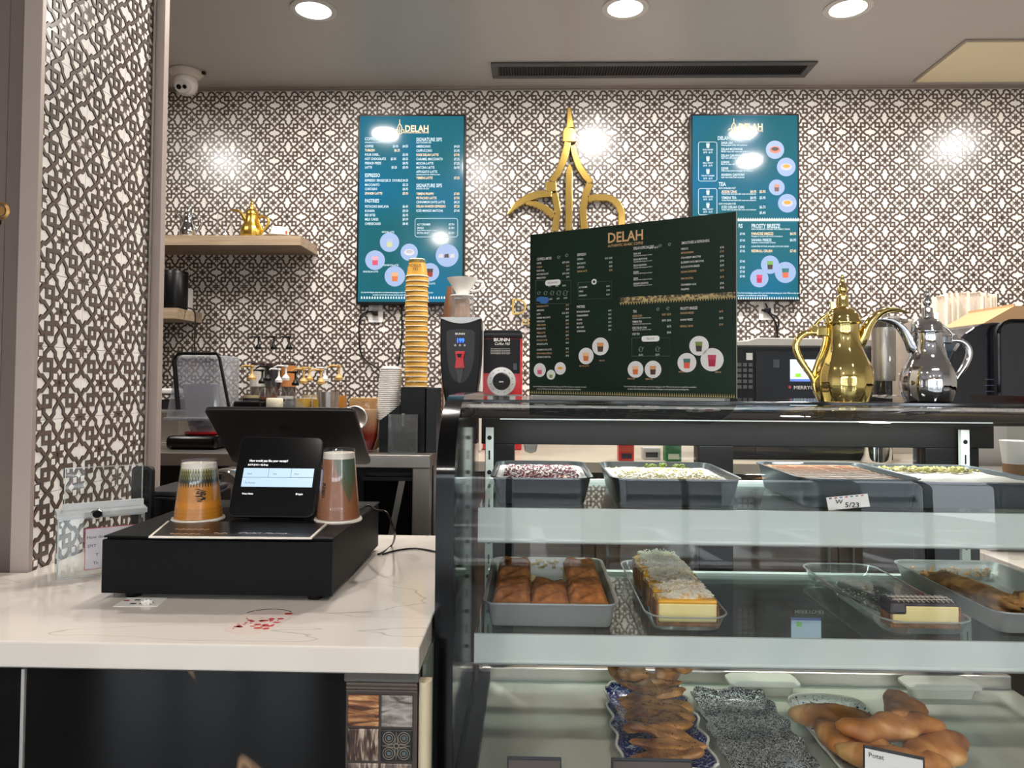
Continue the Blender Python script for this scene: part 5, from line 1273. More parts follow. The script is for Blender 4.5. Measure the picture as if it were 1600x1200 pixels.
for s,x_,y_ in (('MATCHA LATTE',207,737),('ROSE DELAH LATTE',100,962),('ICED MOCHA LATTE',212,925),('DATE LATTE',455,1030)): tt(s,x_,y_,9,tw,'LEFT',.7)
tt('If you have food allergies, please inform your barista before placing your order. While we take great care in preparation, our products',88,1079,8,tw,'LEFT',.62); tt('are made in a shared kitchen and may come into contact with allergens; not allergen-free.',155,1093,8,tw,'LEFT',.62)
def spikes(P,t,x0,x1,y,h,n,up=1):
    m = MB()
    for i in range(n):
        x_ = x0+(x1-x0)*(i+.5)/n; w_ = (x1-x0)/n*.30; m.add([P(x_-w_,y,.0026),P(x_+w_,y,.0026),P(x_+w_*.9,y-h*.5,.0026),P(x_,y-h,.0026),P(x_-w_*.9,y-h*.5,.0026)],[(0,1,2,3,4)])
    m.build('spear_border',tw,t,kind='stuff',fixn=False)
spikes(P,t,84,660,1116,16,38)
def logo(P,t,x_,y_,s,mm):
    m = MB(); Q = lambda a,b: P(x_+a*s,y_+b*s,.0029)
    for pts in ([(0,-52),(0,-28)],[(0,-28),(-10,-12),(-14,0),(-10,14),(-12,30),(0,36),(12,30),(10,14),(14,0),(10,-12),(0,-28)],[(0,-8),(0,34)],[(-12,8),(-24,8),(-34,18)],[(12,6),(24,10),(26,22),(14,28)]):
        m.tube([Q(*q) for q in pts],.0022*s/.9,5)
    m.build('logo_mark',mm,t)
logo(P,t,308,148,.95,tg)
t,P,k,tt = tv(1079,178,1250,470,'right wall-mounted menu screen with a teal background',1060,160,3.638)
tt('DELAH',410,140,34,tg,'CENTER',.85,.03); logo(P,t,314,142,.95,tg); tt('AUTHENTIC ARABIC COFFEE',408,164,8,tg,'CENTER',.9)
tt('DELAH SPECIALTIES',222,204,20); tt('TEA',228,466,21); tt('FROSTY BREEZE',414,703,21)
trows(tt,242,495,[(231,'SANA ANI',''),(267,'DELAH MOFAWAR',''),(303,'DELAH QAHWAH',''),(340,'JUBANI',''),(376,'QISHR',''),(412,'ARABIAN QAHWAH','')],13)
for y,s in ((244,'Steaming black coffee with cardamom'),(280,'Medium roast with cream and cardamom'),(316,'Light roast with ginger and cardamom'),(352,'Blend of roasts with cardamom ginger & cinnamon'),(389,'Coffee husks boiled with ginger and cinnamon'),(426,'Light roast boiled with cardamom')): tt(s,242,y,8.5,tw,'LEFT',.74)
tt('ALSO AVAILABLE HOT',228,488,9); tt('ALSO AVAILABLE ICED',228,577,9)
trows(tt,244,495,[(508,'ADENI CHAI','$4.95    $5.95',1),(543,'YEMENI TEA','$4.95    $5.95'),(596,'ICED DELAH CHAI','$6.75'),(628,'','$5.45')],14)
for y in (521,557,610): tt('Yemeni black tea boiled with cream and cardamom',244,y,8.5,tw,'LEFT',.72)
trows(tt,414,668,[(747,'PARADISE BREEZE','$6.95',1),(783,'SAHARA FREEZE','$6.95'),(845,'REDBULL CRUSH','$7.45',1)],14)
tt('NON CAFFEINATED / INFUSED WITH ENERGY DRINKS',414,721,8,tw,'LEFT',.72); tt('Pineapple or coconut with a touch of strawberry',414,761,8,tw,'LEFT',.72); tt('Raspberry, coconut & splash of lemon',414,797,8,tw,'LEFT',.72); tt('SUGAR FREE OPTIONS AVAILABLE WITH ANY DRINK',414,819,8,tw,'LEFT',.72)
for y in (748,785,821,846,904,939,963,989): tt('$7.45',378,y,12,tw,'RIGHT')
tt('RS',340,703,21)
for a,b in ((226,448),(490,640)): tframe(P,t,113,218,a,b)
def cupicon(x_,y_,s=1):
    m = MB(); m.add([P(x_+u*s,y_+v*s,.0029) for u,v in ((-10,-10),(10,-10),(7,14),(-7,14))],[(0,1,2,3)]); m.tube([P(x_-9*s,y_-14*s,.003),P(x_+9*s,y_-14*s,.003)],.0012,4); m.build('cup_icon',tw,t)
for y in (246,322,394,512,586): cupicon(167,y)
for y,s in ((270,'SINGLE SERVED'),(345,'SMALL TEAPOT'),(418,'THE POT WARMER'),(537,'SINGLE SERVED'),(608,'SMALL TEAPOT')): tt(s,167,y,8,tw,'CENTER'); tt('$5.95   $6.75',167,y+15,9,tw,'CENTER')
for a in ((548,270,52,'cup'),(612,368,53,'gold'),(558,484,45,'tea'),(618,574,53,'gold'),(520,923,52,'mint'),(607,967,60,'sun'),(459,1000,52,'berry')): tpic(P,t,*a,e=.0026+.0004*(a[0]==607))
spikes(P,t,335,686,676,22,26); spikes(P,t,335,686,1120,16,26)
m = MB(); m.add([P(335,676,.0024),P(686,676,.0024),P(686,662,.0024),P(335,662,.0024)],[(0,1,2,3)]); m.build('pattern_band',mat('screen band',(150,150,140),.5,emit=(160,160,150),es=.6),t,fixn=False)
tt('If you have food allergies, please inform your barista before placing your order. While we take care in',335,1083,8,tw,'LEFT',.70); tt('preparation, our products may contain allergens.',335,1097,8,tw,'LEFT',.70)

# ================================================================== GOLD EMBLEM AND WALL LETTERS
YE = YW-.045
emb = thing('wall_emblem','large gold metal coffee pot emblem mounted on the tiled wall','emblem',tuple(W(890,300,YE)))
def strip(pts,wd,name,dep=.04):
    wd = [w*1.14 for w in wd] if isinstance(wd,(list,tuple)) else wd*1.14
    P_ = [W(780+x/4.8,150+y/4.8,YE) for x,y in pts]; P_ = [Vector((p.x,p.z)) for p in P_]; n=len(P_); kk = YE/F/4.8
    wd = wd if isinstance(wd,(list,tuple)) else [wd]*n; L_=[];R_=[]
    for i in range(n):
        d0 = (P_[i]-P_[i-1]).normalized() if i else (P_[1]-P_[0]).normalized(); d1 = (P_[i+1]-P_[i]).normalized() if i<n-1 else d0
        nn = (Vector((-d0.y,d0.x))+Vector((-d1.y,d1.x))).normalized(); w_ = wd[i]*kk/2/max(.5,nn.dot(Vector((-d0.y,d0.x)))); L_.append(P_[i]+nn*w_); R_.append(P_[i]-nn*w_)
    m = MB(); vs = []
    for i in range(n):
        for q,yy in ((L_[i],YE),(R_[i],YE),(R_[i],YE+dep),(L_[i],YE+dep)): vs.append((q.x,yy,q.y))
    m.add(vs,[(4*i+k,4*i+(k+1)%4,4*i+4+(k+1)%4,4*i+4+k) for i in range(n-1) for k in range(4)]+[(3,2,1,0),(4*n-4,4*n-3,4*n-2,4*n-1)])
    return m.build(name,gold_sign,emb,bevel=.003)
def arc(cx_,cy_,rx_,ry_,a0,a1,n=10): return [(cx_+rx_*math.cos(math.radians(a0+(a1-a0)*i/n)),cy_-ry_*math.sin(math.radians(a0+(a1-a0)*i/n))) for i in range(n+1)]
strip([(525,84),(530,190),(533,238)],[26,42,56],'finial'); strip([(532,236),(527,262),(525,342)],[60,88,90],'finial_collar')
strip([(515,342),(496,430),(475,500),(445,570),(392,640)],[44,50,50,48,44],'left_dome'); strip([(388,640),(390,715)],[70,74],'left_knob')
strip([(412,725),(428,800),(438,860),(428,930),(418,1012)],46,'left_body'); strip([(395,735),(300,735),(210,765),(130,815),(62,888)],[40,52,52,40,12],'spout_top')
strip([(200,800),(270,808),(340,840),(412,900)],[26,40,46,46],'spout_bottom'); strip([(530,512),(526,560),(524,760),(520,1012)],[16,46,48,46],'centre_bar')
strip([(552,365),(568,440),(600,530),(640,590),(690,650)],[40,44,46,48,40],'right_dome'); strip([(684,652),(655,720),(640,790),(628,860),(632,930),(640,1010)],[50,50,48,48,48,50],'right_body')
strip([(665,772),(720,760)]+arc(790,900,130,140,90,0,8)+[(920,990)],46,'handle')
wl_ = thing('wall_lettering','gold metal letters on the tiled wall half hidden by the menu board','sign',tuple(W(797,490,YW-.02)))
p = W(797,492,YW-.025); text('DELAH',p,27/F*YW,gold_sign,wl_,sx=1.0,bold=-.012,extr=.008,name='letters')
p = W(815,507,YW-.025); text('COFFEE',p,9/F*YW,gold_sign,wl_,sx=1.0,bold=.02,extr=.008,name='letters')
# ================================================================== WALL SHELVES
def shelf(label,pxr_back,pyr,ytop,pthick,yf,px_f):
    a = W(px_f,ytop,yf); th = pthick/F*yf
    t = thing('floating_shelf',label,'shelf',(a.x-.4,yf,a.z-th))
    MB().box(-2.6,a.x,yf,YW-.0025,a.z-th,a.z).build('board',shelf_wood,t,bevel=.001); return a.z,a.x
zs1,xs1 = shelf('long pale oak floating shelf holding the coffee pots and glasses',495,0,368,15.5,3.61,470)
zs2,xs2 = shelf('short pale oak floating shelf under the long one, holding a black canister',314,0,481,17,3.62,277)
yS = 3.70
def s_at(px,y=yS): return W(px,360,y).x
sc = 64*yS/1150/1083/1.0
dallah('arabic_coffee_pot','satin gold Arabic coffee pot on the long wall shelf',Vector((s_at(393),yS,zs1)),sc,gold_sat,-1).scale = (1.18,1.1,1)
dallah('arabic_coffee_pot','small silver Arabic coffee pot at the left of the long wall shelf',Vector((s_at(294),yS,zs1)),sc*.92,chrome,-1)
k = yS/F
def tumbler(px,y,z,rt,rb,h,label,m_=clear,name='glass_tumbler',cat='glass'):
    x = W(px,300,y).x; t = thing(name,label,cat,(x,y,z))
    MB().lathe([(0,.001),(rb,.001),(rt,h),(rt-.002,h),(rb-.002,.006),(0,.006)],(x,y,z),32).build('glass_wall',m_,t,smooth=True); return t
tumbler(351,yS,zs1,10*k,15*k,37*k,'clear glass tumbler turned upside down on the long wall shelf')
xc = s_at(437); t = thing('espresso_cup','white porcelain cup upside down on a saucer on the wall shelf','cup',(xc,yS,zs1+.010)); por = mat('porcelain',(240,238,232),.2)
MB().lathe([(16*k,0.0012),(14.5*k,.018),(13*k,.042),(11*k,.048),(0,.049)],(xc,yS,zs1+.010),32).build('cup_body',por,t,smooth=True)
MB().box(xc+12*k,xc+14.5*k,yS-.03,yS-.018,zs1+.020,zs1+.036).build('orange_mark',mat('orange mark',(190,90,50),.5),t)
t = thing('saucer','white saucer under the upturned cup on the wall shelf','saucer',(xc,yS,zs1)); MB().lathe([(0,.0005),(14*k,.0005),(25*k,.009),(26*k,.010),(24*k,.0108),(13*k,.004),(0,.004)],(xc,yS,zs1),40).build('dish',por,t,smooth=True)
# canister and small speaker on the short shelf
xa,xb = W(249,450,3.68).x, W(288,450,3.68).x; t = thing('black_canister','tall matt black canister on the short wall shelf','canister',((xa+xb)/2,3.71,zs2)); r = (xb-xa)/2; hh = W(268,424,3.70).z-zs2
MB().lathe([(0,.0005),(r*.97,.0005),(r,.004),(r,hh-.004),(r*.96,hh),(0,hh)],((xa+xb)/2,3.71,zs2),36).build('body',black,t,smooth=True); MB().lathe([(r*1.005,hh*.90),(r*1.01,hh*.905),(r*1.005,hh*.915)],((xa+xb)/2,3.71,zs2),36).build('lid_ring',grey_dk,t,smooth=True)
xa = W(289,450,3.78).x; t = thing('white_box','narrow white box behind the black canister','box',(xa,3.80,zs2)); MB().box(xa-.04,xa+.018,3.78,3.84,zs2+.0005,W(290,450,3.78).z).build('body',white_pl,t,bevel=.004)
cable([Vector(W(284,480,3.80)),Vector(W(300,483,3.60)),Vector(W(305,492,3.60)),Vector(W(305,510,3.80)),Vector(W(304,540,3.85)),Vector(W(304,560,3.85))],.004,'white_cable','pale cable hanging from the short wall shelf',grey_dk)

# ================================================================== BACK COUNTERS
ZBK = W(640,711,2.78).z; XBR = W(672,711,2.78).x
bc = thing('back_counter','stainless steel back counter with dark shelf space beneath','counter',(XBR-.8,3.2,0))
MB().box(-2.9,XBR,2.78,3.885,ZBK-.05,ZBK).build('worktop',steel,bc,bevel=.003)
MB().box(-2.9,XBR,3.862,3.884,ZBK,ZBK+.10).build('upstand',steel,bc,bevel=.002)
pa = W(644,780,2.80).x
MB().box(pa,XBR-.004,2.80,2.87,.02,ZBK-.0505).build('leg_panel',steel,bc,bevel=.002)
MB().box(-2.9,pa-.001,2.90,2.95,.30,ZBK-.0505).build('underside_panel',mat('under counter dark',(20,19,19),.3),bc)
MB().box(XBR-.004,XBR,2.90,3.86,.02,ZBK-.0505).build('side_panel',steel,bc)
# dark glass cooler leaning shelf in the void
t = thing('undercounter_fridge','dark glass fronted machine under the steel counter','fridge',(W(600,780,2.86).x,2.86,.3))
a,b = W(566,745,2.83),W(641,832,2.83)
MB().box(a.x,b.x-.01,2.855,2.895,.3,a.z).build('door',black_gl,t,bevel=.003); MB().prism([(a.x,a.z-.002),(a.x+.20,a.z-.002),(a.x+.20,a.z-.016),(a.x,a.z-.016)],'y',2.845,2.854).build('handle_rail',grey_dk,t)
m = MB(); q0,q1 = W(628,750,2.84),W(604,832,2.84); m.prism([(q0.x-.012,q0.z),(q0.x+.012,q0.z),(q1.x+.012,q1.z-.1),(q1.x-.012,q1.z-.1)],'y',2.846,2.8545); m.build('strut',steel,t)
# second stainless table end to the right
t = thing('steel_side_table','narrow stainless unit right of the back counter leg','table',(W(678,780,3.0).x,3.0,0)); a = W(673,745,3.0)
MB().box(XBR+.006,XBR+.14,3.0,3.5,.02,a.z).build('body',steel,t,bevel=.003)
# right hand counter behind the case
ZB2 = 1.36-.30
bc2 = thing('rear_cabinet_run','brown wooden cabinets with a pale top behind the display case','cabinet',(.9,3.2,0))
cabm = mat('walnut cabinet', rough=.4, fn=woodfn((84,68,56),(112,92,76),(.5,4,9),4))
X0c = XBR+.16
MB().box(X0c,3.6,2.80,3.885,ZB2-.04,ZB2).build('worktop',mat('pale solid top',(196,184,168),.3),bc2,bevel=.002)
MB().box(X0c+.01,3.58,2.86,3.88,.08,ZB2-.0405).build('carcass',cabm,bc2)
x = X0c+.012; i = 0
while x < 3.5:
    w_ = .46; d_ = MB().box(x,min(x+w_-.006,3.57),2.84,2.8595,.10,ZB2-.20).build('door',cabm,bc2,bevel=.002)
    hx = x+w_-.05 if i%2 == 0 else x+.04
    m = MB(); m.tube([(hx,2.84,ZB2-.42),(hx,2.81,ZB2-.42),(hx,2.81,ZB2-.25),(hx,2.84,ZB2-.25)],.005,8); m.build('door_handle',steel,d_,smooth=True)
    e = MB().box(x,min(x+w_-.006,3.57),2.84,2.8595,ZB2-.194,ZB2-.045).build('drawer',cabm,bc2,bevel=.002); m = MB(); hx = x+w_/2; m.tube([(hx-.05,2.84,ZB2-.12),(hx-.05,2.815,ZB2-.12),(hx+.05,2.815,ZB2-.12),(hx+.05,2.84,ZB2-.12)],.005,8); m.build('drawer_handle',steel,e,smooth=True)
    x += w_; i += 1
# side counter seen through the right end
a = W(1545,855,2.1)
t = thing('side_counter','white topped counter beyond the right end of the display case','counter',(1.9,2.2,0))
MB().box(1.22,3.3,1.75,2.45,a.z-.04,a.z).build('worktop',quartz,t,bevel=.002); MB().box(1.24,3.3,1.78,2.43,.0,a.z-.0405).build('base',steel,t)
q = W(1588,740,2.2); t = thing('window_reflection_shelf','stainless shelf unit seen through the right end of the case','shelf',(q.x,2.2,a.z))  # added steel unit standing in for a window reflection at this end
MB().box(1.25,2.6,2.05,2.40,a.z+.0005,q.z).build('body',steel,t,bevel=.004)
q2 = W(1587,740,2.15); t = thing('paper_cup','white and brown paper cup beyond the right end of the case','cup',(q2.x,2.15,q.z)); MB().lathe([(0,.0005),(.028,.0005),(.040,.10),(.037,.10),(0,.095)],(q2.x,2.15,q.z),28).build('cup_body',paper,t,smooth=True); MB().lathe([(.0305,.002),(.034,.035)],(q2.x,2.15,q.z),28).build('sleeve',mat('kraft',(150,116,84),.7),t)

# ---- cup organiser, cups, lids
yO = 2.93; k = yO/F
a,b = W(626,605,yO-.06),W(681,700,yO-.06)
t = thing('cup_organiser','black cup and lid organiser on the steel back counter','organiser',((a.x+b.x)/2,yO,ZBK))
zt_o = a.z
MB().box(a.x,W(664,650,yO-.06).x,yO-.06,yO+.10,ZBK+.0005,zt_o).build('tall_bin',black,t,bevel=.002)
MB().box(W(665,650,yO-.06).x,b.x,yO-.05,yO+.10,ZBK+.0005,zt_o-.002).build('side_bin',grey_dk,t,bevel=.002)
c_ = W(592,658,yO-.06); MB().prism([(c_.x,ZBK+.0005),(a.x-.001,ZBK+.0005),(a.x-.001,W(620,632,yO-.06).z),(c_.x,c_.z)],'y',yO-.055,yO+.09).build('lid_bin',black,t,bevel=.002)
# paper cups nested in a tall stack
cupy = mat('mustard cup',(214,160,64),.4); cupr = mat('cup rim ivory',(238,222,190),.45)
xcup = W(651,500,yO+.02).x; ycup = yO+.02; r_t = 17.2*k; npx = 23; z_top = W(651,405,ycup).z; H_ = z_top-zt_o
step = (H_-.075)/22
cup0 = None
for i in range(22):
    z = zt_o+.001+i*step
    if cup0 is None:
        cup0 = thing('paper_cup','mustard yellow paper cup nested in the tall stack','cup',(xcup,ycup,z),'paper cups nested in the tall stack')
        MB().lathe([(r_t*1.05,0),(r_t*1.01,step*.94)],(xcup,ycup,z),28).build('cup_wall',cupy,cup0,smooth=True)
        MB().lathe([(r_t*1.0,0.0),(r_t*1.08,.0005),(r_t*1.09,.0025),(r_t*1.07,.004),(r_t*.99,.0042)],(xcup,ycup,z),28).build('cup_rim',cupr,cup0,smooth=True)
    else: dup(cup0,(xcup+.0015*math.sin(i*1.9),ycup,z))
z = zt_o+.001+22*step; hT = z_top-z
t = thing('paper_cup','topmost mustard paper cup with dark print on the tall stack','cup',(xcup,ycup,z))
MB().lathe([(r_t*1.0,0),(r_t*1.08,.0005),(r_t*1.09,.0025),(r_t*1.05,.005),(r_t*.98,.0052)],(xcup,ycup,z),28).build('cup_rim',cupr,t,smooth=True)
rt2 = r_t*.74
MB().lathe([(r_t*.98,.0052),(rt2,hT-.006)],(xcup,ycup,z),32).build('cup_wall',cupy,t,smooth=True)
MB().lathe([(rt2*1.0,hT-.006),(rt2*1.01,hT-.003),(rt2*.9,hT),(rt2*.86,hT-.008),(0,hT-.008)],(xcup,ycup,z),32).build('cup_foot',cupr,t,smooth=True)
m = MB(); rr = random.Random(3)
for i in range(26):
    a_ = math.radians(-168+156*i/25); f0=.80; r0_ = r_t*.98+(rt2-r_t*.98)*f0+.0006; r1_ = r_t*.98+(rt2-r_t*.98)*.98+.0006
    m.tube([(xcup+r0_*math.cos(a_),ycup+r0_*math.sin(a_),z+hT*f0),(xcup+r1_*math.cos(a_),ycup+r1_*math.sin(a_),z+hT*.95)],.0013,4)
m.build('print_band',mat('olive print',(96,104,60),.5),t)
p_ = W(637,428,ycup-.048); text('MENGUS',(p_.x,ycup-r_t*.93,z+hT*.50),.012,ink,t,sx=.8); text('TILE',(p_.x+.02,ycup-r_t*.96,z+hT*.32),.010,ink,t,sx=.8)
# lids
xl_ = W(611,620,yO+.01).x; zl0 = W(611,655,yO+.01).z; zl1 = W(611,574,yO+.01).z; n = 26; st_ = (zl1-zl0-.008)/n; lid0=None; lidm = mat('lid white',(236,232,226),.35); rl = 17.5*k
for i in range(n):
    z = zl0+i*st_; ox = -.014+.014*i/n
    if lid0 is None:
        lid0 = thing('cup_cover','white plastic cup lid in the leaning stack','lid',(xl_+ox,yO+.01,z),'white cup lids in the leaning stack')
        MB().lathe([(rl*.86,-.003),(rl,0),(rl*1.03,.0015),(rl,.004),(rl*.93,.0055),(rl*.92,st_-.0005)],(xl_+ox,yO+.01,z),28).build('lid_body',lidm,lid0,smooth=True)
    else: dup(lid0,(xl_+ox,yO+.01,z))
t = thing('cup_cover','topmost white cup lid with a raised centre on the leaning stack','lid',(xl_,yO+.01,zl0+n*st_)); MB().lathe([(rl,0),(rl*1.03,.0015),(rl,.004),(rl*.85,.006),(rl*.80,.012),(rl*.7,.013),(rl*.65,.009),(0,.009)],(xl_,yO+.01,zl0+n*st_),28).build('lid_body',lidm,t,smooth=True)
# ice scoop in clear holder
ys = 2.82; a,b = W(606,712,ys),W(651,648,ys)
t = thing('scoop_holder','clear acrylic holder on the steel counter edge','holder',((a.x+b.x)/2,ys,ZBK)); m = MB()
m.box(a.x,b.x,ys-.002,ys,ZBK+.0005,b.z).box(a.x,b.x,ys+.033,ys+.035,ZBK+.0005,b.z).box(a.x,a.x+.002,ys,ys+.033,ZBK+.0005,b.z).box(b.x-.002,b.x,ys,ys+.033,ZBK+.0005,b.z); m.build('walls',glass('holder acrylic',(232,235,235),1.45,.03,.01,.07),t)
xs = (a.x+b.x)/2; zz = W(627,675,ys).z; t = thing('ice_scoop','metal ice scoop standing handle up in the clear holder','scoop',(xs,ys+.016,ZBK+.002)); m = MB()
prof_ = [(-.030,zz-.03),(-.030,zz+.002),(-.020,zz+.018),(0,zz+.024),(.020,zz+.018),(.030,zz+.002),(.030,zz-.03),(.022,ZBK+.012),(0,ZBK+.004),(-.022,ZBK+.012)]
m.prism(prof_,'y',ys+.010,ys+.022); m.build('bowl',steel,t,bevel=.004); MB().tube([(xs,ys+.016,zz+.022),(xs,ys+.016,zz+.055),(xs,ys+.016,W(627,646,ys).z)],[.007,.005,.007],12).build('handle',chrome,t,smooth=True)
# clear funnel glass right of the organiser
xg = W(684,680,3.05).x; t = thing('glass_vase','clear flared glass with green liquid beside the organiser','glass',(xg,3.05,W(673,745,3.0).z)); hg = W(684,660,3.05).z-ZBK
MB().lathe([(0,.001),(.020,.001),(.016,.02),(.020,hg*.5),(.034,hg*.92),(.042,hg)],(xg,3.05,a.z if False else W(673,745,3.0).z+.001),28).build('glass_wall',clear,t,smooth=True)
# ---- wooden board, drink glass and steel ball
yw = 2.95; a,b = W(541,690,yw),W(589,622,yw)
t = thing('wooden_board','small bamboo serving board leaning behind the drink glass','board',((a.x+b.x)/2,yw,ZBK)); MB().prism(rrect(a.x,b.x,ZBK+.0005,b.z,.012),'y',yw+.04,yw+.052).build('board',mat('bamboo',rough=.5,fn=woodfn((190,140,84),(214,168,110),(1,1,8))),t,bevel=.002)
xd = W(574,640,2.90).x; zb_d = W(574,690,2.90).z; t = thing('drink_glass','stemless glass of red and peach drink behind the terminal','drink',(xd,2.90,ZBK)); hd = W(574,628,2.9).z-ZBK; r_=17*2.9/F
MB().lathe([(0,.001),(r_*.6,.001),(r_,hd*.3),(r_*1.05,hd*.6),(r_*.9,hd),(r_*.87,hd),(r_*1.0,hd*.6),(0,.006)],(xd,2.90,ZBK),32).build('glass_wall',clear,t,smooth=True)
dm = mat('layered drink',rough=.2,fn=lambda nt,b:(lambda tc,sp,mp:(nt.links.new(tc.outputs['Object'],sp.inputs[0]),nt.links.new(sp.outputs[2],mp.inputs[0]),nt.links.new(ramp(nt,mp.outputs[0],[(0,(120,30,30)),(.35,(150,50,40)),(.7,(196,150,110)),(1,(206,170,130))]),b.inputs['Base Color'])))(N(nt,'ShaderNodeTexCoord'),N(nt,'ShaderNodeSeparateXYZ'),N(nt,'ShaderNodeMapRange',i_1=0,i_2=hd)))
MB().lathe([(0,.007),(r_*.57,.007),(r_*.96,hd*.3),(r_*1.0,hd*.6),(r_*.88,hd*.85),(0,hd*.85)],(xd,2.90,ZBK),32).build('drink',dm,t,smooth=True)
xb_ = W(553,655,2.82); t = thing('steel_ladle','round polished steel ladle leaning beside the drink glass','ladle',(xb_.x,2.82,ZBK)); 
MB(Matrix.Translation((xb_.x,2.825,xb_.z)) @ Matrix.Rotation(math.radians(75),4,'X')).lathe([(0,-.012),(.030,-.008),(.048,.006),(.052,.008),(.048,.010),(.030,-.003),(0,-.008)],n=32).build('bowl',steel,t,smooth=True); MB().tube([(xb_.x-.02,2.835,xb_.z-.045),(xb_.x-.04,2.85,ZBK+.006)],.004,8).build('handle',chrome,t,smooth=True)
# ---- blender with sound cover
yb = 3.02; kb = yb/F
xbl = W(318,600,yb).x
t = thing('blender','commercial blender with a clear sound enclosure and black base','blender',(xbl,yb,ZBK))
zba = W(318,700,yb).z
MB().box(xbl-.10,xbl+.11,yb-.12,yb+.12,ZBK+.0005,ZBK+.055).build('base',black_gl,t,bevel=.02,seg=3)
MB().lathe([(.070,ZBK+.0555),(.073,ZBK+.058),(.073,ZBK+.064),(.070,ZBK+.066),(0,ZBK+.066)],(xbl+.005,yb,0),36).build('red_ring',red,t,smooth=True)
MB().lathe([(.05,ZBK+.0665),(.06,ZBK+.09),(.085,ZBK+.26),(.082,ZBK+.26),(.056,ZBK+.092),(0,ZBK+.092)],(xbl+.005,yb,0),36).build('jar',hazy,t,smooth=True)
MB().lathe([(0,ZBK+.10),(.035,ZBK+.10),(.045,ZBK+.12),(.02,ZBK+.14),(0,ZBK+.145)],(xbl+.005,yb,0),24).build('blade_hub',steel,t,smooth=True)
# enclosure: tilted open cover
pts = [W(x,y,yb-.06) for x,y in ((282,558),(345,557),(372,640),(300,640))]
zc0 = ZBK+.13
m = MB(); c4 = [(xbl-.105,yb-.11),(xbl+.11,yb-.11),(xbl+.11,yb+.11),(xbl-.105,yb+.11)]
top = W(310,556,yb).z; c5 = [(pts[0].x,yb-.09),(pts[1].x,yb-.09),(pts[1].x+.02,yb+.10),(pts[0].x,yb+.10)]
vs = [(x,y,zc0) for x,y in c4]+[(x,y,top) for x,y in c5]; m.add(vs,[(4,5,6,7)]+[(i,(i+1)%4,4+(i+1)%4,4+i) for i in range(4)]); m.build('sound_cover',hazy,t,bevel=.015)
m = MB(); m.tube([(pts[0].x-.006,yb-.10,top-.02),(pts[0].x+.01,yb-.10,top+.006),(pts[1].x,yb-.10,top+.006),(pts[1].x+.012,yb-.10,top-.012),(pts[2].x-.01,yb-.115,zc0+.02)],.0065,8); m.tube([(pts[0].x-.006,yb-.10,top-.02),(pts[3].x-.03,yb-.115,zc0+.03)],.009,8); m.build('gasket',black,t,smooth=True)
MB().box(xbl-.11,xbl+.115,yb-.115,yb+.115,ZBK+.115,ZBK+.128).build('cover_tray',hazy,t,bevel=.004)
# wall bracket dispenser and steel bin at far left
a = W(246,618,3.5); t = thing('white_dispenser_arm','white plastic arm beside the blender at far left','dispenser',(a.x,3.5,a.z)); MB().box(a.x-.03,W(284,618,3.5).x,3.48,3.56,W(250,616,3.5).z,W(250,607,3.5).z).build('arm',white_pl,t,bevel=.008)
MB().box(a.x,a.x+.05,3.56,YW-.003,a.z,a.z+.02).build('mount',white_pl,t)
a = W(242,700,3.2); b = W(283,645,3.2); t = thing('steel_bin','square stainless container on the back counter at far left','container',((a.x+b.x)/2,3.25,ZBK)); MB().box(a.x-.12,b.x-.004,3.19,3.36,ZBK+.0005,b.z).build('bin',steel,t,bevel=.004); MB().box(a.x-.12,b.x,3.185,3.365,b.z+.0005,b.z+.008).build('rim',steel,t,bevel=.002)
a = W(255,640,3.3); t = thing('cup_sealer','dark socket box behind the steel container','box',(a.x,3.6,ZBK)); MB().box(a.x-.12,a.x+.06,3.5,3.7,ZBK+.0005,a.z+.04).build('body',grey_dk,t,bevel=.006)
# round steel pot between cups (kettle mouth)
yk = 2.3; a = W(338,765,yk); t = thing('steel_pitcher','round-mouthed steel pitcher lying between the left cup and the tablet','pitcher',(a.x,yk,0.9))
t.location.z = a.z-.07
MB(Matrix.Translation((a.x+.02,yk,a.z)) @ Matrix.Rotation(math.pi/2,4,'X')).lathe([(0,-.10),(.062,-.10),(.066,-.0),(.058,.012),(.053,.010),(.060,-.0),(.052,-.08),(0,-.085)],n=36).build('body',chrome,t,smooth=True)
MB().box(a.x-.12,a.x+.20,yk-.02,yk+.35,.02,a.z-.0665).build('stand',black,t)
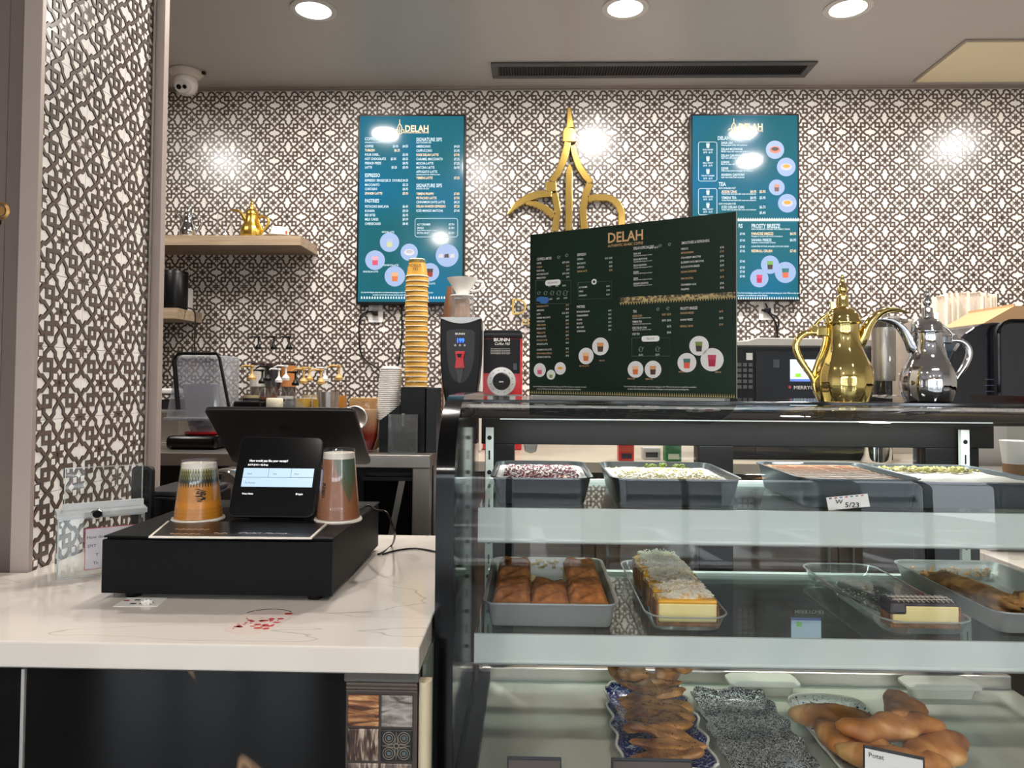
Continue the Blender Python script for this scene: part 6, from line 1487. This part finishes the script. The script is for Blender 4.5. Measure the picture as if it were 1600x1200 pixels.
# ---- riser and bottles
ZR = ZBK+.15
rs = thing('bottle_riser','low steel riser carrying the rear row of syrup bottles','riser',(W(430,600,3.62).x,3.62,ZBK)); a,b = W(385,600,3.55),W(475,600,3.55)
MB().box(a.x,b.x,3.55,3.72,ZR-.008,ZR).box(a.x,a.x+.01,3.55,3.72,ZBK+.0005,ZR-.008).box(b.x-.01,b.x,3.55,3.72,ZBK+.0005,ZR-.008).build('shelf',steel,rs)
liq = {}
def bottle(px,ptop,y,zbase,label,pump,liquid,lab=None,group='syrup bottles with pump tops'):
    p_ = W(px,ptop,y); x = p_.x; kk = y/F; H_ = p_.z-zbase; r_ = .036; hb = H_-.105-.0; t = thing('syrup_bottle',label,'bottle',(x,y,zbase),group); hb = H_-.068
    lm = mat('syrup %s'%str(liquid),liquid,.25)
    MB().lathe([(0,.001),(r_,.001),(r_+.001,.006),(r_+.001,hb*.80),(r_*.75,hb*.88),(.015,hb*.95),(.014,hb),(.012,hb)],(x,y,zbase),24).build('glass_body',clear,t,smooth=True)
    MB().lathe([(0,.004),(r_-.002,.004),(r_-.002,hb*.76),(0,hb*.76)],(x,y,zbase),24).build('syrup',lm,t,smooth=True)
    if lab: MB().lathe([(r_+.0016,hb*.35),(r_+.0016,hb*.72)],(x,y,zbase),24).build('paper_label',mat('label %s'%str(lab),lab,.5),t)
    MB().lathe([(0,hb+.001),(.016,hb+.001),(.017,hb+.012),(.012,hb+.018),(.007,hb+.026),(.0045,hb+.030),(.0045,H_-.012),(.009,H_-.009),(.009,H_-.001),(0,H_)],(x,y,zbase),20).build('pump',pump,t,smooth=True)
    MB().tube([(x,y,H_-.006+zbase),(x-.035,y-.004,H_-.004+zbase),(x-.052,y-.006,H_-.014+zbase)],[.005,.004,.003],8).build('nozzle',pump,t,smooth=True)
pg_ = mat('gold pump',(206,164,96),.35); pw_ = mat('white pump',(230,228,224),.35)
bottle(404,525,3.62,ZR,'left bottle of the three with tall black pumps at the rear',black,(60,44,40),(196,190,180))
bottle(428,525,3.62,ZR,'middle bottle of the three with tall black pumps at the rear',black,(70,50,40),(30,28,28))
bottle(452,525,3.62,ZR,'right bottle of the three with tall black pumps at the rear',black,(50,40,38),(190,120,60))
bottle(394,570,3.22,ZBK,'syrup bottle with a gold pump at the left end of the row',pg_,(180,160,120),(20,20,22))
bottle(410,577,3.40,ZBK,'orange labelled bottle between the gold and black pumps',black,(226,220,206),(214,110,70))
bottle(419,571,3.14,ZBK,'bottle with a short black pump in the front row',black,(120,70,40),(24,22,22))
bottle(436,575,3.40,ZBK,'amber syrup bottle behind the white pump',pw_,(150,72,30))
bottle(447,570,3.14,ZBK,'bottle with a white pump in the front row',pw_,(200,196,190),(30,30,34))
bottle(462,580,3.40,ZBK,'dark bottle right of the white pump',black,(30,28,30),(26,26,28))
bottle(475,575,3.14,ZBK,'bottle with a squat gold pump right of the white pump',pg_,(196,160,70))
bottle(484,573,3.48,ZBK,'second gold pumped bottle right of the white pump',pg_,(190,170,130),(214,206,190))
bottle(502,576,3.14,ZBK,'gold pumped bottle with golden syrup beside the steel shaker',pg_,(200,156,60))
bottle(508,573,3.40,ZBK,'white pumped bottle behind the golden syrup',pw_,(170,150,120))
bottle(530,570,3.20,ZBK,'rightmost gold pumped bottle with a dark collar and amber syrup',pg_,(196,130,50))
xs_ = W(513,640,3.02).x; zt2 = W(513,612,3.02).z-ZBK
t = thing('steel_shaker','tall steel shaker among the syrup bottles','shaker',(xs_,3.02,ZBK)); MB().lathe([(0,.001),(.030,.001),(.042,zt2),(.040,zt2),(.028,.01),(0,.01)],(xs_,3.02,ZBK),32).build('body',steel,t,smooth=True)
xs_ = W(429,640,2.98).x; zt2 = W(429,622,2.98).z-ZBK
t = thing('jar','cream coloured jar behind the terminal display','jar',(xs_,2.98,ZBK)); MB().lathe([(0,.001),(.034,.001),(.036,zt2-.04),(.030,zt2-.034)],(xs_,2.98,ZBK),28).build('jar_wall',clear,t,smooth=True); MB().lathe([(0,zt2-.045),(.030,zt2-.045),(.033,zt2-.034),(.033,zt2-.004),(.030,zt2),(0,zt2)],(xs_,2.98,ZBK),28).build('cream_lid',mat('cream lid',(226,216,190),.5),t,smooth=True)
xs_ = W(456,640,2.98).x; zt2 = W(456,622,2.98).z-ZBK
t = thing('glass_jar','rounded clear glass jar behind the terminal display','jar',(xs_,2.98,ZBK)); MB().lathe([(0,.001),(.045,.001),(.050,zt2-.05),(.046,zt2-.03),(.026,zt2-.012),(.026,zt2),(.0,zt2)],(xs_,2.98,ZBK),28).build('jar_wall',clear2,t,smooth=True)
a,b = W(364,640,3.02),W(408,629,3.02); t = thing('lidded_container','clear food container with a black lid left of the bottles','container',((a.x+b.x)/2,3.08,ZBK)); MB().box(a.x+.01,b.x-.01,3.03,3.13,ZBK+.0005,a.z+.008).build('tub',hazy,t,bevel=.01); MB().box(a.x,b.x,3.02,3.14,a.z+.0085,b.z+.004).build('lid',black,t,bevel=.006)
# ---- hot water dispenser
yD = 3.05; kD = yD/F
a,b = W(688,497,yD),W(752,497,yD); cxD = (a.x+b.x)/2; hw_ = (b.x-a.x)/2; ztD = a.z
t = thing('hot_water_dispenser','tall black hot water dispenser with a red tap and blue digits','dispenser',(cxD,yD,ZB2))
shp = [(1.0,0),(1.0,.20),(.97,.34),(.9,.46),(.78,.58),(.62,.70),(.45,.80)]
Hd = ztD-ZB2
m = MB(); L_ = [(cxD-hw_*f,ztD-Hd*u*1.0) for f,u in shp]; R_ = [(cxD+hw_*f,ztD-Hd*u) for f,u in shp[::-1]]; m.prism(L_+R_,'y',yD,yD+.10); m.build('front_shell',black,t,bevel=.006)
MB().box(cxD-hw_*.95,cxD+hw_*.97,yD+.101,yD+.30,ZB2+.001,ztD+.002).build('tank',white_pl,t,bevel=.01)
m = MB(); cur = [(cxD-hw_*.98+hw_*1.96*i/12, ztD-.022*math.sin(math.pi*i/12)) for i in range(13)]; m.prism(cur+[(cxD+hw_*.98,ztD+.004),(cxD-hw_*.98,ztD+.004)],'y',yD-.003,yD+.10); m.build('silver_top',mat('silver plastic',(190,190,190),.3,metal=.6),t)
pt = lambda x,y,e=.004:(lambda p:Vector((p.x,yD-e,p.z)))(W(540+x/3.53,380+y/3.53,yD))
m = MB(); pl_ = [pt(x,y,.001) for x,y in ((556,490),(575,478),(635,473),(695,478),(713,490),(712,580),(705,650),(690,710),(665,755),(640,772),(625,772),(598,755),(575,715),(562,650),(557,580))]; m.add([*pl_,*[p+Vector((0,.004,0)) for p in pl_]],[tuple(range(15))]+[(i,(i+1)%15,15+(i+1)%15,15+i) for i in range(15)]); m.build('control_panel',mat('panel satin black',(28,28,30),.3),t)
p_=pt(632,505); text('BUNN',p_,9*kD/3.53*1.2,white_ink,t,align='CENTER',sx=1.3,bold=.03)
blue_led = mat('blue led',(30,60,255),.5,emit=(40,90,255),es=3.0); p_=pt(633,548); text('199',p_,24*kD/3.53,blue_led,t,align='CENTER',sx=.9,bold=.03)
m = MB()
for x_ in (605,631,657): m.disc(pt(x_,563,.003),6*kD/3.53,14)
m.build('buttons',grey_dk if False else mat('button pale',(180,180,184),.4),t)
tp = MB(); q = [pt(x,y,.02) for x,y in ((606,598),(660,598),(650,640),(656,690),(604,690),(612,640))]
tp.add([*q,*[v+Vector((0,.02,0)) for v in q]],[tuple(range(6)),tuple(range(6,12))[::-1]]+[(i,(i+1)%6,6+(i+1)%6,6+i) for i in range(6)]); tp.build('tap_handle',redp,t,bevel=.002)
c_ = pt(630,720,.0); MB().lathe([(.004,-.035),(.010,-.02),(.016,.02),(.016,.03)],(c_.x,yD-.016,c_.z),16).build('tap_spout',clear2,t,smooth=True)
m = MB(); q=[pt(x,y,.0415) for x,y in ((618,612),(646,612),(640,632),(624,632))]; m.add(q,[(0,1,2,3)]); m.build('tap_window',black,t)
# pour over cone on a glass, amber bottle behind
yq = yD+.14; c_ = W(722,497,yq); zq = ztD+.0045
t = thing('glass_server','ribbed glass server holding a paper-brown filter on the dispenser','server',(c_.x,yq,zq)); h1 = W(722,464,yq).z-zq
MB().lathe([(0,.001),(.050,.001),(.052,.01),(.048,h1),(.045,h1),(.048,.012),(0,.006)],(c_.x,yq,zq),36,lobe=lambda a,z:1+.012*math.cos(a*18)).build('glass_wall',clear2,t,smooth=True)
MB().lathe([(0,.008),(.034,.008),(.030,h1*.9),(0,h1*.9)],(c_.x,yq,zq),14,lobe=lambda a,z:1+.05*math.cos(a*7)).build('contents',mat('brown paper',(176,140,112),.7),t)
t = thing('pour_over_dripper','white ceramic pour over dripper with a handle on the glass server','dripper',(c_.x,yq,zq+h1)); h2 = W(722,435,yq).z-zq-h1; z1 = zq+h1
MB().lathe([(.012,.001),(.052,.001),(.054,.004),(.050,.007),(.026,.010),(.030,.022),(.066,h2-.004),(.068,h2),(.064,h2),(.028,.02),(.012,.008)],(c_.x,yq,z1),40).build('cone',por,t,smooth=True)
MB().tube([(c_.x+.060,yq,z1+h2*.85),(c_.x+.088,yq,z1+h2*.82),(c_.x+.092,yq,z1+h2*.55),(c_.x+.070,yq,z1+h2*.35),(c_.x+.040,yq,z1+h2*.30)],.006,10).build('handle',por,t,smooth=True)
c2 = W(708,497,yq+.10); t = thing('amber_bottle','amber bottle behind the pour over dripper','bottle',(c2.x,yq+.08,zq)); t.location.z = ZB2
zb4 = ZB2+.001; hB_ = W(708,446,yq+.2).z-zb4
MB().lathe([(0,.001),(.036,.001),(.036,hB_*.8),(.02,hB_*.95),(.014,hB_),(0,hB_)],(c2.x-.03,yq+.24,zb4),28).build('body',mat('amber',(112,76,54),.25),t,smooth=True)
# ---- coffee mill
yM = 3.25
P5 = lambda x,y,e=0.0:(lambda p:Vector((p.x,yM-e,p.z)))(W(540+x/3.53,380+y/3.53,yM))
a,b = P5(754,478),P5(972,860)
t = thing('coffee_mill','red and black coffee mill with a round dial','grinder',((a.x+b.x)/2,yM,ZB2))
MB().box(a.x,b.x,yM,yM+.28,ZB2+.001,P5(754,520).z).build('red_body',red,t,bevel=.004)
m = MB(); m.prism([(a.x,P5(0,519).z),(b.x,P5(0,519).z),(b.x,P5(0,488).z),(b.x-.012,a.z),(a.x+.014,a.z),(a.x,P5(0,488).z)],'y',yM-.004,yM+.28); m.build('hopper_lid',black,t,bevel=.003)
MB().box(a.x-.001,b.x+.001,yM-.009,yM-.0045,P5(0,506).z,P5(0,494).z).build('lid_lip',grey_dk,t,bevel=.001)
MB().box(P5(768,0).x,P5(966,0).x,yM-.0035,yM-.0005,P5(0,712).z,P5(0,522).z).build('black_panel',black,t,bevel=.001)
p_=P5(862,541,.0045); text('BUNN',p_,.016*.9,white_ink,t,align='CENTER',sx=1.3,bold=.03); p_=P5(862,562,.0045); text('Coffee Mill',p_,.013,white_ink,t,align='CENTER',sx=.85,shear=.4)
for i in range(4): p_=P5(800,584+9*i,.0045); text('Grind setting guide for drip and espresso',p_,.0042,white_ink,t,sx=.9)
MB().box(P5(928,0).x,P5(952,0).x,yM-.009,yM-.0037,P5(0,695).z,P5(0,655).z).build('rocker_switch',black_gl,t,bevel=.001)
c_ = P5(860,762); rD = 78/3.53*yM/F
MB(Matrix.Translation((c_.x,yM-.001,c_.z)) @ Matrix.Rotation(math.pi/2,4,'X')).lathe([(rD*.60,.004),(rD*.62,.010),(rD,.008),(rD*1.01,.0),(rD*.9,.0)],n=48).build('dial_ring',mat('dial silver',(206,206,204),.25,metal=.5),t,smooth=True)
MB(Matrix.Translation((c_.x,yM-.001,c_.z)) @ Matrix.Rotation(math.pi/2,4,'X')).lathe([(0,.022),(rD*.54,.022),(rD*.60,.018),(rD*.60,.001)],n=40).build('dial_knob',black,t,smooth=True)
m = MB(); 
for i in range(12):
    t_ = math.radians(30*i+15); m.disc((c_.x+rD*.80*math.cos(t_),yM-.0105,c_.z+rD*.80*math.sin(t_)),.0022,8)
m.build('dial_marks',ink,t,kind='stuff'); p_ = P5(860,768,.0245); text('BUNN',p_,.006,white_ink,t,align='CENTER',bold=.03)
MB().box(a.x+.002,b.x-.002,yM-.006,yM-.0008,P5(0,862).z,P5(0,828).z).build('grille',mat('mesh grey',(120,120,120),.5),t)
# ---- oven behind the board
yV = 2.95
a,b = W(1150,528,yV),W(1395,540,yV); zV = ZB2
t = thing('countertop_oven','black countertop oven with a lit screen and stainless top behind the gold pot','oven',((a.x+b.x)/2,yV,zV))
MB().box(a.x-.06,b.x,yV,yV+.28,zV+.0008,W(1240,541,yV).z).build('body',mat('oven charcoal',(22,22,24),.35,spec=.25),t,bevel=.006)
ov = W(1240,541,yV).z
m = MB(); m.prism([(a.x-.10,ov+.001),(b.x+.01,ov+.001),(b.x+.01,ov+.030),(a.x+.09,ov+.034),(a.x+.05,ov+.022),(a.x-.10,ov+.016)],'y',yV+.01,yV+.28); m.build('top_cover',mat('oven top',(206,200,190),.4,metal=.2),t,bevel=.003)
MB().box(W(1180,600,yV).x,W(1390,600,yV).x,yV-.004,yV-.0006,zV+.02,W(1240,549,yV).z).build('door_panel',mat('oven panel',(26,26,29),.28,spec=.3),t,bevel=.001)
q0,q1 = W(1234,596,yV),W(1280,562,yV); MB().box(q0.x,q1.x,yV-.0055,yV-.0045,q0.z,q1.z).build('screen',mat('oven screen',(180,210,230),.3,emit=(196,222,240),es=1.0),t)
MB().box(q0.x+.02,q0.x+.042,yV-.0065,yV-.0058,q0.z+.017,q0.z+.032).build('green_icon',mat('icon green',(120,220,40),.4,emit=(130,226,40),es=.9),t); MB().box(q0.x,q1.x,yV-.0065,yV-.0058,q0.z,q0.z+.010).build('screen_bar',mat('icon blue',(90,110,190),.4,emit=(90,120,200),es=.8),t)
p_ = W(1240,608,yV-.006); text('MERRYCHEF',p_,.014,white_ink,t,sx=1.1,bold=.02); p_=W(1234,606.5,yV-.006); o = MB().disc((p_.x,p_.y,p_.z+.004),.006,12).build('red_dot',red,t)
p_ = W(1213,568,yV-.006); MB().box(p_.x-.012,p_.x+.012,p_.y,p_.y+.001,p_.z-.016,p_.z+.016).build('lock_icon',black_gl,t)
q = W(1166,560,yV-.006); m = MB(); m.box(q.x,q.x+.025,q.y,q.y+.001,q.z-.006,q.z+.022,0); 
for i in range(5):
    for j in range(3): m.box(q.x-.035+.022*j,q.x-.019+.022*j,q.y,q.y+.001,q.z-.032-.022*i,q.z-.018-.022*i,1)
m.build('spec_sticker',[paper,mat('sticker grey',(96,96,98),.5)],t)
# ---- dark smoked machine at right
yI = 2.5
a,b = W(1483,540,yI),W(1600,625,yI)
t = thing('smoked_dome_machine','dark smoked plastic domed ice bin at the right edge','machine',(W(1560,560,yI).x,yI,.9))
zt_ = W(1560,503,yI).z; z0_ = W(1540,640,yI).z-.02
x0_ = W(1483,600,yI).x; x1_ = W(1566,600,yI).x; x2_ = W(1680,600,yI).x
m = MB(); prof_ = []
for i in range(9):
    a_ = math.pi/2*i/8; prof_.append((x0_+.16*(1-math.sin(a_))*1.0 if False else x0_+.16-.16*math.cos(a_), z0_+.10+(zt_-z0_-.10)*math.sin(a_)))
smk = mat('smoked black plastic',(30,28,36),.12,spec=.6)
m.prism([(x0_,z0_+.02)]+prof_+[(x1_+.02,zt_),(x1_+.02,z0_+.02)],'y',yI+.02,yI+.27); m.build('dome',smk,t,bevel=.008)
m = MB(); m.prism(rrect(x1_-.015,x2_,z0_,zt_+.004,.045,6),'y',yI-.005,yI+.28); m.build('end_cap',mat('cap charcoal',(58,60,60),.35),t,bevel=.01)
m = MB(); q_ = rrect(x1_-.015,x2_,z0_,zt_+.004,.045,6); m.tube([(p[0],yI-.008,p[1]) for p in q_]+[(q_[0][0],yI-.008,q_[0][1])],.006,6,0,False); m.build('gasket',black_gl,t,smooth=True)
MB().box(x0_+.005,x2_,yI,yI+.27,z0_-.035,z0_-.001).build('base',black,t,bevel=.006)
for i in range(4): MB().box(x0_+.13,x0_+.165,yI+.0175,yI+.0195,z0_+.06+.02*i,z0_+.062+.02*i).build('level_mark',mat('level mark',(110,116,150),.5),t)
m = MB(); m.box(x0_+.01,x2_,yI+.02,yI+.26,ZB2 if False else .9,z0_-.036); o = m.build('pedestal',steel,t);
# steel panel behind teapot
a,b = W(1355,495,3.2),W(1470,510,3.2); t = thing('steel_canister','large pale steel canister behind the glass teapot','canister',((a.x+b.x)/2,3.35,ZB2))
MB().lathe([(0,.001),(.165,.001),(.165,a.z-ZB2-.012),(.155,a.z-ZB2),(0,a.z-ZB2)],((a.x+b.x)/2-.02,3.42,ZB2),48).build('body',mat('pale steel',(206,202,196),.35,metal=.3),t,smooth=True)
# coffee filters
yf_ = 3.3; filt = mat('filter paper', (236,226,210), .8)
t = thing('coffee_filters','tall nested stack of white paper coffee filters','filters',(W(1508,500,yf_).x,yf_,ZB2))
zA = W(1508,462,yf_).z; xA,xB_ = W(1462,490,yf_).x,W(1556,490,yf_).x; m = MB(); n = 22; rr = random.Random(2)
for i in range(n):
    x = xA+(xB_-xA)*(i+.5)/n; w_ = (xB_-xA)/n*.5; z1 = zA+.012*math.sin(math.pi*i/n)+.006*rr.random()-.01*(i<3)
    m.add([(x-w_,yf_+.02*rr.random(),ZB2+.02),(x+w_,yf_,ZB2+.02),(x+w_,yf_-.004,z1-.006*rr.random()),(x,yf_-.02,z1),(x-w_,yf_-.004,z1-.006*rr.random()),(x-w_,yf_+.10,ZB2+.02),(x+w_,yf_+.10,ZB2+.02),(x+w_,yf_+.12,z1-.01),(x-w_,yf_+.12,z1-.01)],[(0,1,2,3,4),(4,3,2,7,8),(0,4,8,5),(1,6,7,2),(5,8,7,6)])
m.build('filters',filt,t,kind='stuff',fixn=False)
# brown paper bag box
yP = 2.9; a,b = W(1537,505,yP),W(1585,478,yP); kr = mat('kraft card',(196,156,114),.7)
t = thing('cardboard_box','open brown cardboard box at the right edge behind the machine','box',(b.x,yP,ZB2)); z9 = a.z
c9 = W(1640,500,yP).x
m = MB(); m.add([(a.x,yP,ZB2+.001),(c9,yP,ZB2+.001),(c9,yP,b.z),(b.x,yP,b.z),(a.x,yP,z9),(a.x,yP+.3,ZB2+.001),(c9,yP+.3,ZB2+.001),(c9,yP+.3,b.z),(b.x,yP+.3,b.z),(a.x,yP+.3,z9)],[(0,1,2,3,4),(5,9,8,7,6),(0,4,9,5),(4,3,8,9),(3,2,7,8)]); m.build('shell',kr,t); MB().box(b.x-.002,b.x+.002,yP-.001,yP+.3,b.z-.02,b.z+.008).build('flap_edge',kr,t)
# small things on the rear worktop seen through the case
def packet(px0,px1,py0,py1,y,label,col,cap=None):
    a,b = W(px0,py1,y),W(px1,py0,y); t = thing('packet',label,'packet',((a.x+b.x)/2,y,ZB2)); MB().box(a.x,b.x,y,y+.06,ZB2+.0005,b.z).build('pack',mat('pk %s'%str(col),col,.4),t,bevel=.003)
    MB().box(a.x+.01,b.x-.01,y-.0012,y-.0003,ZB2+.01,ZB2+.03).build('print',mat('pk print',(40,40,50),.5) if cap is None else mat('pk cap %s'%str(cap),cap,.5),t)
packet(967,991,690,714,2.84,'red packet on the rear worktop seen through the case',(190,44,40))
packet(1040,1065,694,714,2.84,'green packet on the rear worktop seen through the case',(40,110,60),(190,200,180))
packet(1005,1032,700,714,2.90,'pale packet between the red and green ones behind the case',(180,182,186))
q = W(1376,705,2.84); t = thing('steel_sieve','perforated steel cup on the rear worktop seen through the case','cup',(q.x,2.88,ZB2)); MB().lathe([(0,.001),(.055,.001),(.060,.075),(.057,.075),(0,.01)],(q.x,2.88,ZB2),32,lobe=lambda a,z:1+.01*math.cos(a*24)).build('body',chrome,t,smooth=True)
# whisk/slotted spatula hung in the case window
# ---- outlets and cords under the screens
def outlet(px,py,label,cords):
    p_ = W(px,py,YW-.006); t = thing('wall_outlet',label,'outlet',(p_.x,YW-.006,p_.z)); MB().prism(rrect(p_.x-.038,p_.x+.038,p_.z-.058,p_.z+.058,.006),'y',YW-.010,YW-.003).build('plate',white_pl,t,bevel=.001)
    MB().box(p_.x-.016,p_.x+.016,YW-.0115,YW-.0102,p_.z-.045,p_.z-.008).box(p_.x-.016,p_.x+.016,YW-.0115,YW-.0102,p_.z+.008,p_.z+.045).build('sockets',mat('socket grey',(200,198,194),.4),t)
    e = MB(); e.box(p_.x-.014,p_.x+.016,YW-.04,YW-.012,p_.z-.02,p_.z+.004); e.build('plug',black,t,bevel=.004)
    return p_
outlet(587,487,'white wall outlet with a black plug below the left screen',1); outlet(1197,483,'white wall outlet with a black plug below the right screen',1)
yc = YW-.02
cable([W(x,y,yc) for x,y in ((583,487),(572,488),(563,495),(561,520),(563,548),(572,563),(590,576),(600,590))],.0045,'screen_cord','black cord from the outlet running down left of the cup stack')
cable([W(x,y,yc) for x,y in ((627,478),(628,520),(624,560),(620,575),(612,585))],.004,'screen_cord','black cord hanging below the left screen beside the cup stack')
cable([W(x,y,yc) for x,y in ((1190,484),(1200,488),(1210,500),(1214,515),(1215,530))],.005,'screen_cord','black cord from the outlet below the right screen')
cable([W(x,y,yc) for x,y in ((1196,474),(1205,490),(1216,498),(1214,525))],.004,'screen_cord','second black cord tangled below the right screen')
bake_text()
